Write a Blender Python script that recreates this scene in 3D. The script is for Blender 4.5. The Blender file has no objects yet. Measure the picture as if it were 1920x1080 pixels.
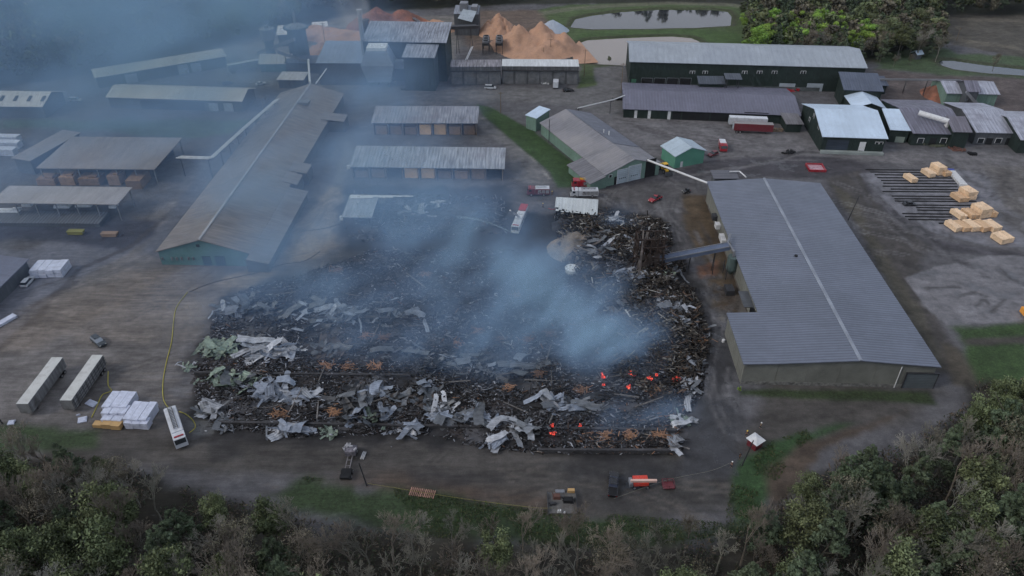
import bpy, bmesh, math, random
import numpy as np
from mathutils import Vector, Matrix, noise as mnoise
R=math.radians
S=bpy.context.scene
COL=S.collection
random.seed(11)
rng=np.random.default_rng(7)
# ------------------------------------------------------------ camera geometry
PITCH=R(35.3); FPX=1400.0; CH=118.0
def G(px,py,z=0.0):
    """point of the place (metres) seen at a photograph pixel, at height z"""
    dx=(px-960)/FPX; dy=(540-py)/FPX
    d=(dx, math.cos(PITCH)+dy*math.sin(PITCH), -math.sin(PITCH)+dy*math.cos(PITCH))
    t=(z-CH)/d[2]
    return (d[0]*t, d[1]*t)
def lin(c):
    c=c/255.0
    return c/12.92 if c<=0.04045 else ((c+0.055)/1.055)**2.4
KL=(0.76,0.77,0.80)      # radiance of a white horizontal surface under this sky
def c8(r,g,b,k=1.0):
    return tuple(min(0.85,max(0.004,lin(v)/q*k)) for v,q in zip((r,g,b),KL))
# ------------------------------------------------------------ tagging
def tag(o,label=None,cat=None,group=None,kind=None):
    if label: o['label']=label
    if cat: o['category']=cat
    if group: o['group']=group
    if kind: o['kind']=kind
    return o
def empty(name,loc=(0,0,0),rz=0.0,label=None,cat=None,group=None):
    o=bpy.data.objects.new(name,None); COL.objects.link(o)
    o.location=(loc[0],loc[1],loc[2] if len(loc)>2 else 0); o.rotation_euler=(0,0,rz); o.empty_display_size=0.5
    return tag(o,label,cat,group)
def link(name,me,mat=None,parent=None):
    o=bpy.data.objects.new(name,me); COL.objects.link(o)
    if mat is not None and not me.materials: me.materials.append(mat)
    if parent is not None: o.parent=parent
    return o
def copy_tree(o,parent=None):
    c=o.copy(); COL.objects.link(c)
    if parent is not None: c.parent=parent
    for ch in list(o.children):
        copy_tree(ch,c)
    return c
# ------------------------------------------------------------ mesh builder
class MB:
    def __init__(s): s.v=[]; s.f=[]; s.c=[]
    def add(s,vs,fs,col=None):
        n=len(s.v); s.v+= [tuple(p) for p in vs]; s.f+=[tuple(i+n for i in f) for f in fs]
        s.c+=[col]*len(vs)
        return s
    def box(s,c,d,rz=0,M=None,col=None,top=None):
        x,y,z=d[0]/2,d[1]/2,d[2]/2
        tx,ty=(top or (1,1))
        vs=[(-x,-y,-z),(x,-y,-z),(x,y,-z),(-x,y,-z),(-x*tx,-y*ty,z),(x*tx,-y*ty,z),(x*tx,y*ty,z),(-x*tx,y*ty,z)]
        if rz:
            ca,sa=math.cos(rz),math.sin(rz); vs=[(a*ca-b*sa,a*sa+b*ca,k) for a,b,k in vs]
        if M is not None: vs=[tuple(M@Vector(p)) for p in vs]
        vs=[(a+c[0],b+c[1],k+c[2]) for a,b,k in vs]
        return s.add(vs,[(0,3,2,1),(4,5,6,7),(0,1,5,4),(1,2,6,5),(2,3,7,6),(3,0,4,7)],col)
    def poly(s,pts,col=None): return s.add(pts,[tuple(range(len(pts)))],col)
    def prism(s,pts2,y0,y1,ax='y',col=None):
        """profile (a,b) extruded; ax y: (a,t,b); ax x: (t,a,b); ax z: (a,b,t)"""
        n=len(pts2)
        def m(a,b,t): return {'y':(a,t,b),'x':(t,a,b),'z':(a,b,t)}[ax]
        vs=[m(a,b,y0) for a,b in pts2]+[m(a,b,y1) for a,b in pts2]
        fs=[tuple(range(n)),tuple(range(2*n-1,n-1,-1))]+[(i,i+n,(i+1)%n+n,(i+1)%n) for i in range(n)]
        return s.add(vs,fs,col)
    def cyl(s,p0,p1,r0,r1=None,n=8,cap=True,col=None):
        r1=r0 if r1 is None else r1
        p0=Vector(p0);p1=Vector(p1);d=(p1-p0)
        if d.length<1e-6: return s
        d.normalize(); u=d.orthogonal().normalized(); w=d.cross(u)
        vs=[];
        for p,r in((p0,r0),(p1,r1)):
            for i in range(n):
                a=2*math.pi*i/n; vs.append(tuple(p+u*(r*math.cos(a))+w*(r*math.sin(a))))
        fs=[(i,(i+1)%n,(i+1)%n+n,i+n) for i in range(n)]
        if cap: fs+=[tuple(range(n-1,-1,-1)),tuple(range(n,2*n))]
        return s.add(vs,fs,col)
    def tube(s,pts,r,n=6,col=None):
        for a,b in zip(pts[:-1],pts[1:]): s.cyl(a,b,r,r,n,True,col)
        return s
    def build(s,name,mat,parent=None,bevel=0,smooth=False,loc=None,cols=False):
        me=bpy.data.meshes.new(name); me.from_pydata(s.v,[],s.f)
        if cols:
            a=me.color_attributes.new(name='col',type='FLOAT_COLOR',domain='POINT')
            arr=np.ones((len(s.v),4),dtype=np.float32)
            arr[:,:3]=np.array([c if c is not None else (1,1,1) for c in s.c],dtype=np.float32)
            a.data.foreach_set('color',arr.ravel())
        bm=bmesh.new(); bm.from_mesh(me)
        bmesh.ops.recalc_face_normals(bm,faces=bm.faces)
        if bevel:
            bmesh.ops.remove_doubles(bm,verts=bm.verts,dist=1e-4)
            bmesh.ops.bevel(bm,geom=[e for e in bm.edges if e.is_manifold and e.calc_face_angle(0)>0.5],offset=bevel,segments=2,affect='EDGES',profile=0.6)
        bm.to_mesh(me); bm.free()
        if smooth: me.polygons.foreach_set('use_smooth',[True]*len(me.polygons))
        me.materials.append(mat)
        o=link(name,me,None,parent)
        if loc is not None: o.location=loc
        return o
# ------------------------------------------------------------ materials
_mc={}
def mat(name,color,rough=0.75,metal=0.0,var=0.18,scale=0.25,stripe=None,bump=0.0,streak=0.0,dirt=None,attr=False,rnd=0.0,emit=None,alpha=None,fine=0.0,spec=0.35):
    """procedural surface: colour broken by noise, optional ribs (axis, period, strength), rain streaks, dirt tint"""
    if name in _mc: return _mc[name]
    m=bpy.data.materials.new(name); m.use_nodes=True; nt=m.node_tree; N=nt.nodes; L=nt.links
    b=N['Principled BSDF']; b.inputs['Roughness'].default_value=rough; b.inputs['Metallic'].default_value=metal
    b.inputs['Specular IOR Level'].default_value=spec
    tc=N.new('ShaderNodeTexCoord')
    def mix(fac,a,bb,mode='MIX'):
        n=N.new('ShaderNodeMix'); n.data_type='RGBA'; n.blend_type=mode
        for s_,v in ((0,fac),(6,a),(7,bb)):
            if isinstance(v,bpy.types.NodeSocket): L.new(v,n.inputs[s_])
            elif s_==0: n.inputs[0].default_value=v
            else: n.inputs[s_].default_value=(*v[:3],1)
        return n.outputs[2]
    def noise(sc,det=5,vec=None,rgh=0.6):
        n=N.new('ShaderNodeTexNoise'); n.inputs['Scale'].default_value=sc; n.inputs['Detail'].default_value=det; n.inputs['Roughness'].default_value=rgh
        L.new(vec if vec is not None else tc.outputs['Object'],n.inputs['Vector']); return n.outputs['Fac']
    def rng_(v,a,b_,c,d):
        n=N.new('ShaderNodeMapRange'); L.new(v,n.inputs[0])
        for i,x in enumerate((a,b_,c,d)): n.inputs[i+1].default_value=x
        return n.outputs[0]
    def mapv(sx,sy,sz):
        n=N.new('ShaderNodeMapping'); n.inputs['Scale'].default_value=(sx,sy,sz); L.new(tc.outputs['Object'],n.inputs['Vector']); return n.outputs[0]
    base=color
    if attr:
        a=N.new('ShaderNodeAttribute'); a.attribute_name='col'; base=mix(1.0,a.outputs['Color'],color,'MULTIPLY')
    f=rng_(noise(scale),0.3,0.7,1-var,1+var)
    c=mix(1.0,base,(1,1,1),'MULTIPLY') if not attr else base
    def mulv(c,fac):
        n=N.new('ShaderNodeVectorMath'); n.operation='SCALE'; L.new(c,n.inputs[0]); L.new(fac,n.inputs['Scale']); return n.outputs[0]
    c=mulv(c,f)
    if fine:
        c=mulv(c,rng_(noise(scale*14,3),0.3,0.7,1-fine,1+fine))
    if rnd:
        oi=N.new('ShaderNodeObjectInfo'); c=mulv(c,rng_(oi.outputs['Random'],0,1,1-rnd,1+rnd))
    if streak:
        ax=stripe[0] if stripe else 0
        sc=[0.15,0.15,0.15]; sc[ax]=1.6
        c=mulv(c,rng_(noise(1.0,6,mapv(*sc)),0.35,0.7,1+streak*0.4,1-streak))
    if dirt:
        c=mix(rng_(noise(dirt[1],6),0.48,0.68,0,dirt[2]),c,dirt[0])
    bp=None
    if stripe:
        w=N.new('ShaderNodeTexWave'); w.bands_direction='XYZ'[stripe[0]]; w.inputs['Scale'].default_value=0.314159/stripe[1]
        w.inputs['Distortion'].default_value=0; L.new(tc.outputs['Object'],w.inputs['Vector'])
        c=mulv(c,rng_(w.outputs['Fac'],0,1,1-stripe[2],1+stripe[2]*0.4)); bp=w.outputs['Fac']
    L.new(c,b.inputs['Base Color'])
    L.new(rng_(noise(scale*3),0.3,0.7,max(0.05,rough-0.12),min(1,rough+0.12)),b.inputs['Roughness'])
    if bump or stripe:
        bn=N.new('ShaderNodeBump'); bn.inputs['Strength'].default_value=bump or 0.3; bn.inputs['Distance'].default_value=0.1
        L.new(bp if (bp is not None and not bump) else noise(scale*10,4),bn.inputs['Height']); L.new(bn.outputs[0],b.inputs['Normal'])
    if emit:
        b.inputs['Emission Color'].default_value=(*emit[:3],1); b.inputs['Emission Strength'].default_value=emit[3]
    if alpha is not None: b.inputs['Alpha'].default_value=alpha
    _mc[name]=m
    return m
# ------------------------------------------------------------ value noise for painting the ground
def vnoise(x,y,s,seed=0):
    r=np.random.default_rng(seed); T=r.random((257,257))
    u=x/s+1000.37; v=y/s+1000.71
    i=np.floor(u).astype(int); j=np.floor(v).astype(int); fu=u-i; fv=v-j
    fu=fu*fu*(3-2*fu); fv=fv*fv*(3-2*fv); i%=256; j%=256
    return (T[i,j]*(1-fu)+T[i+1,j]*fu)*(1-fv)+(T[i,j+1]*(1-fu)+T[i+1,j+1]*fu)*fv
def fbm(x,y,s,o=4,seed=0):
    t=0;a=1;n=0
    for k in range(o): t=t+a*vnoise(x,y,s/2**k,seed+k); n+=a; a*=0.55
    return t/n
def polysd(x,y,P):
    """signed distance to polygon, negative inside"""
    P=np.array(P); d=np.full(x.shape,1e18); ins=np.zeros(x.shape,bool)
    for a,b in zip(P,np.roll(P,-1,0)):
        e=b-a; wx=x-a[0]; wy=y-a[1]; t=np.clip((wx*e[0]+wy*e[1])/(e@e+1e-9),0,1)
        d=np.minimum(d,(wx-e[0]*t)**2+(wy-e[1]*t)**2)
        c=(a[1]>y)!=(b[1]>y)
        ins^= c & (x < (b[0]-a[0])*(y-a[1])/(b[1]-a[1]+1e-12)+a[0])
    return np.where(ins,-1,1)*np.sqrt(d)
def linesd(x,y,P):
    P=np.array(P); d=np.full(x.shape,1e18)
    for a,b in zip(P[:-1],P[1:]):
        e=b-a; wx=x-a[0]; wy=y-a[1]; t=np.clip((wx*e[0]+wy*e[1])/(e@e+1e-9),0,1)
        d=np.minimum(d,(wx-e[0]*t)**2+(wy-e[1]*t)**2)
    return np.sqrt(d)
def pts(*l): return [G(*p) for p in l]
def inpoly(x,y,P):
    c=False; n=len(P)
    for i in range(n):
        a=P[i]; b=P[(i+1)%n]
        if (a[1]>y)!=(b[1]>y) and x<(b[0]-a[0])*(y-a[1])/(b[1]-a[1]+1e-12)+a[0]: c=not c
    return c
# ------------------------------------------------------------ camera, light, world
cd=bpy.data.cameras.new('camera'); cam=bpy.data.objects.new('camera',cd); COL.objects.link(cam)
cam.location=(0,0,CH); cam.rotation_euler=(R(90)-PITCH,0,0)
cd.sensor_width=36; cd.lens=FPX/1920*36; cd.clip_end=9000; cd.clip_start=0.5
S.camera=cam
SUN_EL=R(38); SUN_AZ=R(250)      # compass style: 0 = +Y, clockwise
w=bpy.data.worlds.new('World'); S.world=w; w.use_nodes=True
wn=w.node_tree; bg=wn.nodes['Background']
sky=wn.nodes.new('ShaderNodeTexSky'); sky.sky_type='NISHITA'; sky.sun_disc=False
sky.sun_elevation=SUN_EL; sky.sun_rotation=SUN_AZ; sky.air_density=1.0; sky.dust_density=2.0
# broken cloud: noise over the sky mixes a grey overcast into the blue
wt=wn.nodes.new('ShaderNodeTexCoord'); wm=wn.nodes.new('ShaderNodeMapping'); wm.inputs['Scale'].default_value=(1,1,3.0)
wnz=wn.nodes.new('ShaderNodeTexNoise'); wnz.inputs['Scale'].default_value=2.3; wnz.inputs['Detail'].default_value=6
wr=wn.nodes.new('ShaderNodeValToRGB'); wr.color_ramp.elements[0].position=0.36; wr.color_ramp.elements[1].position=0.62
wr.color_ramp.elements[0].color=(0.45,0.45,0.45,1)
wx=wn.nodes.new('ShaderNodeMix'); wx.data_type='RGBA'; wx.inputs[7].default_value=(4.3,4.6,5.3,1)
wn.links.new(wt.outputs['Generated'],wm.inputs[0]); wn.links.new(wm.outputs[0],wnz.inputs['Vector'])
wn.links.new(wnz.outputs['Fac'],wr.inputs[0]); wn.links.new(wr.outputs[0],wx.inputs[0]); wn.links.new(sky.outputs[0],wx.inputs[6])
wn.links.new(wx.outputs[2],bg.inputs[0]); bg.inputs[1].default_value=0.15
sd=bpy.data.lights.new('sun','SUN'); sun=bpy.data.objects.new('sun',sd); COL.objects.link(sun)
sd.energy=1.15; sd.angle=R(14); sd.color=(1,0.93,0.85)
sv=Vector((math.sin(SUN_AZ)*math.cos(SUN_EL),math.cos(SUN_AZ)*math.cos(SUN_EL),math.sin(SUN_EL)))
sun.rotation_euler=sv.to_track_quat('Z','Y').to_euler()
S.view_settings.view_transform='Standard'; S.view_settings.look='None'; S.view_settings.exposure=0; S.view_settings.gamma=1
S.render.engine='CYCLES'
cy=S.cycles; cy.use_denoising=True
try: cy.denoiser='OPENIMAGEDENOISE'
except Exception: pass
cy.max_bounces=5; cy.diffuse_bounces=2; cy.glossy_bounces=2; cy.transmission_bounces=2; cy.volume_bounces=0; cy.transparent_max_bounces=12
cy.use_adaptive_sampling=True; cy.adaptive_threshold=0.03; cy.adaptive_min_samples=16
cy.caustics_reflective=False; cy.caustics_refractive=False
cy.volume_max_steps=256; cy.volume_step_rate=1.5
# ------------------------------------------------------------ ground sheet
def axis(lo,hi,steps):
    v=[]; x=lo
    while x<hi:
        v.append(x); x+=np.interp(x,steps[0],steps[1])
    return v+[hi]
xs=axis(-330,330,([-330,-140,-90,90,140,330],[2.2,1.2,0.62,0.62,1.2,2.2]))
xs=[-6000,-3000,-1600,-900,-600,-420]+xs+[420,600,900,1600,3000,6000]
ys=axis(60,520,([60,200,260,520],[0.62,0.75,1.1,2.0]))
ys=[-3000,-800,-200,0,30,50]+ys+[560,640,800,1100,1700,3000,7000]
xs=np.array(xs); ys=np.array(ys); nx,ny=len(xs),len(ys)
X,Y=np.meshgrid(xs,ys); X=X.ravel(); Y=Y.ravel()
def C(r,g,b): return np.array(c8(r,g,b))
n1=fbm(X,Y,14,4,1); n2=fbm(X,Y,4.5,4,9); n3=fbm(X,Y,40,3,20); ns=fbm(X,Y*4,12,4,31); nd=fbm(X*2.2+Y,Y*2.2-X,9,4,41)
col=np.empty((len(X),3)); col[:]=C(76,76,80)
col*= (0.85+0.3*n1)[:,None]
wet=np.zeros(len(X)); grs=np.zeros(len(X))
def paint(P,rgb,soft=2.0,warp=3.0,amt=1.0,w=None,g=None,px=True,var=0.35,nz=None):
    global col,wet,grs
    sdv=polysd(X,Y,pts(*P) if px else P)+((n2-0.5)*0.6+(n1-0.5))*warp*2
    m=np.clip(0.5-sdv/(2*soft),0,1); m=m*m*(3-2*m)*amt
    nn=n2 if nz is None else nz
    tgt=C(*rgb)[None,:]*(1-var/2+var*nn)[:,None]
    if w is not None: wet+= (w-wet)*m
    gg=0 if g is None else g
    grs+=(gg-grs)*m
    col=col*(1-m[:,None])+tgt*m[:,None]
def stroke(P,rgb,width,amt=0.6,soft=0.5,brk=0.4,px=True,seed=0):
    global col
    d=linesd(X,Y,pts(*P) if px else P)+(n2-0.5)*0.8
    m=np.clip((width/2+soft-d)/soft,0,1)*amt
    m*=np.clip((vnoise(X,Y,6,seed+77)-brk)*4+0.5,0,1)
    col=col*(1-m[:,None])+C(*rgb)[None,:]*m[:,None]
# whole outside: woods floor
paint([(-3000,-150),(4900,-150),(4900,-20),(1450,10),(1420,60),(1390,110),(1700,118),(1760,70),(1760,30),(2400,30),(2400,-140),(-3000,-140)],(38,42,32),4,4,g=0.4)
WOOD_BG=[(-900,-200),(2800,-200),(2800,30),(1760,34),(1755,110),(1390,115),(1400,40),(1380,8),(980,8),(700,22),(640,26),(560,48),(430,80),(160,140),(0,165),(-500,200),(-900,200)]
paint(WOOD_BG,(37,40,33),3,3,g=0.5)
# left yard streaks
paint([(-700,560),(0,640),(60,560),(150,505),(260,440),(330,330),(420,330),(300,500),(480,520),(420,560),(330,700),(320,900),(-700,880)],(88,86,87),4,5,nz=ns,var=0.9)
paint([(-700,440),(60,470),(130,430),(220,430),(300,430),(230,480),(130,530),(70,585),(0,650),(-700,1000)],(88,90,99),1.2,1.2)
paint([(-700,410),(300,412),(290,440),(230,470),(130,450),(-700,450)],(52,55,66),2,2)
stroke([(60,575),(110,545),(150,505),(245,462),(330,390),(400,300)],(55,54,58),1.4,0.7,brk=0.2)
stroke([(-20,668),(70,595),(100,555),(140,530)],(52,52,56),1.6,0.8,brk=0.1)
paint([(270,470),(300,430),(420,240),(500,180),(480,240),(400,330),(340,420),(296,480)],(80,82,90),1.5,1.5)
paint([(0,225),(480,225),(430,250),(340,255),(120,240),(0,240)],(66,82,72),2.5,2.5,g=0.7)
paint([(165,240),(230,225),(440,228),(390,255),(340,258)],(60,74,62),2.5,2.5,g=0.8)
# dirt track by the burnt shed
paint([(640,345),(655,370),(640,395),(622,430),(640,460),(600,485),(540,495),(500,520),(470,545),(400,560),(420,520),(510,490),(548,455),(560,415),(585,385),(620,350)],(112,104,97),1.2,2.2,nz=nd,var=0.6)
paint([(640,345),(670,290),(650,262),(640,300),(625,350)],(92,92,92),1,1)
paint([(120,600),(330,520),(470,540),(430,600),(360,640),(150,640)],(98,92,88),3,4,amt=0.6,nz=ns,var=0.8)
paint([(-100,660),(90,560),(250,505),(330,510),(250,560),(60,650)],(100,93,88),3,4,amt=0.6,nz=ns,var=1.0)
paint([(325,585),(350,560),(400,565),(390,600),(340,600)],(104,98,92),1.5,1.5,amt=0.7)
# bottom dirt
paint([(200,800),(400,815),(1400,830),(1440,700),(1760,735),(1700,800),(1480,830),(1400,960),(1100,975),(600,905),(380,890),(0,880)],(64,62,61),3,3,nz=ns,var=0.9)
paint([(600,905),(700,880),(1000,920),(1090,950),(1000,965),(800,935),(640,920)],(74,62,54),3,3,amt=0.7)
paint([(1000,860),(1250,850),(1370,880),(1380,960),(1150,960),(1020,900)],(52,52,53),4,4,amt=0.7,w=0.3)
# asphalt strip right of the wreck, wet
paint([(1290,560),(1330,500),(1400,560),(1370,640),(1385,730),(1400,780),(1370,900),(1260,900),(1280,800),(1310,700),(1330,650)],(54,55,59),2,3,w=0.6)
for P in ([(1355,700),(1365,690),(1372,715),(1390,760),(1382,775),(1365,760),(1350,745)],[(1300,690),(1325,670),(1345,700),(1340,750),(1310,740)],[(1330,585),(1345,570),(1365,590),(1395,600),(1360,620)],[(1345,787),(1355,783),(1362,800),(1350,803)],[(1270,560),(1300,550),(1320,575),(1290,585)]):
    paint(P,(92,92,96),0.7,1.4,w=1)
paint([(1330,560),(1360,570),(1380,540),(1410,580),(1400,600),(1350,600)],(92,90,88),1,1.2)
# yard between the green garage and warehouse
paint([(900,320),(1100,350),(1320,330),(1330,350),(1380,470),(1330,520),(1250,430),(1130,400),(950,370)],(70,69,71),3,3,nz=nd,var=0.6)
paint([(1280,365),(1325,365),(1350,440),(1390,560),(1385,600),(1350,580),(1330,500),(1290,430)],(68,58,46),1.5,2.5,nz=nd,var=0.9)
paint([(1310,500),(1345,490),(1345,515),(1315,520)],(96,70,56),1,1.2)
for i in range(9):
    x0=1150+i*16
    stroke([(x0,375+i*2),(x0+12+i*3,420),(x0+45+i*4,470+i*3),(x0+60+i*4,520)],(98,98,102) if i%2 else (50,50,54),0.9,0.5,brk=0.45,seed=i)
# road network centre / right
paint([(1150,180),(1500,225),(1560,285),(1900,285),(2500,300),(2500,360),(1920,340),(1640,300),(1500,300),(1300,330),(1240,330),(1200,280),(1120,215)],(90,89,92),3,3,nz=nd,var=0.7)
paint([(860,165),(1180,168),(1160,220),(1100,205),(1000,190),(870,190)],(88,88,90),3,3)
paint([(1110,130),(1175,120),(1175,165),(1160,215),(1090,200),(1120,165)],(84,84,86),1.5,1.5)
paint([(1130,330),(1230,330),(1340,300),(1480,290),(1600,300),(1640,320),(1690,400),(1760,470),(1850,480),(2500,520),(2500,470),(1930,470),(1930,480),(1760,450),(1660,400),(1610,330),(1530,330),(1560,345),(1600,430),(1680,560),(1760,700),(1700,600),(1545,335),(1330,332),(1140,355)],(58,57,62),1.6,1.6,w=0.35)
paint([(1545,335),(1610,320),(1660,400),(1750,465),(1720,500),(1760,600),(1800,650),(1760,700),(1660,520)],(60,58,58),1.5,2.0,nz=nd,var=0.8)
paint([(1560,345),(1600,370),(1700,540),(1770,660),(1760,690),(1680,560)],(66,64,58),1,1.6,nz=nd,var=0.8,g=0.2)
paint([(1612,325),(1700,318),(1790,315),(1850,330),(1940,430),(1940,465),(1860,462),(1760,440),(1690,405),(1640,360)],(96,97,104),0.4,0.4,var=0.25)
paint([(1850,310),(2300,330),(2300,440),(1930,430),(1860,350)],(82,80,80),2,3,nz=nd,var=0.7)
paint([(1870,395),(1925,410),(1935,450),(1900,430)],(62,60,58),1.5,2,amt=0.7)
paint([(1697,520),(1760,500),(1850,478),(2300,500),(2300,610),(1920,606),(1775,610),(1730,570)],(98,98,103),0.35,0.8,w=0.35,var=0.3,nz=nd)
for i,P in enumerate([[(1830,575),(1845,562),(1870,590)],[(1800,555),(1825,548),(1850,556)],[(1880,560),(1905,580),(1925,590)],[(1740,540),(1800,538)],[(1870,500),(1890,520),(1925,535)],[(1860,585),(1885,560)]]):
    stroke(P,(60,60,63),0.7,0.8,brk=0.2,seed=i)
stroke([(1620,325),(1632,360),(1680,405),(1760,450),(1860,475)],(74,74,80),1.2,0.7,brk=0.1)
for i in range(7):
    stroke([(1230+i*20,340-i*3),(1350+i*20,318-i*3),(1470+i*12,300-i*5),(1560+i*10,300-i*4)],(44,44,48) if i%2 else (95,94,97),0.9,0.55,brk=0.35,seed=i+20)
for i in range(6):
    stroke([(1600+i*14,330+i*5),(1640+i*16,400+i*4),(1720+i*14,470+i*3),(1850,500+i*4)],(48,47,51) if i%2 else (80,80,84),1.0,0.5,brk=0.4,seed=i+40)
for i in range(6):
    stroke([(1150+i*10,222+i*4),(1250+i*10,240+i*6),(1400,262+i*6)],(60,58,60),1.0,0.6,brk=0.45,seed=i+60)
for i in range(10):
    yy=200+i*9
    stroke([(940+i*6,yy),(1030+i*4,yy-24+i)],(64,64,66),1.0,0.4,brk=0.45,seed=i+80)
# wheel tracks: curved pairs scattered over the yards
def tracks(n,x0,x1,y0,y1,ang,spread,seed,dark=(46,46,49),light=(98,98,101)):
    r=np.random.default_rng(seed)
    for i in range(n):
        px=r.uniform(x0,x1);py=r.uniform(y0,y1); x,y=G(px,py); a=ang+r.normal(0,spread); k=r.normal(0,.02); L=r.uniform(14,40); P=[]
        for s in np.linspace(0,L,9): P.append((x,y)); x+=math.cos(a)*L/8; y+=math.sin(a)*L/8; a+=k*L/8
        for o_ in (-.95,.95):
            stroke([(p[0]-math.sin(ang)*o_,p[1]+math.cos(ang)*o_) for p in P],dark if i%3 else light,.35,r.uniform(.25,.6),soft=.35,brk=.3,px=False,seed=i)
tracks(26,1130,1330,350,520,R(105),.5,1); tracks(16,1330,1420,560,860,R(95),.25,2); tracks(26,900,1560,200,330,R(-12),.35,3); tracks(22,1590,1800,340,560,R(125),.25,4)
tracks(26,20,420,540,780,R(8),.3,5,(62,60,60),(112,106,102)); tracks(22,420,1380,850,960,R(3),.2,6,(44,43,43),(84,80,77)); tracks(14,640,900,160,200,R(0),.3,7); tracks(16,1850,1930,320,420,R(110),.5,8); tracks(14,430,640,380,520,R(62),.25,9,(70,66,62),(130,122,114))
# grass areas
GR1=[(896,196),(925,203),(985,238),(1000,245),(1065,298),(1108,336),(1075,352),(1045,352),(1030,322),(985,285),(940,245),(905,216)]
paint(GR1,(44,62,36),0.8,0.8,g=1.0)
stroke([(905,222),(950,262),(1000,300),(1030,335)],(120,120,118),0.5,0.7,brk=0.2)
paint([(880,215),(905,222),(1010,310),(1030,345),(985,345),(960,330),(955,275),(905,245)],(86,86,88),1.2,1.5,nz=nd,var=0.8)
paint([(560,893),(640,900),(760,920),(1000,958),(1030,975),(1200,990),(1360,985),(1400,960),(1500,1000),(1200,1030),(900,1010),(600,985),(500,930)],(42,54,36),2,3,g=0.9)
paint([(1370,985),(1372,900),(1405,862),(1440,830),(1560,790),(1620,790),(1490,850),(1440,930),(1430,985)],(42,62,38),1.2,1.6,g=1.0)
paint([(1440,960),(1450,880),(1500,830),(1600,795),(1700,770),(1640,810),(1540,850),(1480,930)],(66,58,52),1.2,1.5,g=0.2)
paint([(1780,612),(1930,604),(2500,600),(2500,760),(1830,720),(1800,650)],(47,64,38),1.5,2,g=1.0)
paint([(1800,634),(1860,630),(2300,622),(2300,640),(1870,648),(1810,650)],(60,58,56),0.8,1.0,g=0.3)
paint([(1760,640),(1800,650),(1830,720),(1790,720)],(66,62,56),1.2,1.2)
paint([(1385,728),(1740,734),(1760,760),(1385,742)],(44,54,36),0.8,0.8,g=0.9)
paint([(0,800),(60,803),(180,812),(180,840),(-200,860),(-700,850),(-700,780)],(46,58,40),1.5,2,g=0.9)
# far right fields and banks
paint([(1640,128),(1760,140),(2500,160),(2500,290),(1920,262),(1890,215),(1650,190)],(74,68,68),3,4,nz=nd,var=0.8)
paint([(1640,100),(1760,85),(1800,100),(2500,130),(2500,165),(1760,140),(1640,130)],(58,72,52),2,3,g=1.0)
paint([(1755,28),(2600,26),(2600,120),(1920,108),(1790,85),(1760,70)],(68,66,62),2,4,g=0.3,nz=nd,var=0.9)
stroke([(1765,68),(1820,78),(1920,92),(2300,120)],(92,88,80),4,0.6,soft=2,brk=0.2)
stroke([(1780,35),(1920,40),(2300,45)],(92,88,82),4,0.6,soft=2,brk=0.1)
paint([(980,25),(1070,8),(1240,5),(1380,9),(1440,25),(1440,115),(1330,85),(1180,60),(1100,64),(1085,80),(1085,110),(1060,110),(1060,70),(990,55)],(62,76,48),2,2,g=1.0)
stroke([(985,30),(1075,16),(1160,10),(1250,6),(1370,9),(1430,20)],(92,90,82),5,0.6,soft=2,brk=0.0)
paint([(1063,112),(1068,80),(1090,62),(1160,56),(1310,55),(1380,62),(1420,95),(1420,120),(1175,118)],(56,74,42),1.5,1.5,g=1.0)
paint([(1090,122),(1110,118),(1118,160),(1085,165)],(58,70,44),1,1,g=0.9)
paint([(1060,118),(1176,110),(1176,122),(1100,128)],(62,72,48),1,1,g=0.9)
paint([(900,20),(1005,20),(1090,95),(1075,112),(900,112),(860,60)],(86,76,70),3,3)
paint([(400,92),(560,70),(640,30),(860,30),(860,130),(600,180),(400,150)],(98,96,94),3,3)
paint([(855,92),(1090,100),(1090,130),(855,120)],(74,72,74),2,2)
paint([(410,90),(430,150),(560,160),(560,150),(500,90)],(98,98,100),2,2)
# woods floor in front
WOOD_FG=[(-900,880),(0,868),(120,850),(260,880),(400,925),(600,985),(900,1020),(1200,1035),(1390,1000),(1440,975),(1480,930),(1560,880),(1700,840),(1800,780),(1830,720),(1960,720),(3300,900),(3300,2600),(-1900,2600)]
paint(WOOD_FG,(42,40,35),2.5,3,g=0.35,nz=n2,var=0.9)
# burnt area
CHAR=[(338,690),(395,600),(440,545),(560,512),(640,485),(640,350),(955,345),(965,400),(1040,395),(1030,375),(1125,380),(1240,410),(1290,520),(1310,600),(1335,650),(1325,740),(1290,800),(1285,856),(1000,856),(900,845),(780,820),(560,838),(380,815),(350,745)]
paint(CHAR,(38,38,40),2.2,4.5,w=0.15,var=0.6)
for P in ([(1030,860),(1285,860),(1280,900),(1060,905)],[(640,880),(690,840),(680,900)],[(390,830),(430,810),(440,850),(400,862)],[(760,880),(960,880),(950,915),(780,905)]):
    paint(P,(44,44,46),1.5,3,amt=0.7)
paint([(600,470),(960,470),(960,500),(640,500)],(60,60,62),2,3,amt=0.6,nz=ns)
# concrete pads at the left end of the wreck
paint([(315,730),(360,722),(362,738),(325,745)],(92,92,96),0.6,0.8,w=0.5)
paint([(355,790),(395,783),(400,812),(365,815)],(86,88,90),0.8,1.0,w=0.6)
Zg=np.zeros(len(X))
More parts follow.
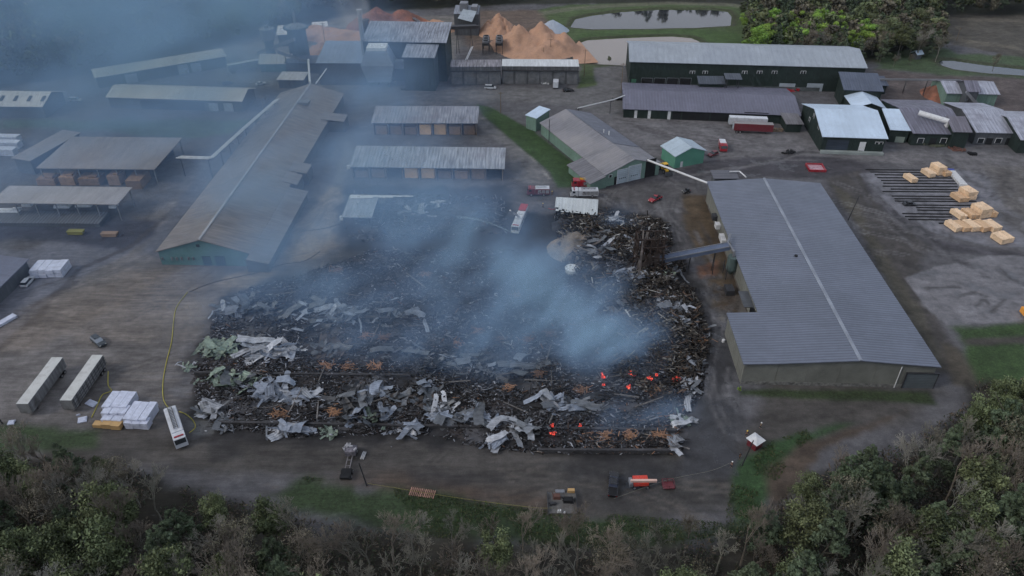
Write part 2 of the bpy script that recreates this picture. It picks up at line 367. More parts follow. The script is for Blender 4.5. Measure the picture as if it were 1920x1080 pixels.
# ponds are dug in: lower ground inside their outline
POND1=[(1067,50),(1077,34),(1110,27),(1160,20.5),(1235,16),(1335,16.5),(1366,20),(1374,30),(1372,47),(1310,51),(1210,53),(1110,54)]
POND2=[(1077,106),(1079,88),(1086,78),(1100,73),(1160,69.5),(1230,66.5),(1262,66),(1297,69),(1312,75),(1322,84),(1328,120),(1180,122),(1080,117)]
POND3=[(1757,114),(1764,110.5),(1790,111.5),(1850,120),(1960,132),(1960,143),(1850,136),(1790,129),(1765,121)]
for P in (POND1,POND2,POND3):
    sdv=polysd(X,Y,pts(*P)); Zg-=1.6*np.clip(0.2-sdv/4.0,0,1)
    m=np.clip(1-np.abs(sdv-1.0)/3.0,0,1)[:,None]*0.75; col=col*(1-m)+C(50,46,40)[None,:]*m
# gentle relief
far=np.clip((np.hypot(X,Y-250)-330)/400,0,1)
Zg+=(fbm(X,Y,300,3,5)-0.4)*40*far
me=bpy.data.meshes.new('ground')
vv=np.stack([X,Y,Zg],1)
idx=np.arange(nx*ny).reshape(ny,nx)
q=np.stack([idx[:-1,:-1],idx[:-1,1:],idx[1:,1:],idx[1:,:-1]],-1).reshape(-1,4)
me.vertices.add(len(vv)); me.vertices.foreach_set('co',vv.astype(np.float32).ravel())
me.loops.add(q.size); me.loops.foreach_set('vertex_index',q.astype(np.int32).ravel())
me.polygons.add(len(q)); me.polygons.foreach_set('loop_start',np.arange(0,q.size,4,dtype=np.int32)); me.polygons.foreach_set('loop_total',np.full(len(q),4,dtype=np.int32))
me.update(calc_edges=True)
a=me.color_attributes.new(name='col',type='FLOAT_COLOR',domain='POINT')
a.data.foreach_set('color',np.concatenate([np.clip(col,0.004,0.8),np.ones((len(X),1))],1).astype(np.float32).ravel())
trk=np.clip((15-X)/30,0,1)*np.clip((205-Y)/25,0,1)*.8+.12
for nm,arr in (('wet',wet),('grs',grs),('trk',trk)):
    t=me.attributes.new(nm,'FLOAT','POINT'); t.data.foreach_set('value',arr.astype(np.float32))
gm=bpy.data.materials.new('ground_surface'); gm.use_nodes=True; nt=gm.node_tree; N=nt.nodes; L=nt.links; b=N['Principled BSDF']
def nd_(t,**k):
    n=N.new(t)
    for kk,v in k.items(): setattr(n,kk,v)
    return n
tc=nd_('ShaderNodeTexCoord')
def nz_(sc,det,scale=(1,1,1),rough=0.65):
    mp=nd_('ShaderNodeMapping'); mp.inputs['Scale'].default_value=scale; L.new(tc.outputs['Object'],mp.inputs[0])
    n=nd_('ShaderNodeTexNoise'); n.inputs['Scale'].default_value=sc; n.inputs['Detail'].default_value=det; n.inputs['Roughness'].default_value=rough; L.new(mp.outputs[0],n.inputs['Vector']); return n.outputs['Fac']
def mr(v,a_,b_,c_,d_):
    n=nd_('ShaderNodeMapRange'); L.new(v,n.inputs[0])
    for i,x in enumerate((a_,b_,c_,d_)): n.inputs[i+1].default_value=x
    return n.outputs[0]
def mt(op,a_,b_):
    n=nd_('ShaderNodeMath',operation=op)
    for i,v in enumerate((a_,b_)):
        if isinstance(v,(int,float)): n.inputs[i].default_value=v
        else: L.new(v,n.inputs[i])
    return n.outputs[0]
ca=nd_('ShaderNodeAttribute',attribute_name='col'); wa=nd_('ShaderNodeAttribute',attribute_name='wet'); ga=nd_('ShaderNodeAttribute',attribute_name='grs')
f1=mr(nz_(0.5,8),0.3,0.7,0.78,1.22); f2=mr(nz_(3.5,5),0.3,0.7,0.82,1.18); f3=mr(nz_(0.22,6,(0.6,1.2,1)),0.32,0.68,0.8,1.2)
gn=mr(nz_(1.6,6,(1,1,1),0.75),0.3,0.7,0.45,1.6)
gf=nd_('ShaderNodeMix',data_type='FLOAT'); L.new(ga.outputs['Fac'],gf.inputs[0]); gf.inputs[2].default_value=1; L.new(gn,gf.inputs[3])
ta=nd_('ShaderNodeAttribute',attribute_name='trk'); f4a=mr(nz_(1.0,7,(0.16,1.3,1),.7),0.34,0.66,0.76,1.2); f4b=mr(nz_(0.35,8,(1,1,1),.72),0.34,0.66,0.78,1.2); f4m=nd_('ShaderNodeMix',data_type='FLOAT'); L.new(ta.outputs['Fac'],f4m.inputs[0]); L.new(f4b,f4m.inputs[2]); L.new(f4a,f4m.inputs[3]); f4=f4m.outputs[0]; f5=mr(nz_(0.06,4,(1,1,1)),0.35,0.65,0.88,1.12)
fac=mt('MULTIPLY',mt('MULTIPLY',mt('MULTIPLY',f1,f2),mt('MULTIPLY',f3,gf.outputs[0])),mt('MULTIPLY',f4,f5))
sc=nd_('ShaderNodeVectorMath',operation='SCALE'); L.new(ca.outputs['Color'],sc.inputs[0]); L.new(fac,sc.inputs['Scale'])
pud=mr(mt('ADD',nz_(0.13,5),mt('MULTIPLY',wa.outputs['Fac'],0.16)),0.60,0.66,0,1)
pud2=mt('MULTIPLY',pud,mr(wa.outputs['Fac'],0.1,0.4,0,1))
dk=nd_('ShaderNodeMix',data_type='RGBA'); L.new(mt('MULTIPLY',pud2,0.45),dk.inputs[0]); L.new(sc.outputs[0],dk.inputs[6]); dk.inputs[7].default_value=(0.03,0.03,0.034,1)
L.new(dk.outputs[2],b.inputs['Base Color'])
rr=mt('SUBTRACT',0.92,mt('MULTIPLY',pud2,0.72)); L.new(rr,b.inputs['Roughness']); b.inputs['Specular IOR Level'].default_value=0.3
bn=nd_('ShaderNodeBump'); bn.inputs['Strength'].default_value=0.5; bn.inputs['Distance'].default_value=0.25; L.new(nz_(1.2,7),bn.inputs['Height']); L.new(bn.outputs[0],b.inputs['Normal'])
me.materials.append(gm)
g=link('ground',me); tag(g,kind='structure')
# water
wm_=bpy.data.materials.new('water_surface'); wm_.use_nodes=True; b=wm_.node_tree.nodes['Principled BSDF']
b.inputs['Base Color'].default_value=(0.035,0.04,0.045,1); b.inputs['Roughness'].default_value=0.06; b.inputs['IOR'].default_value=1.45; b.inputs['Specular IOR Level'].default_value=0.9
n=wm_.node_tree.nodes.new('ShaderNodeTexNoise'); n.inputs['Scale'].default_value=0.8; n.inputs['Detail'].default_value=4
t=wm_.node_tree.nodes.new('ShaderNodeTexCoord'); bb=wm_.node_tree.nodes.new('ShaderNodeBump'); bb.inputs['Strength'].default_value=0.06; bb.inputs['Distance'].default_value=0.1
wm_.node_tree.links.new(t.outputs['Object'],n.inputs['Vector']); wm_.node_tree.links.new(n.outputs['Fac'],bb.inputs['Height']); wm_.node_tree.links.new(bb.outputs[0],b.inputs['Normal'])
wm2=wm_.copy(); b2=wm2.node_tree.nodes['Principled BSDF']; b2.inputs['Base Color'].default_value=(*c8(128,122,118),1); b2.inputs['Roughness'].default_value=0.25; b2.inputs['Specular IOR Level'].default_value=0.4
def grow(P,k):
    P=np.array(pts(*P)); c=P.mean(0); return [tuple(c+(p-c)*k) for p in P]
for nm,P,m_ in (('pond_water',POND1,wm_),('pond_water',POND2,wm2),('stream_water',POND3,wm_)):
    q=MB(); q.poly([(x,y,-0.55) for x,y in grow(P,1.03)]); o=q.build(nm,m_); tag(o,kind='structure')
# ------------------------------------------------------------ building kit
def proj(x,y,z):
    f=(0,math.cos(PITCH),-math.sin(PITCH)); u=(0,math.sin(PITCH),math.cos(PITCH)); d=(x,y,z-CH)
    w_=d[1]*f[1]+d[2]*f[2]; return 960+FPX*d[0]/w_, 540-FPX*(d[1]*u[1]+d[2]*u[2])/w_
def hz(bx,by,ty):
    x,y=G(bx,by); lo,hi=0,100
    for _ in range(40):
        m=(lo+hi)/2
        if proj(x,y,m)[1]>ty: lo=m
        else: hi=m
    return lo
def roofm(name,rgb,period=1.0,sa=0.10,streak=0.25,dirt=None,k=1.0,rough=0.5):
    return mat(name,c8(*rgb,k),rough=rough,metal=0.15,var=0.10,scale=0.12,stripe=(0,period,sa),streak=streak,dirt=dirt,fine=0.06)
def wallm(name,rgb,k=1.0,period=0.6): return mat(name,c8(*rgb,k),rough=0.7,var=0.14,scale=0.3,stripe=(0,period,0.10),streak=0.25,fine=0.06)
M_dark=mat('dark_opening',(0.012,0.013,0.015),rough=0.9)  # near black; also paints the shade inside open bays
M_steel=mat('grey_steel',(0.22,0.23,0.25),rough=0.55,metal=0.4)
M_dsteel=mat('dark_steel',(0.05,0.052,0.058),rough=0.6,metal=0.3)
M_white=mat('white_paint',(0.62,0.63,0.64),rough=0.5,var=0.08,dirt=((0.3,0.29,0.27),0.8,0.4))
M_conc=mat('concrete',(0.22,0.22,0.215),rough=0.9,var=0.25,fine=0.15)
M_door=mat('pale_door',c8(140,150,160),rough=0.55,stripe=(2,0.55,0.12))
M_glass=mat('window_glass',(0.02,0.025,0.03),rough=0.12,spec=0.6)
M_wood=mat('timber_post',(0.16,0.12,0.085),rough=0.85,var=0.3,scale=1.5)
M_lumber=mat('sawn_lumber',c8(205,165,118),rough=0.8,var=0.15,scale=1.0,stripe=(2,0.16,0.18),rnd=0.12,fine=0.12)
M_lumberd=mat('stored_lumber',c8(120,98,80),rough=0.85,var=0.25,scale=1.0,stripe=(2,0.3,0.25),rnd=0.3)
M_wgreen=wallm('dark_green_siding',(30,42,40))
M_tgreen=wallm('teal_green_siding',(72,102,106))
M_ggreen=wallm('pale_green_siding',(100,124,116))
M_beige=wallm('beige_siding',(106,108,104),period=1.2)
M_greyw=wallm('grey_siding',(74,78,84))
class B_: pass
def bldw(name,label,o,ang,L,D,ez,rz,wm,rm,style='gable',over=0.6,cat='building',walls='all',ridge=None,thick=0.22,group=None,base=0.0,rz2=None):
    b=B_(); b.root=empty(name,(o[0],o[1],base),ang,label,cat,group); b.L=L;b.D=D;b.ez=ez;b.rz=rz;b.over=over;b.o=o;b.ang=ang;b.base=base
    yr=D/2 if style=='gable' else D
    if style=='gable': prof=[(over,0),(D-over,0),(D-over,ez-thick),(yr,rz-thick),(over,ez-thick)]
    else: prof=[(over,0),(D-over,0),(D-over,rz-thick),(over,ez-thick)]
    b.prof=prof; b.yr=yr
    if walls=='all':
        q=MB(); q.prism(prof,over,L-over,'x'); b.wall=q.build('wall',wm,b.root)
    elif walls in('open','openback'):
        q=MB()
        pr=[(p[0],p[1]) for p in prof]
        if walls=='open':
            q.prism(pr,over,over+0.2,'x'); q.prism(pr,L-over-0.2,L-over,'x')
            hb=(ez if style=='gable' else rz)-thick
            q.box((L/2,D-over-0.1,hb/2),(L-2*over-0.42,0.2,hb))
            b.wall=q.build('wall',wm,b.root)
    q=MB()
    if style=='gable':
        q.prism([(0,ez-thick),(yr,rz-thick),(yr,rz),(0,ez)],0,L,'x'); q.prism([(yr,rz-thick),(D,ez-thick),(D,ez),(yr,rz)],0,L,'x')
        b.roof=q.build('roof',rm,b.root)
        if ridge:
            q=MB(); q.prism([(yr-0.45,rz-0.02),(yr+0.45,rz-0.02),(yr+0.3,rz+0.22),(yr-0.3,rz+0.22)],0,L,'x'); q.build('ridge_cap',ridge,b.root)
    else:
        q.prism([(0,ez-thick),(D,rz-thick),(D,rz),(0,ez)],0,L,'x'); b.roof=q.build('roof',rm,b.root)
    return b
def frame(A,B,C,z,zc):
    a=G(*A,z);b=G(*B,z);c=G(*C,zc); ux,uy=b[0]-a[0],b[1]-a[1]; L=math.hypot(ux,uy); ux/=L;uy/=L
    return a,math.atan2(uy,ux),L,-uy*(c[0]-a[0])+ux*(c[1]-a[1])
def bld(name,label,A,B,C,ez,rz,wm,rm,style='gable',zc=None,depth=None,**k):
    a,ang,L,d=frame(A,B,C,ez,rz if zc is None else zc)
    D=depth if depth else (2*d if style=='gable' else d)
    return bldw(name,label,a,ang,L,D,ez,rz,wm,rm,style,**k)
def onwall(b,px,py,face='front'):
    """local x (or y) and z where the pixel's ray meets a wall of b"""
    dx=(px-960)/FPX; dy=(540-py)/FPX
    d=Vector((dx, math.cos(PITCH)+dy*math.sin(PITCH), -math.sin(PITCH)+dy*math.cos(PITCH)))
    M=Matrix.Rotation(-b.ang,3,'Z'); o=M@(Vector((-b.o[0],-b.o[1],CH-b.base))); d=M@d
    if face=='front': t=(b.over-o.y)/d.y; p=o+d*t; return p.x,p.z
    if face=='right': t=(b.L-b.over-o.x)/d.x; p=o+d*t; return p.y,p.z
    if face=='left': t=(b.over-o.x)/d.x; p=o+d*t; return p.y,p.z
def panel(b,name,m,a0,a1,z0,z1,face='front',proud=0.04,label=None,parent=None,frame_m=None):
    q=MB(); c=((a0+a1)/2,(z0+z1)/2); w_,h=abs(a1-a0),abs(z1-z0)
    if face=='front': q.box((c[0],b.over-proud/2,c[1]),(w_,proud,h))
    elif face=='right': q.box((b.L-b.over+proud/2,c[0],c[1]),(proud,w_,h))
    else: q.box((b.over-proud/2,c[0],c[1]),(proud,w_,h))
    o=q.build(name,m,parent or b.root)
    if label: o['label']=label
    if frame_m:
        q=MB(); t=0.14
        for s in (0,1):
            aa=a0 if s==0 else a1
            if face=='front': q.box((aa,b.over-proud,c[1]),(t,proud*2+.03,h+t))
            elif face=='right': q.box((b.L-b.over+proud,aa,c[1]),(proud*2+.03,t,h+t))
            else: q.box((b.over-proud,aa,c[1]),(proud*2+.03,t,h+t))
        zz=max(z0,z1)
        if face=='front': q.box((c[0],b.over-proud,zz),(w_-t,proud*2+.03,t))
        elif face=='right': q.box((b.L-b.over+proud,c[0],zz),(proud*2+.03,w_-t,t))
        else: q.box((b.over-proud,c[0],zz),(proud*2+.03,w_-t,t))
        q.build('frame',frame_m,o)
    return o
def ppx(b,name,m,x0,y0,x1,y1,face='front',grounded=False,**k):
    p=onwall(b,x0,y0,face);q=onwall(b,x1,y1,face)
    z0,z1=sorted((p[1],q[1])); a0,a1=sorted((p[0],q[0]))
    if grounded: z0=0.0
    return panel(b,name,m,a0,a1,max(0,z0),max(z0+0.3,z1),face,**k)
# ================================================== right warehouse
RM1=mat('warehouse_roof_metal',c8(100,106,120),rough=0.42,metal=0.35,var=0.08,scale=0.06,stripe=(0,0.92,0.24),streak=0.12,dirt=(c8(84,90,100),0.05,0.4),fine=0.05)
a,ang,L,D=frame((1325,339),(1459,681),(1535,337),7,7); L1=L
W=bldw('warehouse','huge grey ribbed-roof warehouse with beige walls, largest intact building on the right',a,ang,L,D,6.8,8.2,M_beige,RM1,ridge=mat('pale_ridge_metal',c8(128,134,146),rough=0.45,metal=0.3,var=0.12,scale=1.2,stripe=(0,9.0,0.15)))
# lower-left extension as part
q=MB(); ew=7.6; x0=L-19.3
q.prism([(0.02,0),(0.5,0),(0.5,6.5),(-ew+0.5,5.9),(-ew+0.5,0)],x0+0.4,L-0.61,'x')
q.build('side_wing_wall',M_beige,W.root)
q=MB(); q.prism([(-ew,6.24),(-0.01,6.58),(-0.01,6.8),(-ew,6.46)],x0,L,'x'); q.build('side_wing_roof',RM1,W.root)
# stem wall, doors, downspout
q=MB(); q.box((L-0.56,(D-ew)/2,0.45),(0.12,D+ew-1.2,0.9)); q.build('stem_wall',mat('stained_base',(0.16,0.16,0.15),var=0.6,scale=0.9,fine=0.3),W.root)
ppx(W,'roll_up_door',mat('grey_door',c8(84,92,98),rough=0.5,stripe=(2,0.5,0.15)),1700,698,1748,727,'right',grounded=True,proud=0.2,frame_m=M_dsteel)
q=MB(); yy,_=onwall(W,1678,720,'right'); q.cyl((L-0.45,yy,0),(L-0.45,yy,6.3),0.12); q.build('downspout',M_white,W.root)
for xx in (0.2,0.4,0.62,0.8):
    q=MB(); q.box((L-0.57,D*xx,3.2),(0.07,0.16,5.5)); q.build('wall_seam',M_beige,W.root)
# eave gutter, black panel painting the shaded bay in the inner corner, long-side fittings
q=MB(); q.box((x0-4.5,0.56,2.4),(5.5,0.1,4.6)); q.build('dark_bay_panel',M_dark,W.root)
q=MB(); q.box((x0-1.2,-0.9,2.4),(0.2,2.8,4.8)); q.box((x0-8,-0.7,4.9),(7,2.6,0.15)); q.build('bay_canopy',M_greyw,W.root)
for k_,py in enumerate((397,410,428,433)):
    p=onwall(W,1346+(py-397)*0.52,py,'front'); q=MB(); q.box((p[0],-0.2,3.4),(2.2,1.4,1.5)); q.build('fan_housing',M_white if k_ else M_dsteel,W.root,bevel=0.06)
q=MB(); q.box((L/2-8,0.57,0.3),(L-24,0.08,0.6)); q.build('wall_base',mat('mud_base',(0.09,0.08,0.07),var=0.4),W.root)
q=MB(); xr,yr_=[*G(1492,482,7.7)]
vx=(xr-a[0])*math.cos(ang)+(yr_-a[1])*math.sin(ang); vy=-(xr-a[0])*math.sin(ang)+(yr_-a[1])*math.cos(ang)
q.cyl((vx,vy,7.3),(vx,vy,8.3),0.45,n=12); q.build('roof_vent',M_dark,W.root)
# back annex of the warehouse
A2=bld('annex_building','low striped-roof annex behind the far end of the grey warehouse',(1338,335),(1386,335),(1342,319),4.2,4.8,M_greyw,mat('annex_roof_metal',c8(84,86,94),rough=0.5,stripe=(1,1.0,0.3),var=0.1),'shed')
q=MB(); q.tube([(6,3.4,5.1),(9.4,3.6,5.1),(10.5,-0.8,5.1)],0.22); q.build('roof_pipe',M_white,A2.root)
# ================================================== white roofed mill building
RMW=roofm('white_roof_metal',(168,184,202),2.2,0.03,0.05)
PB=bld('mill_building','tall dark green mill building with bright white roof beside the lumber lot',(1542,256),(1666,260),(1527.5,185),6.2,10.5,M_wgreen,RMW,depth=32)
for x in (0,1):
    pass
ppx(PB,'roll_up_door',mat('dark_panel_door',c8(44,52,64),rough=0.5,stripe=(2,0.6,0.2)),1552,262,1588,281,grounded=True)
ppx(PB,'door',M_white,1613,266,1620,282,grounded=True)
for x in (1642,1650): ppx(PB,'window',M_glass,x,266,x+5,270,frame_m=M_white)
q=MB(); q.box((PB.L/2,-0.5,0.5),(PB.L-1,1.6,0.9)); q.build('loading_dock',mat('pale_kerb',c8(120,128,128)),PB.root)
for yy,z in ((8,6.5),(16,7.6),(20,4.5)): panel(PB,'window',M_glass,yy-0.7,yy+0.7,z-0.8,z+0.8,'left',frame_m=M_white)
PB2=bld('lean_to_building','smaller bright white-roofed extension joined to the right of the white-roofed mill',(1669,243),(1710,245),(1656,203),5.2,8.0,M_wgreen,RMW,'shed')
ppx(PB2,'door',mat('pale_green_door',c8(110,120,115)),1680,256,1692,273,grounded=True)
RMP=roofm('weathered_mauve_roof',(104,104,118),1.4,0.12,0.45,dirt=(c8(78,78,88),0.12,0.6))
RMQ=roofm('chalky_roof_metal',(146,150,164),1.4,0.08,0.4,dirt=(c8(106,106,116),0.14,0.75))
PC=bld('planer_building','weathered mauve-roofed building in the middle of the right-hand row',(1712,250),(1816,252),(1693,205),5.0,8.2,M_wgreen,RMP,depth=34)
PD=bld('planer_building','chalky pale-roofed building at the right end of the row behind the lumber lot',(1830,248),(1911,250),(1798,210),5.0,8.2,M_greyw,RMQ,depth=30)
PE=bld('raised_roof_building','dark raised flat-roofed box set between the mauve and the chalky roofs',(1787,247),(1824,248),(1770,217),6.6,9.2,M_wgreen,roofm('mauve_box_roof',(100,98,108),1.4,0.08,0.4),'shed')
for b_,xs_ in ((PC,(1722,1745,1765,1782)),(PD,(1835,1850,1868,1888,1900))):
    for i,x in enumerate(xs_): ppx(b_,'door' if i%2 else 'window',M_dark if i%2 else M_glass,x,259,x+8,268 if not i%2 else 272,grounded=bool(i%2),frame_m=None if i%2 else M_white)
PF=bld('end_building','dark-walled building cut by the right edge of the photo',(1914,262),(1990,265),(1898,216),5.5,8.5,M_wgreen,RMQ,depth=28)
q=MB(); x,y=G(1745,238,5); q.cyl((0,0,0),(9,-5.5,-1.2),1.0,n=12); q.box((9.2,-5.6,-2.2),(1.8,1.8,3.0))
o=empty('duct',(x-4,y+4,9.0),0,'pale cylinder duct lying on the mauve roof','duct'); q.build('duct_pipe',M_white,o)
# small white peak behind
PG=bldw('small_gable_building','small white peaked roof poking up behind the white-roofed mill',G(1578,174,4.6),R(-95),17,13,4.8,7.0,M_wgreen,RMW)
# ================================================== top right long building
RM3=roofm('pale_long_roof',(138,146,156),2.5,0.04,0.15,dirt=(c8(122,130,142),0.05,0.5))
T=bld('long_mill_building','very long dark green building with pale roof below the ponds',(1180,115.5),(1627.5,127.5),(1176,80.5),11,14.5,M_wgreen,RM3)
for x in range(4): ppx(T,'dark_bay_panel',M_dark,1203+x*24,146,1222+x*24,163.5+x*0.5,grounded=True,frame_m=M_steel)  # flat black panels stand in for the shade inside the bays
for x in (1294,1318,1392,1420,1448,1502): 
    for d_ in (0,5): ppx(T,'window',M_glass,x+d_,133,x+d_+3.5,138,frame_m=M_white)
ppx(T,'door',mat('green_door',c8(50,90,72)),1184,148,1192,160,grounded=True)
for x in (1462,1514): ppx(T,'roll_up_door',M_door,x,156,x+27,169,grounded=True)
q=MB(); q.box((T.L*0.55,0.55,0.8),(T.L*0.55,0.08,1.6)); q.build('base_band',mat('pale_base_band',c8(72,78,80),var=0.4),T.root)
T2=bld('porch_building','small dark lean-to with grey roof on the front of the very long green building',(1310,157),(1361,157.5),(1306,142),6.0,7.5,M_wgreen,roofm('dark_grey_roof',(66,72,82)),'shed')
T3=bld('porch_building','narrow raised canopy beside the lean-to on the long green building',(1361,148.5),(1392,149),(1357,137),8.5,9.3,M_wgreen,_mc['dark_grey_roof'],'shed',walls='none')
for x,y in ((1,1),(T3.L-1,1),(1,T3.D-1),(T3.L-1,T3.D-1)):
    q=MB(); q.box((x,y,4.1),(0.3,0.3,8.2)); q.build('post',M_dsteel,T3.root)
T4=bld('side_building','slate grey-roofed building joined to the right end of the very long green building',(1582,168),(1658,171.5),(1557,133.5),7.5,10.5,M_wgreen,roofm('slate_roof',(74,82,98)),'shed')
T5=bldw('side_building','little grey-roofed porch right of the slate-roofed building',G(1640,160,4),R(-5),6,8,4,5.5,M_wgreen,_mc['slate_roof'],'shed')
# ================================================== long low grey roof
RM4=roofm('slate_long_roof',(92,93,108),1.2,0.10,0.15)
Fb=bld('long_shed_building','long low grey-roofed building below the very long green one',(1167.5,204),(1503,217),(1167.5,169),3.9,6.2,M_wgreen,RM4,depth=30)
for x in (1190,1215.5,1253): 
    ppx(Fb,'door',M_white,x,207,x+4.5,216,grounded=True)
for x0_,x1_ in ((1262,1276),(1280,1330),(1334,1390),(1396,1440)): ppx(Fb,'dark_bay_panel',M_dark,x0_,210,x1_,219,grounded=True)  # bay interiors: shade painted as black panels on the wall
Fb2=bld('porch_building','brownish low porch roof at the right end of the long grey-roofed building',(1474,232.5),(1508,233),(1471,196),3.6,4.6,M_wgreen,roofm('brown_grey_roof',(94,92,96)),'shed')
# ================================================== far right twin
TW=bld('twin_building','pale-roofed green-walled building at the far right, left half of a pair',(1775,175),(1811,175.5),(1765,143),5.5,8,M_ggreen,RMQ,depth=16)
TW2=bld('twin_building','pale-roofed green-walled building at the far right, right half of a pair',(1830,176),(1876,177),(1820,144),5.5,8,M_ggreen,RMQ,depth=16)
TW3=bldw('tower_building','narrow peaked grey roof standing between the two far right pale roofs',G(1812,176,7),R(-6),5.5,12,8,10.5,M_greyw,RMP)
HUT=bldw('small_hut','tiny white-roofed hut on the grass right of the woods',G(1717,113),R(20),4.2,4.2,2.6,4.0,M_greyw,RMW)
# ================================================== green garage
GA=R(-65); near=G(1135,329,4.6); Lg=49; org=(near[0]-Lg*math.cos(GA),near[1]-Lg*math.sin(GA))
RM5=roofm('grey_brown_garage_roof',(112,112,118),1.2,0.06,0.3,dirt=(c8(128,126,128),0.08,0.8))
GB=bldw('garage_building','green-walled garage with two pale roll-up doors and mottled grey roof',org,GA,Lg,22.5,4.6,8.2,M_ggreen,RM5,over=0.5)
for p in ((1158,319,1177,338),(1179.5,312,1200,333)):
    o=ppx(GB,'roll_up_door',mat('pale_blue_door',c8(150,162,172),rough=0.5,stripe=(2,0.7,0.12)),p[0],p[1],p[2],p[3],'right',grounded=True,frame_m=M_white)
    q=MB()
    c=onwall(GB,(p[0]+p[2])/2,(p[1]+p[3])/2,'right')
    for k_ in (-1.1,-0.35,0.35,1.1):
        q=MB(); q.box((GB.L-GB.over+0.08,c[0]+k_,1.9),(0.05,0.4,0.28)); q.build('door_window',M_glass,o)
ppx(GB,'door',M_dark,1152,332,1156,340,'right',grounded=True); ppx(GB,'window',M_glass,1142,328,1147,332,'right',frame_m=M_white)
ppx(GB,'dark_bay_panel',M_dark,1212,300,1228,322,'right',grounded=True)  # black panel painted for the shaded bay interior
q=MB(); q.prism([(-6.2,2.75),(-0.01,4.3),(-0.01,4.5),(-6.2,2.95)],Lg-15.5,Lg+0.6,'x'); q.build('side_roof',roofm('grey_garage_side_roof',(100,100,106),1.2,0.06,0.3),GB.root)
q=MB(); q.prism([(0.45,0),(0.45,4.1),(-5.6,2.7),(-5.6,0)],Lg-15,Lg+0.1,'x'); q.build('side_wall',M_ggreen,GB.root)
q=MB(); q.prism([(11.3,8.21),(22.5,4.61),(22.5,4.72),(11.3,8.32)],0.3,Lg-14,'x'); q.build('roof_patch',roofm('blue_grey_roof_half',(90,94,106),1.2,0.06,0.2),GB.root)
for y_,x_ in ((14,24),(15,26)): 
    q=MB(); q.cyl((x_,y_,7),(x_,y_,8.6),0.2); q.build('roof_vent',M_white,GB.root)
TG=bldw('small_tower_building','small white-roofed green block at the far end of the garage',G(984.5,217,5.2),R(-40),5.6,8.8,5.6,6.6,M_ggreen,RMW,'shed',over=0.3)
GS=bld('green_shed','free-standing green gabled shed with pale roof right of the garage',(1238,273),(1266,294),(1299,271.5),4.9,7.3,mat('mid_green_siding',c8(76,124,108),rough=0.7,stripe=(0,0.6,0.1),var=0.1),roofm('pale_aqua_roof',(150,164,176),2,0.03,0.1),depth=13.2)
panel(GS,'door',M_white,3.0,4.0,0,2.2,'right')
# ================================================== lumber storage sheds
def openshed(b,bays,fill,dark=0.4,post=None):
    """posts along the front and one stored lumber stack per filled bay (each stack a thing of its own)"""
    for i in range(bays+1):
        q=MB(); x=b.over+0.15+(b.L-2*b.over-0.3)*i/bays; q.box((x,b.over+0.1,b.ez/2-0.15),(0.32,0.32,b.ez-0.3)); q.build('post',post or M_wood,b.root)
    for i,(h,lab) in fill.items():
        w_=(b.L-2*b.over)/bays; x=b.over+w_*(i+0.5)
        M=Matrix.Rotation(b.ang,3,'Z'); p=M@Vector((x,3.4,0))+Vector((b.o[0],b.o[1],0))
        q=MB(); q.box((0,0,h/2+0.15),(w_*0.78,4.2,h)); 
        e=empty('stored_lumber_stack',p,b.ang,lab,'lumber stack','stored lumber stacks in the open sheds'); q.build('boards',M_lumber if h>3.9 else M_lumberd,e)
        q=MB()
        for s in (-1,0,1): q.box((s*w_*0.3,0,0.075),(0.15,4.2,0.15))
        q.build('bearer',M_wood,e)
RMS=roofm('rusty_streak_roof',(128,130,140),1.1,0.12,0.6,dirt=(c8(98,92,98),0.14,0.6))
sA=bld('storage_shed','open-fronted lumber shed with streaky roof, the farther of two in the centre',(695,230.5),(896,231),(697,198),5.4,7.0,mat('brown_board_wall',c8(66,60,58),var=0.3),RMS,depth=13,zc=7,style='shed',walls='open',cat='shed')
openshed(sA,7,{0:(3.6,'smoke-veiled stack in the leftmost bay of the farther shed'),1:(3.4,'smoke-veiled stack second from left in the farther shed'),2:(3.0,'dim stack third from left in the farther shed'),3:(4.0,'tan stack fourth from left in the farther shed'),4:(4.1,'tan lumber stack fifth from left in the farther shed'),5:(3.3,'brown stack second from right in the farther shed'),6:(3.8,'brown stack in the rightmost bay of the farther shed')})
sB=bld('storage_shed','open-fronted lumber shed with streaky roof, nearer to the burnt area',(655,312.5),(946,316.5),(661,273),4.8,6.8,_mc['brown_board_wall'],roofm('streaky_pale_roof',(136,142,152),1.1,0.12,0.6,dirt=(c8(112,112,120),0.14,0.5)),zc=6.8,style='shed',walls='open',cat='shed')
openshed(sB,9,{0:(2.6,'smoky stack in the leftmost bay of the nearer shed'),1:(3.0,'smoky stack second from left in the nearer shed'),3:(4.0,'tan stack in the fourth bay of the nearer shed'),4:(4.0,'tan stack in the middle bay of the nearer shed'),5:(2.8,'low brown stack right of the middle bay of the nearer shed'),6:(3.0,'low brown stack third from right in the nearer shed'),7:(3.7,'brown stack second from right in the nearer shed')})
q=MB(); q.box((sB.L-6,3,5.6),(3,2.2,0.05)); 
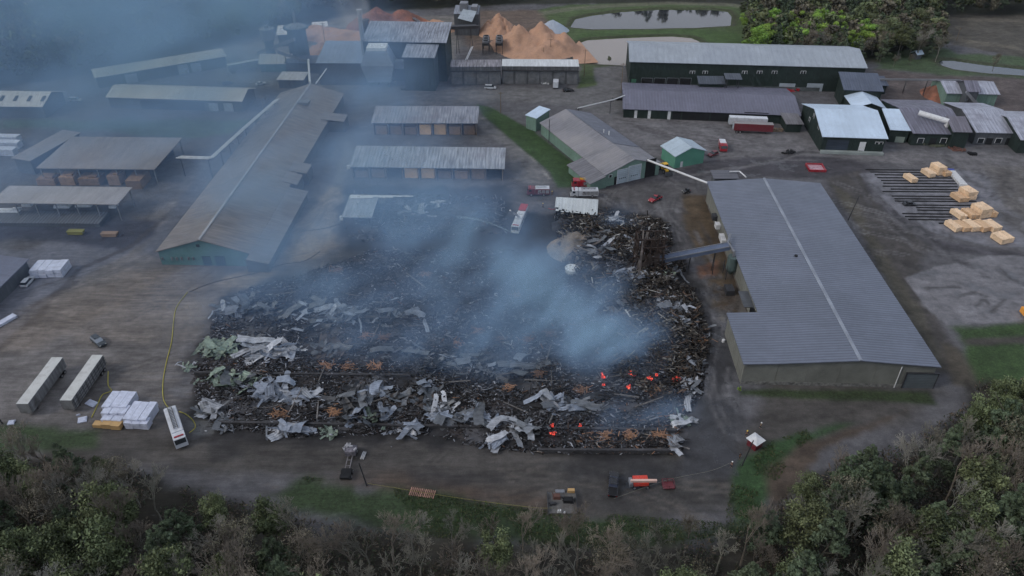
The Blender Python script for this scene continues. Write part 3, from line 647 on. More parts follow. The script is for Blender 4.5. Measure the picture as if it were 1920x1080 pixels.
# burnt shed remains
BR=bld('burnt_shed','small pale roof left standing at the left end of the burnt shed',(640,407),(697,408),(652,366),4.4,5.2,M_dark,roofm('scorched_pale_roof',(132,138,148),1.1,0.06,0.4),style='shed',walls='none',cat='shed')
for x in (0.5,BR.L-0.5):
    for y in (0.5,BR.D-0.5):
        q=MB(); q.box((x,y,2.1),(0.3,0.3,4.2)); q.build('post',M_dsteel,BR.root)
q=MB(); q.box((BR.L/2,BR.D-0.8,2),(BR.L,0.2,3.8)); q.build('back_wall',M_dark,BR.root)
random.seed(5)
q=MB(); n=16; zz=5.35
for i in range(n):
    xa=i*1.25+0.3; d=1.9*(1-i/n)+random.uniform(-.35,.35)+0.35; q.add([(xa,BR.D+0.1,zz),(xa+1.25,BR.D+0.1,zz),(xa+1.25,BR.D+0.1-d,zz-.05),(xa,BR.D+0.1-d,zz-0.05)],[(0,1,2,3)])
q.build('torn_roof_edge',M_white,BR.root)
# white roof with the charred lower edge
a_,ang_,L_,D_=frame((1039,398),(1120,403),(1039,369),4.2,5.6)
WR=empty('burnt_roof_building',(a_[0],a_[1],0),ang_,'white roof with a ragged charred lower edge in the wreckage','building')
q=MB(); nn=34
for i in range(nn):
    x0_=L_*i/nn; x1_=L_*(i+1)/nn
    cut=max(0,2.4-2.6*(i/nn)**0.7+random.uniform(-0.6,0.5)) if i>2 else 2.5
    def P_(x,y): return (x,y,4.2+1.4*y/D_-0.03*math.sin(x*3))
    q.add([P_(x0_,cut),P_(x1_,cut),P_(x1_,D_),P_(x0_,D_),(x0_,cut,P_(0,cut)[2]-0.15),(x1_,cut,P_(0,cut)[2]-0.15),(x1_,D_,5.45),(x0_,D_,5.45)],[(0,1,2,3),(4,7,6,5),(0,4,5,1),(2,6,7,3)])
    if i%4==1:
        q.add([P_(x0_,cut*0.3),P_(x1_+0.6,cut*0.25),P_(x1_+.6,cut*0.6),P_(x0_,cut*0.7)],[(0,1,2,3)])
q.build('roof',roofm('white_scorched_roof',(166,172,176),1.1,0.04,0.15),WR)
for x in (0.5,L_*0.33,L_*0.66,L_-0.5):
    q=MB(); q.box((x,D_-0.6,2.7),(0.3,0.3,5.3)); q.build('charred_post',M_dark,WR)
    q=MB(); q.box((x,2.2,2.2),(0.25,0.25,4.4)); q.build('charred_post',M_dark,WR)
q=MB(); q.box((L_/2,D_-0.2,2.6),(L_-0.2,0.2,5.1)); q.build('back_wall',M_dark,WR)
# ================================================== long left building
RM10=roofm('long_grey_roof',(114,109,108),3.0,0.03,0.45,dirt=(c8(94,90,90),0.06,0.6))
a10=G(291,472,4.6); LL=123.0; an=R(-91.9); o10=(a10[0]-LL*math.cos(an),a10[1]-LL*math.sin(an))
LB=bldw('long_building','very long gabled building with teal end wall running away on the left',o10,an,LL,26.9,4.6,8.8,M_greyw,RM10,over=0.5,ridge=mat('thin_ridge_metal',c8(132,134,140),var=.3))
q=MB(); q.prism([(0.55,0),(26.35,0),(26.35,4.3),(13.45,8.5),(0.55,4.3)],LL-0.5,LL-0.44,'x'); q.build('gable_wall',M_tgreen,LB.root)
for x in (303,321,330,339,352,361): ppx(LB,'window',M_glass,x,482,x+4,487,'right',proud=0.12,frame_m=M_steel)
ppx(LB,'roll_up_door',mat('deep_teal_door',c8(48,70,86)),378,480,398,495,'right',grounded=True,proud=0.12); ppx(LB,'roll_up_door',_mc['deep_teal_door'],402,480,424,495,'right',grounded=True,proud=0.12)
ppx(LB,'gable_vent',M_dark,367,458,375,463,'right',proud=0.12)
# lean-to along the near right side
q=MB(); q.prism([(26.92,4.36),(33.0,2.95),(33.0,3.15),(26.92,4.58)],LL-40,LL+3.0,'x'); q.build('side_roof',roofm('blue_lean_roof',(110,108,112),2.0,0.03,0.35),LB.root)
q=MB(); q.prism([(26.4,0),(32.5,0),(32.5,2.85),(26.4,3.95)],LL-39.5,LL+2.5,'x'); q.build('side_wall',M_greyw,LB.root)
for x_,w_ in ((22,8),(66,5),(74,4)):
    q=MB(); q.prism([(24,5.4),(24+w_+1,4.3),(24+w_+1,4.5),(24,5.6)],x_,x_+7,'x'); q.build('side_roof',_mc['blue_lean_roof'],LB.root)
    q=MB(); q.box((x_+3.5,24+w_/2+1.5,2.1),(6.4,w_-1,4.0)); q.build('side_wall',M_greyw,LB.root)
q=MB(); q.box((20,16,8.6),(3.2,4,0.9)); q.build('roof_hatch',M_steel,LB.root)
# ================================================== left hand sheds
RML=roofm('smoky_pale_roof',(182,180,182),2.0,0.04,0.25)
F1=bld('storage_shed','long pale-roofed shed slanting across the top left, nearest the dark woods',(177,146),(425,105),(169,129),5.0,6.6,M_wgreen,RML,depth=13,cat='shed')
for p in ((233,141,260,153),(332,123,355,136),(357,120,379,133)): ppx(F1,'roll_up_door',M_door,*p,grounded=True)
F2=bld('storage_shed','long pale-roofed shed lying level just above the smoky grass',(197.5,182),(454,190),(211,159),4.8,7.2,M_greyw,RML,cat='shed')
ppx(F2,'dark_bay_panel',M_dark,262,188,385,204,grounded=True)  # shaded interior painted as one black panel
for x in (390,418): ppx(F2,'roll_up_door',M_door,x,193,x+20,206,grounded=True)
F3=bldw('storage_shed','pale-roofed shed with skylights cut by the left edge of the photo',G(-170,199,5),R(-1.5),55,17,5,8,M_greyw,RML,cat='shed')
e_=G(80,200,5); F3.root.location=(e_[0]-55,e_[1]+1.4,0)
for i in range(6):
    q=MB(); q.box((53.5-i*5.6,4.4,6.62),(1.4,3.2,0.06)); o=q.build('skylight',M_dsteel,F3.root); o.rotation_euler=(0,0,0); 
    o.data.transform(Matrix.Translation((0,4.4,6.62))@Matrix.Rotation(math.atan2(3,8.5),4,'X')@Matrix.Translation((0,-4.4,-6.55)))
def carport(name,label,A,B,C,ez,rz,rm,nb=6,**k):
    b=bld(name,label,A,B,C,ez,rz,M_greyw,rm,'shed',walls='none',cat='shed',**k)
    for i in range(nb+1):
        for y in (0.8,b.D-0.8):
            q=MB(); q.box((0.8+(b.L-1.6)*i/nb,y,(ez if y<2 else rz)/2-0.15),(0.28,0.28,(ez if y<2 else rz)-0.3)); q.build('post',M_steel,b.root)
    q=MB(); q.box((b.L/2,0.8,ez-0.45),(b.L-1.9,0.22,0.4)); q.build('beam',M_steel,b.root)
    return b
C1=carport('open_shed','broad grey flat roof on posts left of the overhead pipes',(67,315),(290,317.5),(135,256),6.0,6.6,roofm('grey_flat_roof',(122,118,122),4,0.03,0.2))
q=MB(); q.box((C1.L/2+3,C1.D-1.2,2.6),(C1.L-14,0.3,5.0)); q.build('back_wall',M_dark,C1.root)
q=MB(); q.box((0,0,1.6),(5,8,3.2)); e=empty('stored_lumber_stack',G(262,345),0,'brown lumber stack in the shade under the right end of the broad grey roof','lumber stack','stored lumber stacks in the open sheds'); q.build('boards',M_lumberd,e)
for px_,w_,h_,lb_ in ((95,6,2.2,'low stack under the left end of the broad grey roof'),(135,5,3.0,'stack second from left under the broad grey roof'),(175,7,2.4,'wide stack under the middle of the broad grey roof'),(222,4,3.4,'tall stack right of the middle under the broad grey roof')):
    q=MB(); q.box((0,0,h_/2+.15),(w_,5,h_)); q.box((w_*.2,-.5,h_+.5),(w_*.4,3,.7)); e=empty('stored_lumber_stack',G(px_,342),0,lb_,'lumber stack','stored lumber stacks in the open sheds'); q.build('boards',M_lumberd,e); q=MB(); q.box((0,0,.075),(w_,.2,.15)); q.build('bearer',M_wood,e)
C2=carport('open_shed','long narrow grey roof on posts above racks of wrapped lumber',(-20,380),(220,383),(260,351),6.2,6.5,roofm('pale_flat_roof',(140,138,142),4,0.03,0.2))
C3=bld('covered_ramp','narrow grey roof running diagonally beside the broad grey roof',(20,296),(56,302),(91,239),5.5,6.2,M_greyw,_mc['grey_flat_roof'],'shed',cat='shed')
C4=bldw('storage_building','grey-roofed shed cut by the left edge with lumber packs beside it',(0,0),0,30,26,4.2,6,M_greyw,roofm('lower_left_roof',(98,102,118),3,0.03,0.15),cat='shed')
c4=G(58,482,4.2); C4.root.rotation_euler=(0,0,R(-118)); 
C4.root.location=(c4[0]-0.0,c4[1],0); C4.root.location=(c4[0]-30*0,c4[1],0)
C4.root.rotation_euler=(0,0,R(180+88)); 
C4.root.location=(c4[0]-26,c4[1],0)
# rack decks under C2
dk=bldw('lumber_deck','grey slatted platform with wrapped lumber under the narrow grey roof',G(-40,424),R(-1),38,7,1.3,1.5,M_greyw,roofm('deck_slats',(92,96,104),1.0,0.3,0.3),'shed',over=0.1,cat='platform')
for i,(x,y,s) in enumerate(((55,393,3),(120,396,5),(160,394,5),(215,396,2.2),(20,404,7))):
    gx,gy=G(x,y); q=MB(); q.box((0,0,1.9),(s,1.6,0.9),top=(0.9,0.8)); q.box((s*0.3,0.9,1.8),(s*0.4,1.3,0.7))
    o=q.build('wrapped_lumber',mat('white_wrap',c8(190,196,206),rough=0.45,var=0.2,scale=2,fine=0.15),None,bevel=0.05,loc=(gx,gy,0)); tag(o,['white wrapped lumber at the left on the slatted deck','white wrapped lumber second from left on the slatted deck','long white wrapped lumber at the middle of the slatted deck','short white bundle near the right end of the slatted deck','flat pale bundle in front at the left of the slatted deck'][i],'lumber pack','wrapped lumber on the deck')
for x,y,c_,lb in ((144,436,(112,112,66),'yellow skip in the dark yard below the slatted deck'),(207,440,(120,102,88),'orange-brown skip in the dark yard below the slatted deck')):
    gx,gy=G(x,y+3); q=MB(); q.prism([(-2.1,0.2),(2.1,0.2),(2.4,1.2),(-2.4,1.2)],-0.8,0.8); q.box((0,0,1.25),(4.9,1.8,0.12)); o=q.build('skip',mat('skip_%d'%x,c8(*c_)),None,loc=(gx,gy,0)); tag(o,lb,'skip')
# ================================================== mill complex, top centre
PH=bld('powerhouse','tallest dark green block with streaky grey roof among the sawdust piles',(677,77),(837,80),(694,39),17.5,20.5,M_wgreen,roofm('powerhouse_roof',(122,128,140),1.3,0.12,0.7,dirt=(c8(150,156,168),0.1,0.5)),zc=20.5,style='shed')
PH2=bld('powerhouse_wing','lower green block with small pale roof in front of the powerhouse',(753,107),(815,108.5),(757,90),14.8,16.6,M_wgreen,_mc['powerhouse_roof'],'shed',depth=12.5)
PH3=bldw('storage_bin','small grey bin cabinet at the foot of the powerhouse wing',G(821,150),R(-3),3.2,3,3.5,3.8,M_greyw,M_steel,'shed',over=0.1,cat='bin')
x,y=G(706,158); q=MB()
q.add([(-5,-4,3),(5,-4,3),(5,4,3),(-5,4,3),(-7.2,-5,13),(7.2,-5,13),(7.2,5,13),(-7.2,5,13),(-4.6,-4,21),(4.6,-4,21),(4.6,4,21),(-4.6,4,21)],[(0,3,2,1),(8,9,10,11)]+[(i+k,(i+1)%4+k,(i+1)%4+4+k,i+4+k) for k in (0,4) for i in range(4)])
e=empty('dust_hopper',(x+2,y,0),0,'big pale grey tapered hopper hanging in the smoke left of the powerhouse','hopper'); q.build('bin',mat('hopper_steel',c8(112,122,138),var=0.15,stripe=(2,2.4,0.06)),e)
q=MB(); q.box((0,0,21.8),(8.4,7,1.6)); q.build('cap',M_white,e); e.scale=(1,1,.76)
q=MB(); q.box((11,0,12),(8,3,4.5)); q.build('outlet_duct',_mc['hopper_steel'],e)
q=MB(); [q.box((a1,b1,1.6),(0.5,0.5,3.2)) for a1 in (-4,4) for b1 in (-3,3)]; q.build('leg',M_dsteel,e)
def stack(name,label,bx,by,ty,r,m,cat='chimney',top=None,n=14):
    x,y=G(bx,by); h=hz(bx,by,ty); e=empty(name,(x,y,0),0,label,cat); q=MB(); q.cyl((0,0,0),(0,0,h),r,r*0.92,n); q.build('shaft',m,e,smooth=False)
    q=MB(); q.cyl((0,0,h),(0,0,h+0.6),r*1.25,r*1.25,n); q.build('rim',m,e); return e,h
stack('chimney','tall pale grey steel chimney left of the powerhouse',688,148,20,1.0,mat('stack_steel',c8(120,126,136)))
stack('chimney','shorter black chimney touching the powerhouse roof corner',694,120,39,1.5,mat('black_steel',(0.015,0.014,0.014)))
e,h=stack('silo','broad dark cylindrical silo veiled in smoke beside the orange chip piles',566,122,52,4.6,mat('silo_steel',c8(70,84,98),stripe=(2,1.5,0.1)),'silo',n=24)
q=MB(); q.cyl((0,0,h+.6),(0,0,h+2.2),4.6,1.0,24); q.cyl((0,0,h+2.2),(0,0,h+7),0.7,0.7,8); q.build('cone_top',M_steel,e)
e,h=stack('cyclone_tower','slim smoky cyclone tower on a small building at the upper left',513,126,76,2.2,_mc['silo_steel'],'tower')
q=MB(); q.cyl((0,0,h+.6),(0,0,h+5.5),3.0,3.4,14); q.cyl((0,0,h+5.5),(0,0,h+7),1,1,8); q.build('cyclone_head',M_steel,e)
K0=bldw('small_gable_building','smoke-veiled gabled building under the slim cyclone tower',G(487,136),R(2),15,10,4,7,M_tgreen,_mc['smoky_pale_roof'])
K1=bldw('small_shed','small flat-roofed shed beyond the far end of the very long left building',G(521,166),R(-2),12,9,4,4.5,M_greyw,_mc['smoky_pale_roof'],'shed')
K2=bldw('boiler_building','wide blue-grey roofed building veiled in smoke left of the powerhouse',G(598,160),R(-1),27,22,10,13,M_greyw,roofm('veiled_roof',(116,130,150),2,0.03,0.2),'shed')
K3=bldw('boiler_building','low dark building in the smoke just past the long building ridge',G(536,138),R(-2),16,8,5,6,M_greyw,_mc['slate_roof'],'shed')
K4=bldw('small_shed','pale lattice-roofed structure behind the slim cyclone tower',G(522,88),R(8),12,9,6,8,M_greyw,_mc['smoky_pale_roof'],'shed')
K5=bldw('small_shed','small pale roof beside the orange chip pile behind the silo',G(588,66),R(15),8,6,4,5,M_greyw,_mc['smoky_pale_roof'],'shed')
def conveyor(label,p0,p1,w_,h_,m,legs=3,name='conveyor',side=None):
    """inclined gallery between two points of the place (x,y,z)"""
    p0=Vector(p0);p1=Vector(p1); e=empty(name,(p0.x,p0.y,0),0,label,'conveyor'); d=p1-p0; L_=d.length
    Mx=d.to_track_quat('X','Z').to_matrix(); mid=(p0+p1)/2-Vector((p0.x,p0.y,0))
    q=MB(); q.box(tuple(mid),(L_,w_,h_),M=Mx); q.build('gallery',m,e)
    q=MB()
    for s in (-1,1):
        o_=Mx@Vector((0,s*w_*0.5,h_*0.55)); q.box(tuple(mid+o_),(L_*1.01,0.16,0.3),M=Mx)
    q.build('side_rail',side or M_steel,e)
    for i in range(legs):
        t=(i+0.5)/legs; p=p0+d*t-Vector((p0.x,p0.y,0)); q=MB()
        for s in (-1,1):
            q.cyl((p.x+s*0.9*abs(d.y)/L_,p.y+s*0.9*abs(d.x)/L_,0),(p.x,p.y,p.z-h_*0.4),0.13,n=5)
        q.build('trestle',M_dsteel,e)
    return e
def g3(px,py,z): return (*G(px,py,z),z)
conveyor('blue-grey inclined conveyor from the grey warehouse to the burnt tower',g3(1366,462,8.5),g3(1226,489,4.5),2.2,1.1,mat('blue_grey_gallery',c8(74,84,104)),3)
conveyor('dark belt conveyor feeding the powerhouse from the chip tower',g3(843,52,14),g3(895,50,9),2.2,1.4,M_dsteel,2)
conveyor('thin diagonal smoky conveyor crossing behind the slim cyclone tower',g3(484,100,6),g3(552,74,14),1.6,1.2,M_steel,3)
conveyor('thin smoky conveyor sloping down to the foot of the silo',g3(520,98,14),g3(575,116,7),1.2,1.0,M_steel,2)
conveyor('pale conveyor running down in front of the two far right pale roofs',g3(1812,172,7.5),g3(1838,203,1.5),1.8,0.9,M_steel,2)
conveyor('long thin conveyor over bare soil to the far right pale roofs',g3(1800,151,8),g3(1642,149,5),0.7,0.5,M_steel,4)
conveyor('thin dark conveyor leaning on the brown chip pile behind the powerhouse',g3(772,33,4),g3(786,42,10),1,1,M_dsteel,1)
CT=bldw('chip_tower','ribbed grey chip screening tower among the sawdust piles at the top',G(852,66),R(-4),13,9,11,13,M_greyw,_mc['powerhouse_roof'],'shed',over=0.2,cat='tower')
q=MB(); q.box((5,5,13.5),(4,5,4)); q.box((10.5,4.5,12.6),(3,6,3)); q.build('upper_house',M_steel,CT.root)
q=MB(); q.add([(2.5,-3,9.5),(10,-4.5,8.2),(12,1,12.2),(5,1.5,13)],[(0,1,2,3)]); q.build('sloping_roof',M_door,CT.root)
# drying kilns
KM=mat('kiln_panel_wall',c8(84,86,90),rough=0.85,var=0.25,scale=0.25,stripe=(0,3.0,0.18),streak=0.5)
k1=bld('dry_kiln','stained grey kiln block with patchy roof right of the powerhouse',(844,125),(939.5,124.7),(847,112),8.2,8.6,KM,roofm('kiln_roof',(118,116,122),2.0,0.15,0.8),'shed',over=0.15,cat='kiln')
k2=bld('dry_kiln','grey kiln block with bright white roof strip, nearest the square pond',(940.5,123.5),(1086,124.5),(942,110.5),8.2,8.6,KM,roofm('kiln_roof_white',(176,180,184),2.0,0.05,0.2),'shed',over=0.15,cat='kiln')
for k_,n in ((k1,4),(k2,6)):
    q=MB(); q.box((k_.L/2,-0.2,6.2),(k_.L,0.7,0.35)); q.build('door_rail',M_dsteel,k_.root)
    for i in range(n): panel(k_,'kiln_door',mat('kiln_door_panel',c8(90,92,96),var=0.3,scale=0.5),k_.L*(i+0.08)/n,k_.L*(i+0.92)/n,0.2,5.9,'front',proud=0.12)
# cooling fans
for i,(bx,lb) in enumerate(((911,'round-fan cooler stack, left of the twin stacks by the sawdust pile'),(936,'round-fan cooler stack, right of the twin stacks by the sawdust pile'))):
    x,y=G(bx,104); e=empty('cooling_unit',(x,y,0),0,lb,'cooling unit','twin cooling stacks'); q=MB(); q.box((0,6,5),(3.6,10,1.2)); [q.box((a1,b1,2.2),(0.3,0.3,4.4)) for a1 in (-1.5,1.5) for b1 in (1.5,6,10.5)]; q.build('frame',M_dsteel,e)
    for yy in (2,6,10): q=MB(); q.cyl((0,yy,5.6),(0,yy,6.6),1.5,1.6,16); q.build('fan_ring',M_steel,e); q=MB(); q.cyl((0,yy,6.62),(0,yy,6.66),1.25,1.25,16); q.build('fan_grille',M_dark,e)
# tarp dome by the pond
def mound(name,label,cat,px,py,rx,ry,h,m,seed=0,rz=0,peaks=None,rough=0.25,n=44,group=None):
    x,y=G(px,py); q=MB(); vs=[];fs=[]
    for j in range(n):
        for i in range(n):
            u=i/(n-1)*2-1; v=j/(n-1)*2-1; d=math.hypot(u,v); 
            hh=0
            for (pu,pv,ph,pr) in (peaks or [(0,0,1,1)]):
                dd=math.hypot(u-pu,v-pv)/pr; hh=max(hh,ph*max(0,1-dd**1.25))
            nn=mnoise.fractal((u*2.2+seed,v*2.2,seed),0.8,2,5)
            z=h*hh*(1+rough*nn)+ (0.05*h*mnoise.noise((u*9+seed,v*9,1)) if hh>0.02 else 0) -0.06
            vs.append((u*rx,v*ry,max(z,-0.1)))
    for j in range(n-1):
        for i in range(n-1): k=j*n+i; fs.append((k,k+1,k+n+1,k+n))
    q.add(vs,fs); o=q.build(name,m,None,smooth=True,loc=(x,y,0)); o.rotation_euler=(0,0,rz); tag(o,label,cat,group); return o
SD1=mat('orange_sawdust',c8(158,126,106),rough=0.95,var=0.2,scale=0.12,fine=0.15,bump=0.4,dirt=(c8(126,102,88),0.12,0.9))
SD2=mat('brown_bark',c8(104,72,60),rough=0.95,var=0.3,scale=0.2,fine=0.2,bump=0.4,dirt=(c8(170,110,84),0.08,0.6))
mound('sawdust_pile','pale orange rounded sawdust cone left of the twin cooling stacks','sawdust pile',935,62,12,14,9.5,SD1,1,0,[(0,0,1,.9),(.35,-.3,.6,.5),(-.3,.2,.7,.6)],.55)
mound('sawdust_pile','biggest orange sawdust ridge, between the kilns and the square pond','sawdust pile',1012,92,23,25,9.5,SD1,2,0.2,[(-.45,.3,.85,.6),(0.1,0.35,.9,.5),(.3,-.05,.9,.6),(-.2,0.0,.6,.7),(-.05,-.3,.5,.5)],.6)
mound('sawdust_pile','dark brown bark heap behind the powerhouse roof','bark pile',735,52,24,12,10,SD2,3,-0.05,[(-.3,0,1,.8),(.3,0,.9,.8)])
mound('sawdust_pile','low orange chip pile right behind the powerhouse','chip pile',815,55,13,9,5,SD1,4)
mound('sawdust_pile','wide orange chip pile veiled by smoke left of the tall chimney','chip pile',615,68,22,14,5,SD1,5,0,[(-.3,.2,1,.8),(.3,-.1,.8,.8)])
mound('sawdust_pile','small orange chip pile just right of the silo','chip pile',602,102,8,8,6,SD1,6)
mound('soil_pile','reddish earth bank by the far right pale roofs','soil pile',1752,180,5,9,5,SD2,7)
mound('tarp_cover','pale grey tarpaulin dome between the long pond and the sawdust','cover',1036,57,9,6.5,5.5,mat('tarp',c8(140,150,164),rough=0.5,var=0.1),8,0,None,0.05)
# overhead pipes
def pipeline(label,P,r,m,name='overhead_pipe',n=1,gap=0.7,legs=None,cat='pipe'):
    e=empty(name,(P[0][0],P[0][1],0),0,label,cat)
    o_=Vector((P[0][0],P[0][1],0))
    for k_ in range(n):
        q=MB(); q.tube([tuple(Vector(p)-o_+Vector((k_*gap,0,k_*gap*0.35))) for p in P],r,8); q.build('pipe',m,e)
    for t in legs or []:
        a1,b1,f=t; p=Vector(P[a1]).lerp(Vector(P[b1]),f)-o_; q=MB(); q.box((p.x+gap*(n-1)/2,p.y,p.z/2),(0.25,0.25,p.z)); q.box((p.x+gap*(n-1)/2,p.y,p.z-0.3),(gap*n+1,0.2,0.2)); q.build('support',M_dsteel,e)
    return e
pipeline('white overhead pipe from the green garage to the grey warehouse',[g3(1214,300,6.5),g3(1326,343,7.4)],0.35,M_white,legs=[(0,1,0.0)])
pipeline('pale twin pipe rack climbing beside the very long left building',[g3(330,296,7),g3(391,298,7),g3(455,240,7),g3(515,188,7)],0.2,M_white,n=3,gap=0.9,legs=[(0,1,0.05),(0,1,0.9)]+[(1,2,f) for f in (0.25,0.5,0.75,1)]+[(2,3,f) for f in (0.3,0.6,0.9)])
pipeline('white pipe dropping from the silo to the far end of the long building',[g3(578,112,10),g3(581,154,8.9)],0.45,M_white)
pipeline('thin white pipe slanting to the far gable of the long building',[g3(612,129,9),g3(592,157,7.5)],0.25,M_white)
pipeline('pale twin pipes crossing the road above the green garage',[g3(1083,203,5.5),g3(1150,187,5.5),g3(1168,180,5.5)],0.2,M_white,n=2,gap=0.8,legs=[(0,1,0.0),(0,1,0.9)])
pipeline('white pipes behind the stained grey kiln',[g3(873,112,9),g3(884,88,4)],0.2,M_white,n=2)
# silo and ducting at the warehouse wall
x,y=G(1368,518); e=empty('dust_collector',(x,y,0),0,'greenish dust collector against the long wall of the grey warehouse','dust collector'); q=MB(); q.cyl((0,0,2.6),(0,0,6.6),1.5,1.5,14); q.cyl((0,0,0.9),(0,0,2.6),0.4,1.5,14); q.build('cyclone',mat('green_grey_steel',c8(70,84,84)),e)
q=MB(); [q.box((a1,b1,2.2),(0.2,0.2,4.4)) for a1 in (-1.6,1.6) for b1 in (-1.6,1.6)]; q.build('leg',M_dsteel,e)
q=MB(); q.tube([(0,0,6.6),(0,0,8),(-1,4,8.4),(1,9,8.2)],0.4); q.build('duct',M_steel,e)
# burnt tower
x,y=G(1216,522); TWR=empty('burnt_tower',(x,y,0),0,'tall rust-black burnt tower skeleton at the end of the conveyor','tower'); q=MB()
BRM=mat('burnt_rust',(0.035,0.024,0.02),rough=0.9,var=0.5,scale=0.6,fine=0.3,rnd=0.2)
random.seed(8)
for i in range(5):
    for s in (0,1):
        q.box((-4+i*1.8,s*4.5,6.5),(0.3,0.3,13+random.uniform(-2,1)))
for z in (3,6.5,10,12.6):
    q.box((0,0,z),(8,0.25,0.3)); q.box((0,4.5,z),(8,0.25,0.3)); q.box((-4,2.2,z),(0.25,4.4,0.3)); q.box((3.6,2.2,z),(0.25,4.4,0.3))
q.build('frame',BRM,TWR)
q=MB()
for k in range(26):
    xx=random.uniform(-3.6,3.8); zz=random.uniform(1,12); w_=random.uniform(.8,2.4); h_=random.uniform(1.2,4)
    q.box((xx,random.choice([-.1,4.6,2.2,4.7]),zz),(w_,.08,h_),M=Matrix.Rotation(random.gauss(0,.15),3,'Y')@Matrix.Rotation(random.gauss(0,.25),3,'X'))
for k in range(8): q.box((3.9,random.uniform(0,4),random.uniform(2,11)),(.1,random.uniform(1,2.4),random.uniform(1,3.5)),M=Matrix.Rotation(random.gauss(0,.2),3,'X'))
q.build('scorched_cladding',mat('scorched_cladding',(0.04,0.030,0.026),rough=0.85,var=0.6,scale=0.8,stripe=(0,0.4,0.2)),TWR)
q=MB()
for k in range(16): q.box((random.uniform(-4,4),random.uniform(-.5,5),random.uniform(3,12)),(random.uniform(3,7),.18,.22),M=Matrix.Rotation(random.uniform(0,3.1),3,'Z')@Matrix.Rotation(random.gauss(0,.6),3,'Y'))
q.build('fallen_girder',BRM,TWR)
q=MB(); q.add([(-4.6,-1,0),(-3.9,-1,0),(-1.2,1,14.5),(-1.9,1,14.5)],[(0,1,2,3)]); q.add([(-3.2,-3,0),(-2.8,-3,0),(-2.6,1,15),(-3.0,1,15)],[(0,1,2,3)]); q.box((-3.4,-3,5.4),(0.5,0.5,11)); q.build('leaning_sheet',mat('burnt_pale_steel',(0.14,0.12,0.11),var=0.5,scale=0.7),TWR)
# ------------------------------------------------------------ vehicles
def paintm(name,rgb,**k): return mat(name,c8(*rgb),rough=0.38,var=0.06,scale=0.6,spec=0.5,dirt=((0.12,0.11,0.1),1.0,0.25),**k)
M_tyre=mat('rubber_tyre',(0.02,0.02,0.021),rough=0.9); M_rim=mat('wheel_rim',(0.35,0.35,0.36),rough=0.4,metal=0.6)
M_black=mat('black_paint',(0.012,0.013,0.016),rough=0.3,spec=0.5); M_lamp=mat('lamp_lens',(0.6,0.6,0.55),rough=0.2); M_tail=mat('tail_lens',(0.3,0.02,0.02),rough=0.3)
M_red=paintm('fire_red_paint',(132,30,42)); M_vwhite=paintm('vehicle_white',(172,176,184)); M_dred=paintm('dark_red_paint',(92,34,42)); M_yel=mat('yellow_paint',c8(190,150,50),rough=0.5); M_orange=mat('lift_orange_red',c8(176,58,44),rough=0.5)
M_chrome=mat('bright_metal',(0.5,0.5,0.52),rough=0.3,metal=0.7)
def at2(pa,pb,z=0):
    """base point and heading from tail and nose pixels on the ground"""
    a=Vector(G(*pa));b=Vector(G(*pb)); m=(a+b)/2; return (m.x,m.y,0),math.atan2(b.y-a.y,b.x-a.x)
def wheels(e,xs_,w,r=0.36,t=0.26,dual=False):
    for x in xs_:
        for s in (-1,1):
            q=MB(); q.cyl((x,s*(w/2-t),r),(x,s*(w/2+0.01),r),r,n=16); o=q.build('wheel',M_tyre,e)
            q=MB(); q.cyl((x,s*(w/2+0.005),r),(x,s*(w/2+0.03),r),r*0.58,n=12); q.build('rim',M_rim,o)
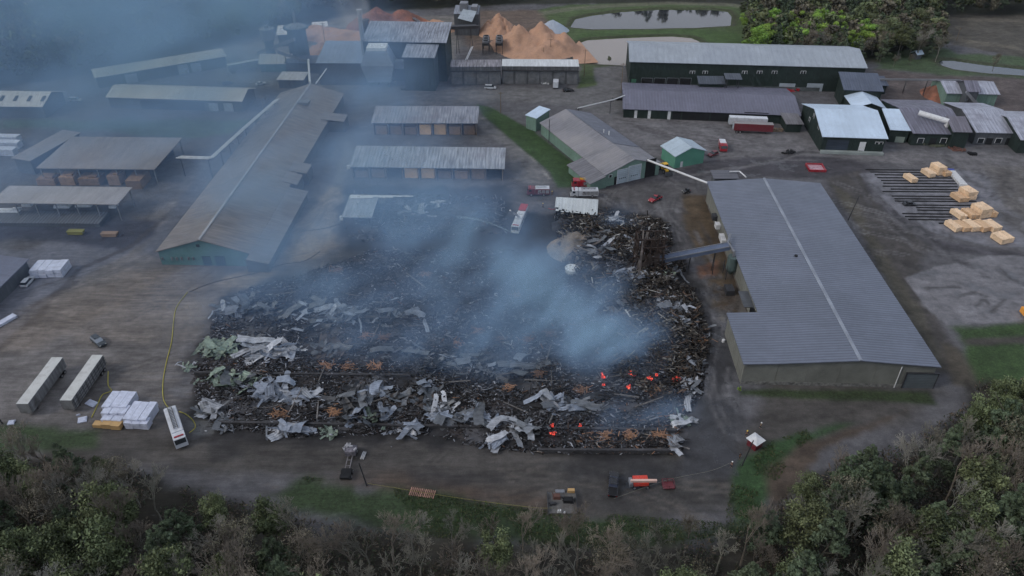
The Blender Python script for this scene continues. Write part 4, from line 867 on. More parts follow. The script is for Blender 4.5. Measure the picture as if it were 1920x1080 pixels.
def car(name,label,cat,pa,pb,m,kind='suv',Lc=4.8,wd=1.85,glass=None,group=None,roofm_=None):
    loc,rz=at2(pa,pb); e=empty(name,loc,rz,label,cat,group); h=Lc/2
    if kind=='suv': body=[(-h,.35),(-h,.95),(-h+.15,1.0),(h-1.25,1.02),(h-.15,.9),(h,.7),(h,.35)]; cab=[(-h+.15,.98),(-h+.45,1.62),(h-2.2,1.66),(h-1.25,1.0)]
    elif kind=='van': body=[(-h,.35),(-h,1.05),(h-1.1,1.1),(h-.2,.85),(h,.6),(h,.35)]; cab=[(-h+.05,1.04),(-h+.25,1.72),(h-1.9,1.76),(h-.95,1.08)]
    elif kind=='sedan': body=[(-h,.32),(-h,.85),(-h+.9,.92),(h-1.4,.92),(h-.15,.75),(h,.6),(h,.32)]; cab=[(-h+.6,.9),(-h+1.2,1.38),(h-2.3,1.42),(h-1.35,.9)]
    elif kind=='pickup': body=[(-h,.5),(-h,1.05),(-h+2.0,1.05),(-h+2.0,1.08),(h-1.5,1.12),(h-.15,1.0),(h,.8),(h,.5)]; cab=[(-h+2.05,1.05),(-h+2.15,1.78),(h-2.35,1.8),(h-1.5,1.1)]
    q=MB(); q.prism(body,-wd/2,wd/2); q.build('body',m,e,bevel=0.07)
    q=MB(); n=len(cab); c=[(a_,b_) for a_,b_ in cab]
    def ins(k): return [(a_,s*(wd/2-0.1-(0.16 if i in (1,2) else 0)),b_) for i,(a_,b_) in enumerate(c)]
    vs=[(a_,-(wd/2-0.08-(0.17 if i in(1,2) else 0)),b_) for i,(a_,b_) in enumerate(c)]+[(a_,(wd/2-0.08-(0.17 if i in(1,2) else 0)),b_) for i,(a_,b_) in enumerate(c)]
    q.add(vs,[(0,1,2,3),(7,6,5,4),(0,4,5,1),(1,5,6,2),(2,6,7,3),(3,7,4,0)]); q.build('window_glass',glass or M_glass,e)
    q=MB(); x0,x1=c[1][0],c[2][0]; z=c[1][1]; q.box(((x0+x1)/2,0,z+.03),(x1-x0+.1,wd-0.48,.07)); q.build('roof',roofm_ or m,e,bevel=0.03)
    for s in (-1,1):
        q=MB(); q.box((h-0.03,s*(wd/2-.3),.74),(.08,.32,.16)); q.build('headlight',M_lamp,e)
        q=MB(); q.box((-h+0.01,s*(wd/2-.2),.85),(.06,.2,.25)); q.build('tail_light',M_tail,e)
        q=MB(); q.box((c[3][0]-.15,s*(wd/2+.06),1.08),(.12,.2,.14)); q.build('mirror',M_black,e)
    wheels(e,(-h+.95,h-.95),wd,0.4 if kind=='pickup' else .34)
    if kind=='pickup':
        q=MB(); q.box((-h+1.02,0,1.06),(1.75,wd-.35,.03)); q.build('cargo_bed',M_dark,e)
    return e
def firetruck(label,pa,pb,Lc,bodym,cabm,roofm__,ladder=None,tanker=False,group=None,name='fire_truck'):
    loc,rz=at2(pa,pb); e=empty(name,loc,rz,label,'fire truck',group); h=Lc/2; w_=2.5
    q=MB(); q.prism([(h-2.6,.6),(h-2.6,2.75),(h-.5,2.75),(h-.1,1.6),(h,.6)],-w_/2,w_/2); q.build('cab',cabm,e,bevel=.08)
    q=MB(); q.add([(h-.42,-1.1,2.6),(h-.42,1.1,2.6),(h-.05,1.1,1.62),(h-.05,-1.1,1.62)],[(0,1,2,3)]); q.box((h-1.1,0,2.1),(.9,w_+.03,.7)); q.build('window_glass',M_glass,e)
    q=MB(); q.box((-1.35,0,1.65),(Lc-2.8,w_,1.9)); q.build('body',bodym,e,bevel=.06)
    q=MB(); q.box((-1.35,0,2.68),(Lc-3.0,w_-.3,.14)); q.build('body_roof',roofm__,e)
    n=int((Lc-3.2)/1.3)
    for s in (-1,1):
        for i in range(n):
            q=MB(); q.box((-h+.8+i*1.3,s*(w_/2+.01),1.75),(1.1,.05,1.2)); q.build('locker_door',M_chrome,e)
    q=MB(); q.box((h-1.2,0,2.85),(.35,1.9,.2)); q.build('light_bar',M_red,e)
    if ladder:
        q=MB()
        for s in (-.4,.4): q.box((ladder[0],s,3.0),(ladder[1],.1,.3))
        k=int(ladder[1]/.5)
        for i in range(k): q.box((ladder[0]-ladder[1]/2+i*.5,0,3.0),(.07,.8,.07))
        q.build('ladder',ladder[2],e)
    if tanker:
        q=MB(); q.cyl((-h+.3,0,2.6),(h-3.6,0,2.6),.9,n=14); q.build('tank',roofm__,e)
        q=MB(); q.box((-.9,0,3.45),(Lc-4.6,.5,.2)); q.build('tank_hatch',M_dsteel,e)
    wheels(e,(-h+1.6,-h+2.8,h-1.5) if Lc>9.5 else (-h+2,h-1.5),w_+.02,.52,.35)
    return e
firetruck('red fire engine with white cab roof and white top boxes, left of the grass strip',(1030,365),(988,365),7.6,M_dred,M_dred,M_vwhite,ladder=(-1,3.5,M_vwhite))
firetruck('red fire truck carrying a yellow-orange ladder behind the white one',(1122,350),(1072,350),9.2,M_red,M_red,M_red,ladder=(-1.3,6.5,M_yel))
firetruck('white-topped fire engine parked against the back of the scorched white roof',(1120,368),(1070,368),9.2,M_vwhite,M_vwhite,M_vwhite,ladder=(-1.3,5,M_chrome))
FT=firetruck('long ladder fire truck with red top panel spraying water on the ruins',(985,394),(963,446),14.0,M_vwhite,M_vwhite,M_vwhite)
q=MB(); q.box((-5.4,0,2.85),(4.2,2.3,.25)); q.build('rear_deck',M_red,FT)
q=MB(); [q.box((x,0,2.9),(1.1,2.3,.22)) for x in (-1.5,1.3)]; q.build('white_locker',M_vwhite,FT)
q=MB(); q.cyl((1.0,0,3.0),(4.6,-2.0,7.0),.35,.22,6); q.build('ladder_boom',M_chrome,FT)
firetruck('soot-stained white fire tanker parked nose to the woods beside the lumber packs',(322,776),(345,846),11.4,M_vwhite,M_vwhite,M_vwhite,ladder=(-1.5,7,M_dsteel))
firetruck('small red fire pickup with white cab far right of the green shed',(1350,268),(1358,292),6.5,M_red,M_red,M_vwhite)
car('pickup_truck','bright red pickup on the wet gravel between garage and warehouse','pickup',(1238,371),(1218,381),M_red,'pickup',5.2)
car('utility_vehicle','small dark utility vehicle right of the bright red pickup','vehicle',(1293,360),(1279,363),M_black,'sedan',2.6,1.5)
car('parked_car','dark red car at the right wall of the green shed','car',(1342,290),(1330,294),M_dred,'suv',4.2)
car('parked_car','dark grey car with pale windscreen alone in the left yard','car',(172,632),(200,655),mat('dark_grey_paint',(0.035,0.045,0.055),rough=0.35,spec=0.5),'suv',4.9,1.95,mat('sky_glass',(0.25,0.28,0.32),rough=0.15))
car('pickup_truck','black pickup with glossy windows parked left of the boom lift','pickup',(1148,935),(1151,890),M_black,'pickup',6.2,1.9,mat('blue_glass',c8(60,66,84),rough=0.12))
car('white_van','white minivan in front of the stained grey kiln','van',(910,166),(929,167),M_vwhite,'van',5.0)
car('parked_car','dark car by the small green patch near the kilns','car',(1055,172),(1076,171),M_black,'sedan',4.8)
car('parked_car','dark car in the smoky yard beyond the level pale-roofed shed','car',(419,160),(435,156),M_black,'suv',4.6)
car('white_van','small white car in the smoke near the flat-roofed shed','car',(484,160),(495,158),M_vwhite,'sedan',4.4)
car('white_van','lone white vehicle in smoke between the two sheds at the left','van',(135,190),(149,190),M_vwhite,'van',5)
car('parked_car','white car half hidden beside the lower left shed','car',(45,541),(62,522),M_vwhite,'suv',4.8)
# trailers
def trailer(label,loc,rz,Lc,m,side=None,group=None,z0=1.1,hh=2.8,w_=2.6,open_side=False):
    e=empty('semi_trailer',loc,rz,label,'trailer',group); q=MB(); q.box((0,0,z0+hh/2),(Lc,w_,hh)); q.build('box',side or m,e,bevel=.05)
    q=MB(); q.box((0,0,z0+hh+.03),(Lc-.06,w_-.06,.06)); q.build('roof',m,e)
    q=MB(); q.box((-Lc/2-.03,0,z0+hh/2),(.06,w_-.2,hh-.2)); q.build('rear_door',M_dsteel if open_side else M_door,e)
    q=MB(); q.box((0,0,z0-.15),(Lc-.5,1.0,.3)); q.build('chassis',M_dsteel,e)
    for s in (-1,1):
        q=MB(); q.box((Lc/2-2.5,s*.8,.55),(.15,.15,1.1)); q.build('landing_leg',M_dsteel,e)
    wheels(e,(-Lc/2+1.4,-Lc/2+2.7),w_,.5,.5); return e
M_tr=mat('trailer_white',c8(168,170,170),rough=0.5,var=0.08,dirt=(c8(110,108,104),0.5,0.5)); M_trs=mat('trailer_side',c8(112,114,118),rough=0.55,stripe=(0,1.2,0.12),streak=0.4,dirt=(c8(60,58,56),0.4,0.7))
def trail2(label,a1,a2,hgt,wd,**k):
    A_=Vector(G(*a1,hgt));B__=Vector(G(*a2,hgt)); d=(B__-A_); m_=(A_+B__)/2; return trailer(label,(m_.x,m_.y,0),math.atan2(-d.y,-d.x),d.length,M_tr,M_trs,**k)
trail2('white box trailer with plain side, the left one of the pair',(41,757.5),(107.5,670),3.9,2.6)
TB=trail2('pale box trailer with dark gridded open side, the right one of the pair',(122.5,751),(183,665.5),3.9,2.6,open_side=True)
q=MB(); [q.box((x,1.33*s,2.5),(.12,.06,2.6)) for x in np.linspace(-7,7,11) for s in (-1,1)]; [q.box((0,1.33*s,z),(15.5,.05,.14)) for z in (1.6,2.4,3.2) for s in (-1,1)]; q.build('side_rack',M_dsteel,TB)
tl=at2((1370,240),(1436,243)); trailer('white box trailer behind the red one near the long grey-roofed building',(tl[0][0],tl[0][1]+2.2,0),tl[1],14.5,M_vwhite,M_vwhite)
trailer('red-sided trailer with whitish top near the long grey-roofed building',(tl[0][0]+.5,tl[0][1]-3.6,0),tl[1],14.8,mat('dull_trailer_top',c8(120,118,120)),M_dred)
tl=at2((431,137),(492,126)); trailer('long white trailer veiled by smoke near the silo',tl[0],tl[1],16,M_vwhite,M_trs)
# overturned burnt lorry + boom lift + tractor
loc,rz=at2((650,893),(660,850)); e=empty('burnt_truck',loc,rz,'burnt-out stripped truck chassis with wrecked cab in the dirt','burnt truck'); q=MB(); [q.box((-1,s*.45,.8),(6.5,.14,.25)) for s in (-1,1)]; [q.box((x,0,.8),(.12,.9,.15)) for x in (-4,-2.5,-1,.5,2)]; q.build('chassis',mat('burnt_pale',c8(110,108,112),var=.4),e)
q=MB(); q.prism([(1.6,.7),(1.6,2.0),(2.6,2.15),(3.2,1.5),(4.2,1.3),(4.2,.6)],-1.1,1.1); q.build('cab',mat('burnt_cab',c8(92,90,98),var=.7,scale=1.4,fine=.4),e,bevel=.1)
q=MB(); [q.box((random.uniform(1.5,3.8),random.uniform(-1.3,1.3),2.1),(.7,.3,.4),rz=random.uniform(0,3)) for i in range(9)]; q.build('torn_metal',mat('burnt_white',c8(150,150,156),var=.5),e)
q=MB(); q.box((-3.2,0,1.0),(2.5,1.9,.3)); q.build('burnt_load',M_dark,e); wheels(e,(-3.6,-2.3,3.2),2.3,.5,.4)
loc,rz=at2((1238,908),(1184,910)); e=empty('boom_lift',(loc[0],loc[1],0),rz,'orange-red boom lift with pale arm in front of the ruins','boom lift')
q=MB(); q.box((1.2,0,1.25),(3.0,2.1,.95)); q.build('body',M_orange,e,bevel=.15); q=MB(); q.box((1.2,0,.75),(3.4,1.5,.35)); q.build('chassis',M_dsteel,e)
q=MB(); q.box((.8,.8,2.2),(5.2,.45,.5),M=Matrix.Rotation(R(-3),3,'Y')); q.build('boom',mat('pale_boom',c8(190,160,150)),e)
q=MB()
for s in (-1,1): q.box((-4.3,s*.9+.6,1.2),(2.4,.08,.1)); q.box((-4.3,s*.9+.6,.5),(2.4,.08,.1)); [q.box((-4.3+x,s*.9+.6,.8),(.08,.08,1.0)) for x in (-1.1,0,1.1)]
[q.box((-4.3+x,.6,1.2),(.08,1.8,.1)) for x in (-1.1,1.1)]; q.box((-4.3,.6,.3),(2.3,1.8,.06)); q.build('basket',M_dred,e); wheels(e,(-.1,2.5),2.3,.45,.35)
q=MB(); q.box((3.2,0.2,1.2),(.7,1.8,.9)); q.build('counterweight',M_steel,e,bevel=.1)
loc,rz=at2((1236,312),(1254,330)); e=empty('loader_tractor',loc,rz,'yellow wheel loader with dark cab between the garage and the green shed','loader'); q=MB(); q.box((-1.4,0,1.4),(2.6,1.8,1.2)); q.box((1.6,0,1.1),(1.6,1.3,.6)); q.build('body',M_yel,e,bevel=.12); q=MB(); q.box((.3,0,2.3),(1.5,1.5,1.5)); q.build('cab',M_glass,e,bevel=.08); q=MB(); q.box((.3,0,3.1),(1.7,1.7,.12)); q.build('cab_roof',M_yel,e)
q=MB(); q.prism([(3.2,.2),(4.2,.2),(3.6,1.2),(3.2,1.2)],-1.4,1.4); q.build('bucket',M_dsteel,e); wheels(e,(-1.5,1.8),2.4,.75,.5)
# red basin, forklift like dark object on lumber lot
gx,gy=G(1529,316); e=empty('portable_water_basin',(gx,gy,0),R(-4),'red-walled portable water basin on the wet road','basin'); q=MB()
for s in (-1,1): q.box((0,s*2.6,.4),(5.9,.35,.8)); q.box((s*2.75,0,.4),(.35,4.84,.8))
q.build('rim',M_red,e); q=MB(); q.box((0,0,.3),(5.14,4.84,.1)); q.build('liner',mat('pink_liner',c8(150,120,130),rough=.3),e)
gx,gy=G(1706,384); q=MB(); q.prism([(-2.4,0),(2.2,0),(1.6,.6),(-1.8,.8)],-1.0,1.0); q.box((-.3,0,.9),(1.8,1.3,.5)); o=q.build('tarp_bundle',M_black,None,bevel=.15,loc=(gx,gy,.02)); tag(o,'black lump lying on the dark rails of the lumber lot','bundle')
gx,gy=G(1366,548); q=MB(); q.box((0,0,.8),(2.2,3.2,1.6)); [q.box((x,0,1.65),(.12,3.2,.12)) for x in (-1,0,1)]; o=q.build('dumpster',M_dsteel,None,bevel=.05,loc=(gx,gy,0)); tag(o,'dark skip standing by the long wall of the grey warehouse','skip')
gx,gy=G(1918,595); q=MB(); q.box((0,0,1.3),(2.2,4,1.6)); q.box((0,-1.2,2.4),(1.6,1.4,.9)); o=q.build('orange_machine',mat('machine_orange',c8(205,140,60)),None,bevel=.1,loc=(gx+1,gy,0)); tag(o,'orange machine just cut by the right edge on the concrete lot','machine')
x,y=G(1414,836); e=empty('hut',(x,y,0),R(35),'little red hut with white hipped roof at the grass corner','hut'); q=MB(); q.box((0,0,1.0),(2.2,2.2,2.0)); q.build('wall',M_dred,e); q=MB(); q.box((0,0,2.3),(2.9,2.9,.6),top=(.15,.15)); q.build('roof',M_white,e)
# water jet
FTl=g3(962,437,7.0)
me_=mat('water_spray',c8(150,165,180),rough=.3,alpha=.3); q=MB(); P0=Vector(FTl); P1=Vector(g3(858,407,2)); 
prev=None; ring=[]
for i in range(15):
    t=i/14; p=P0.lerp(P1,t)+Vector((0,0,math.sin(t*math.pi)*1.2)); 
    if prev is not None: q.cyl(prev,p,max(.06,.08+.28*(t-.07)),.08+.28*t,7,False)
    prev=p
o=q.build('water_jet',me_,None,smooth=True); tag(o,'thin pale arc of water jetting from the ladder truck','water jet')
# ------------------------------------------------------------ hoses, tape
M_hose=mat('yellow_hose',c8(140,134,62),rough=.6); M_hose2=mat('dark_hose',c8(60,58,60),rough=.6)
def hose(label,P,r,m,cat='hose',name='fire_hose',z=0.08):
    pw=[Vector((*G(*p),z)) for p in P]; out=[]
    for i in range(len(pw)-1):
        a0=pw[max(0,i-1)];a1=pw[i];a2=pw[i+1];a3=pw[min(len(pw)-1,i+2)]
        for k in range(8):
            t=k/8; out.append(0.5*((2*a1)+(a2-a0)*t+(2*a0-5*a1+4*a2-a3)*t*t+(3*a1-a0-3*a2+a3)*t**3))
    out.append(pw[-1]); q=MB(); q.tube([tuple(p) for p in out],r,6); o=q.build(name,m,None); tag(o,label,cat); return o
hose('long yellow hose curving from the left yard down to the soot-stained tanker',[(352,548),(332,575),(326,600),(322,640),(312,680),(306,715),(306,745),(312,760),(321,768)],.11,M_hose)
hose('short yellow hose loop on the right of the soot-stained tanker',[(336,772),(350,778),(363,790),(366,802),(355,812)],.12,M_hose)
hose('bent yellow hose between the right trailer and the wrapped lumber',[(203,697),(203,722),(209,733),(192,741),(182,762),(172,783)],.11,M_hose)
hose('dark hose snaking over the dirt track below the small pale roof',[(640,420),(600,430),(565,433),(560,440)],.1,M_hose2)
hose('dark hose crossing the dirt track near the teal gable',[(600,472),(570,490),(530,496),(480,512),(400,530),(355,548)],.1,M_hose2)
hose('thin yellow tape strung along the edge of the woods',[(690,912),(740,920),(800,930),(900,945),(1000,957),(1035,958)],.035,mat('dim_yellow_tape',c8(112,108,62)),'tape','barrier_tape',z=.9)
hose('faint tape running from the slab towards the white-helmeted person',[(1150,940),(1250,905),(1330,888),(1370,872)],.04,mat('faint_tape',c8(96,96,90)),'tape','barrier_tape',z=.8)
hose('red hose lying beside the scorched white roof',[(1028,391),(1035,393),(1041,392)],.1,M_red)
# ------------------------------------------------------------ lumber
def pack(label,px,py,Lx,Ly,H,rz,m,n=2,cat='lumber pack',group=None,layers=2,z=0,name='lumber_pack',off=(0,0)):
    x,y=G(px,py); e=empty(name,(x+off[0],y+off[1],z),rz,label,cat,group)
    for i in range(n):
        for j in range(layers):
            q=MB(); w_=Lx/n; q.box((-Lx/2+w_*(i+.5)+random.uniform(-.04,.04),random.uniform(-.15,.15),.15+(H/layers)*(j+.5)),(w_*.95,Ly,H/layers*.9)); q.build('bundle',m,e)
    q=MB(); [q.box((0,s*Ly*.33,.07),(Lx,.12,.14)) for s in (-1,1)]; q.build('bearer',M_wood,e); return e
ML=mat('fresh_lumber',c8(206,180,152),rough=.8,var=.22,fine=.15,dirt=(c8(150,128,106),.8,.6),stripe=(0,.45,.12),rnd=.08); ML2=mat('fresh_lumber_dark',c8(186,156,126),rough=.8,var=.22,fine=.15,dirt=(c8(140,118,96),.8,.6),stripe=(0,.45,.15),rnd=.08)
rzL=R(14)
LP=[('small lone pale lumber pack out on the rails of the lumber lot',1706,338,2.3,4.6,1.5,ML,2,1),
('pale pack at the left of the topmost lumber group',1739,328,2.6,4.6,1.6,ML,2,1),('tall pale pack standing over the topmost lumber group',1756,324,3.0,4.6,3.0,ML,2,2),('pale pack at the right of the topmost lumber group',1768,326,2.6,4.6,1.5,ML2,2,1),
('slatted pack at the left of the second lumber group',1798,374,3.4,4.6,1.6,ML2,3,1),('tall pale pack of the second lumber group',1811,370,3.6,4.6,3.0,ML,3,2),
('narrow pale pack left in the third lumber group',1795,406,2.2,4.8,1.6,ML,2,1),('low pale pack in the middle of the third lumber group',1816,405,2.6,4.8,1.6,ML2,2,1),('tallest pale pack of the third lumber group',1836,403,4.2,4.8,3.2,ML,4,2),('right end pack of the third lumber group',1853,402,1.8,4.8,1.8,ML2,2,1),
('pale pack at the left end of the long bottom lumber row',1785,428,2.4,5,1.6,ML,2,1),('slatted pack second from left in the long bottom row',1801,428,2.4,5,1.5,ML2,3,1),('pale pack third from left in the long bottom row',1819,428,3.0,5,1.7,ML,2,1),('pale pack fourth from left in the long bottom row',1838,428,3.0,5,1.7,ML2,2,1),('tan pack at the right end of the long bottom row',1857,428,3.2,5,1.7,ML,3,1),
('isolated pale lumber pack below the right end of the long bottom row',1877,451,4.6,4.4,1.8,ML,3,1)]
for lb,px,py,lx,ly,H,m,n,la in LP: pack(lb,px,py,lx,ly,H,rzL,m,n,layers=la)
for i in range(9):
    t=i/8; x,y=G(1781+24*t,322+27*t); q=MB(); q.box((0,0,.5),(2.4,1.0,.8)); q.box((.2,.1,.95),(1.8,.7,.12)); o=q.build('strapped_bundle',M_white if i else mat('blue_wrap',c8(70,84,150)),None,loc=(x,y,0)); o.rotation_euler=(0,0,R(-10)); tag(o,'blue-wrapped bundle topping the diagonal row on the lumber lot' if i==0 else 'white strapped bundle in the diagonal row on the lumber lot','lumber bundle','white bundles in a diagonal row' if i else None)
ys_=[318.5,323,328,333.5,339,344,349.5,355,359.5,368,373,377.5,385,389.5,394.5,401,406.5,412,419]
xl=[1623,1632,1640,1645,1652,1656,1655,1670,1655,1672,1677,1678,1718,1718,1720,1692,1697,1703,1760]
xr2=[1735,1728,1735,1785,1790,1793,1795,1800,1790,1800,1795,1830,1830,1788,1820,1783,1785,1785,1775]
for i,(y_,a_,b_) in enumerate(zip(ys_,xl,xr2)):
    A_=Vector(G(a_,y_));B__=Vector(G(b_,y_+1)); q=MB(); q.box((0,0,.12),((B__-A_).length,.42,.24)); o=q.build('ground_rail',M_dark,None,loc=(*((A_+B__)/2),0.0)); o.rotation_euler=(0,0,math.atan2(B__.y-A_.y,B__.x-A_.x)); tag(o,'dark timber rail laid flat across the lumber lot','rail','dark rails across the lumber lot')
# wrapped lumber at the lower left
MW=mat('white_film',c8(166,172,190),rough=.4,var=.18,scale=.9,fine=.2,spec=.5)
for lb,px,py,lx,ly,H,m,n,la in (('big white-wrapped pack at the rear left of the wrapped stack group',229,762,5.6,5.0,2.2,MW,3,2),('white-wrapped pack in the middle left of the wrapped group',222,780,5.4,2.6,2.0,MW,3,2),('two low white-wrapped packs above the bare timber',215,792,4.6,1.6,1.5,MW,2,1),('big torn white-wrapped pack at the right of the group',268,785,5.2,5.5,2.4,MW,3,2),('white-wrapped pack in front at the right, drooping film',262,800,5.2,2.0,1.9,MW,3,2),
 ('bare tan timber pack in front of the wrapped ones',213,801,4.4,1.7,1.3,mat('tan_timber',c8(160,132,92),stripe=(2,.3,.15)),2,1),('low bare tan timber at the left of the wrapped group',187,799,2.1,1.4,.9,_mc['tan_timber'],1,1)):
    pack(lb,px,py,lx,ly,H,R(-4),m,n,'lumber pack','packs at the lower left',la)
for lb,px,py,lx,ly,H in (('wrapped white lumber block beside the lower left shed, the largest',98,512,8.6,5.4,2.6),('narrow wrapped white block at the left of the largest one',72,513,2.2,4.5,1.8)):
    pack(lb,px,py,lx,ly,H,R(2),MW,4 if lx>4 else 1,layers=2)
for i,(px,py,w_) in enumerate(((10,266,12),(14,277,11),(8,290,10))):
    pack(['topmost white-wrapped row at the left edge','middle white-wrapped row at the left edge','lowest white-wrapped row at the left edge'][i],px,py,w_,3.0,2.6,R(-3),MW,8,layers=2)
x,y=G(9,605); q=MB(); q.box((0,0,.4),(1.8,6,.7)); o=q.build('flat_pack',MW,None,loc=(x,y,0),bevel=.05); o.rotation_euler=(0,0,R(-28)); tag(o,'narrow white slab lying by the left edge of the photo','panel')
for i,(px,py,sx,sy,rz_,lb) in enumerate(((172,757,2.6,1.5,-25,'white board lying beside the right trailer'),(155,788,1.8,1.6,20,'pale tilted sheet near the bottom of the trailers'),(22,793,1.4,1.2,10,'small pale box at the grass below the left trailer'),(147,779,.8,.25,20,'small pale scrap between trailer and packs'))):
    x,y=G(px,py); q=MB(); q.box((0,0,.15),(sx,sy,.25)); q.box((sx*.2,0,.35),(sx*.4,sy*.7,.12)); o=q.build('loose_board',MW,None,loc=(x,y,0)); o.rotation_euler=(R(4),0,R(rz_)); tag(o,lb,'board')
# striped pallets row & concrete slab
x,y=G(792,925); e=empty('slat_pallet',(x,y,0),R(-10),'row of orange-white slats laid at the edge of the grass','pallet'); q=MB(); [q.box((0,s*.7,.08),(5.0,.12,.12)) for s in (-1,0,1)]; q.build('runner',M_wood,e)
for i in range(14):
    q=MB(); q.box((-2.4+i*.37,0,.18),(.17,2.0,.08)); q.build('slat',mat('salmon_board',c8(140,108,98),rnd=.3),e)
x,y=G(679,855); e=empty('slat_pallet',(x,y,0),R(-8),'two pale slats leaning beside the burnt-out truck','pallet'); 
for i in range(3): q=MB(); q.box((i*.28,0,.2),(.1,2,.3)); q.build('slat',M_white,e)
x,y=G(1054,945); e=empty('concrete_slab',(x,y,0),0,'square grey concrete slab scattered with junk at the edge of the woods','slab'); q=MB(); q.box((0,0,.2),(5.8,5.0,.4)); q.build('slab',mat('slab_concrete',c8(84,84,84),var=.3,scale=.8,fine=.2,dirt=(c8(58,52,48),.6,.7)),e)
for s in (-1,1): q=MB(); q.box((s*2.8,0,.7),(.12,4.8,.6)); q.build('edge_rail',M_dsteel,e)
x,y=G(1054,945)
for i,(dx,dy,sx,sy,sz,m,nm,lb) in enumerate(((-.3,2.6,2.0,.9,.7,M_steel,'metal_box','grey metal box at the back edge of the square slab'),(1.9,2.7,1.5,.8,1.0,_mc['tan_timber'],'plywood_box','tan plywood box at the back right of the square slab'),(-1.0,1.2,1.4,1.0,.8,mat('rusty_scrap',c8(84,60,54),var=.4),'scrap_heap','rusty scrap heap on the square slab'),(1.2,.4,2.0,1.2,.7,M_dark,'scrap_heap','black scrap heap at the right of the square slab'),(-.7,-2.2,.8,.5,.6,M_white,'white_bag','white bag at the front edge of the square slab'),(.3,-2.5,.3,.3,.4,M_white,'white_bag','tiny white bag at the front lip of the square slab'),(-1.8,-.4,1.2,.6,.5,M_dsteel,'pipe_heap','dark pipe heap at the left of the square slab'))):
    q=MB(); q.box((0,0,sz/2),(sx,sy,sz),top=(.9,.85)); 
    if 'heap' in nm:
        for k in range(9): q.cyl((random.uniform(-sx,sx)*.6,random.uniform(-sy,sy)*.7,.1),(random.uniform(-sx,sx)*.7,random.uniform(-sy,sy)*.7,sz*random.uniform(.4,1.4)),.06,n=5)
    o=q.build(nm,m,None,loc=(x+dx,y+dy,.4 if abs(dy)<2.6 else .0),bevel=0 if 'heap' in nm else .04); tag(o,lb,nm.split('_')[1])
# utility poles
def pole(label,px,py,top,lean=(0,0),arms=1,trans=False):
    x,y=G(px,py); h=hz(px,py,top); e=empty('utility_pole',(x,y,0),0,label,'utility pole'); q=MB(); q.cyl((0,0,0),(lean[0],lean[1],h),.16,.11,8); q.build('pole',M_wood if arms else M_dsteel,e)
    for k in range(arms): q=MB(); q.box((lean[0],lean[1]-.12,h-.5-k*.9),(2.4,.12,.14)); q.build('crossarm',M_wood,e)
    if trans: q=MB(); q.cyl((lean[0]+.4,lean[1],h-2.2),(lean[0]+.4,lean[1],h-1.3),.3,n=10); q.build('transformer',M_steel,e)
pole('bare pole leaning beside the right edge of the grey warehouse',1590,413,368,(1.2,0),0)
pole('utility pole at the right end of the kilns',1095,144,93); pole('utility pole by the long green building near the road',1164,174,118,trans=True)
pole('tall pole beside the pale green block of the garage',1029,268,224,(0,0),0); pole('pole carrying the white pipe at the garage corner',1211,328,297,(0,0),0,)
pole('pole between the minivan and the green grass strip',939,212,172); pole('utility pole in front of the largest orange sawdust ridge',1032,103,72); pole('double utility pole on the sawdust slope',1019,108,88,arms=2)
pole('utility pole in front of the left sawdust cone',990,70,52)
pole('thin pole beside the stripped burnt truck',688,911,868,(-.8,0),0); pole('short utility pole left of the pipes at the long building',496,215,180); pole('pale pole standing by the red hut',1391,873,826,(1.0,0),0)
pole('lattice mast pole in the smoke behind the veiled roof',614,112,42,arms=2); pole('small pole at the left edge of the grass',5,795,765,(-.5,0),0); pole('pole in the far right field',1793,76,52)
# small white tank and boxes
for i,(px,py,s,lb) in enumerate(((1072,513,2.2,'white cylindrical tank lid showing through the smoke by the ash heap'),(1356,641,.8,'small white tank by the corner of the grey warehouse'),(1491,166,1.6,'blue barrel under the wall of the very long green building'),(641,412,1.1,'white box at the corner of the small pale roof'),(654,316,1.1,'white box at the left post of the nearer shed'),(563,342,1.4,'white box in the smoke at the lean-to corner'),(490,470,1.3,'white box by the near end of the lean-to'))):
    x,y=G(px,py); q=MB()
    if i<3: q.cyl((0,0,0),(0,0,s*.9),s*.9 if i==0 else s*.5,n=18); q.cyl((0,0,s*.9),(0,0,s*1.05),s*.5 if i==0 else s*.3,s*.2,14)
    else: q.box((0,0,s/2),(s,s*.8,s)); q.box((0,0,s+.05),(s*1.1,s*.9,.1))
    o=q.build('white_tank' if i<2 else ('barrel' if i==2 else 'white_box'),M_white if i!=2 else mat('barrel_blue',c8(40,80,150)),None,loc=(x,y,0)); tag(o,lb,'tank' if i<2 else ('barrel' if i==2 else 'box'))
x,y=G(1042,163); e=empty('box_truck',(x,y,0),R(85),'small white box truck in front of the white-topped kiln','truck'); q=MB(); q.box((-1,0,2.0),(4.2,2.3,2.6)); q.build('box',M_vwhite,e,bevel=.05); q=MB(); q.box((2.1,0,1.3),(1.6,2.1,1.6)); q.build('cab',M_vwhite,e,bevel=.15); q=MB(); q.box((2.4,0,1.75),(1.05,2.13,.5)); q.build('window_glass',M_glass,e); wheels(e,(-2,2),2.2,.45,.35)
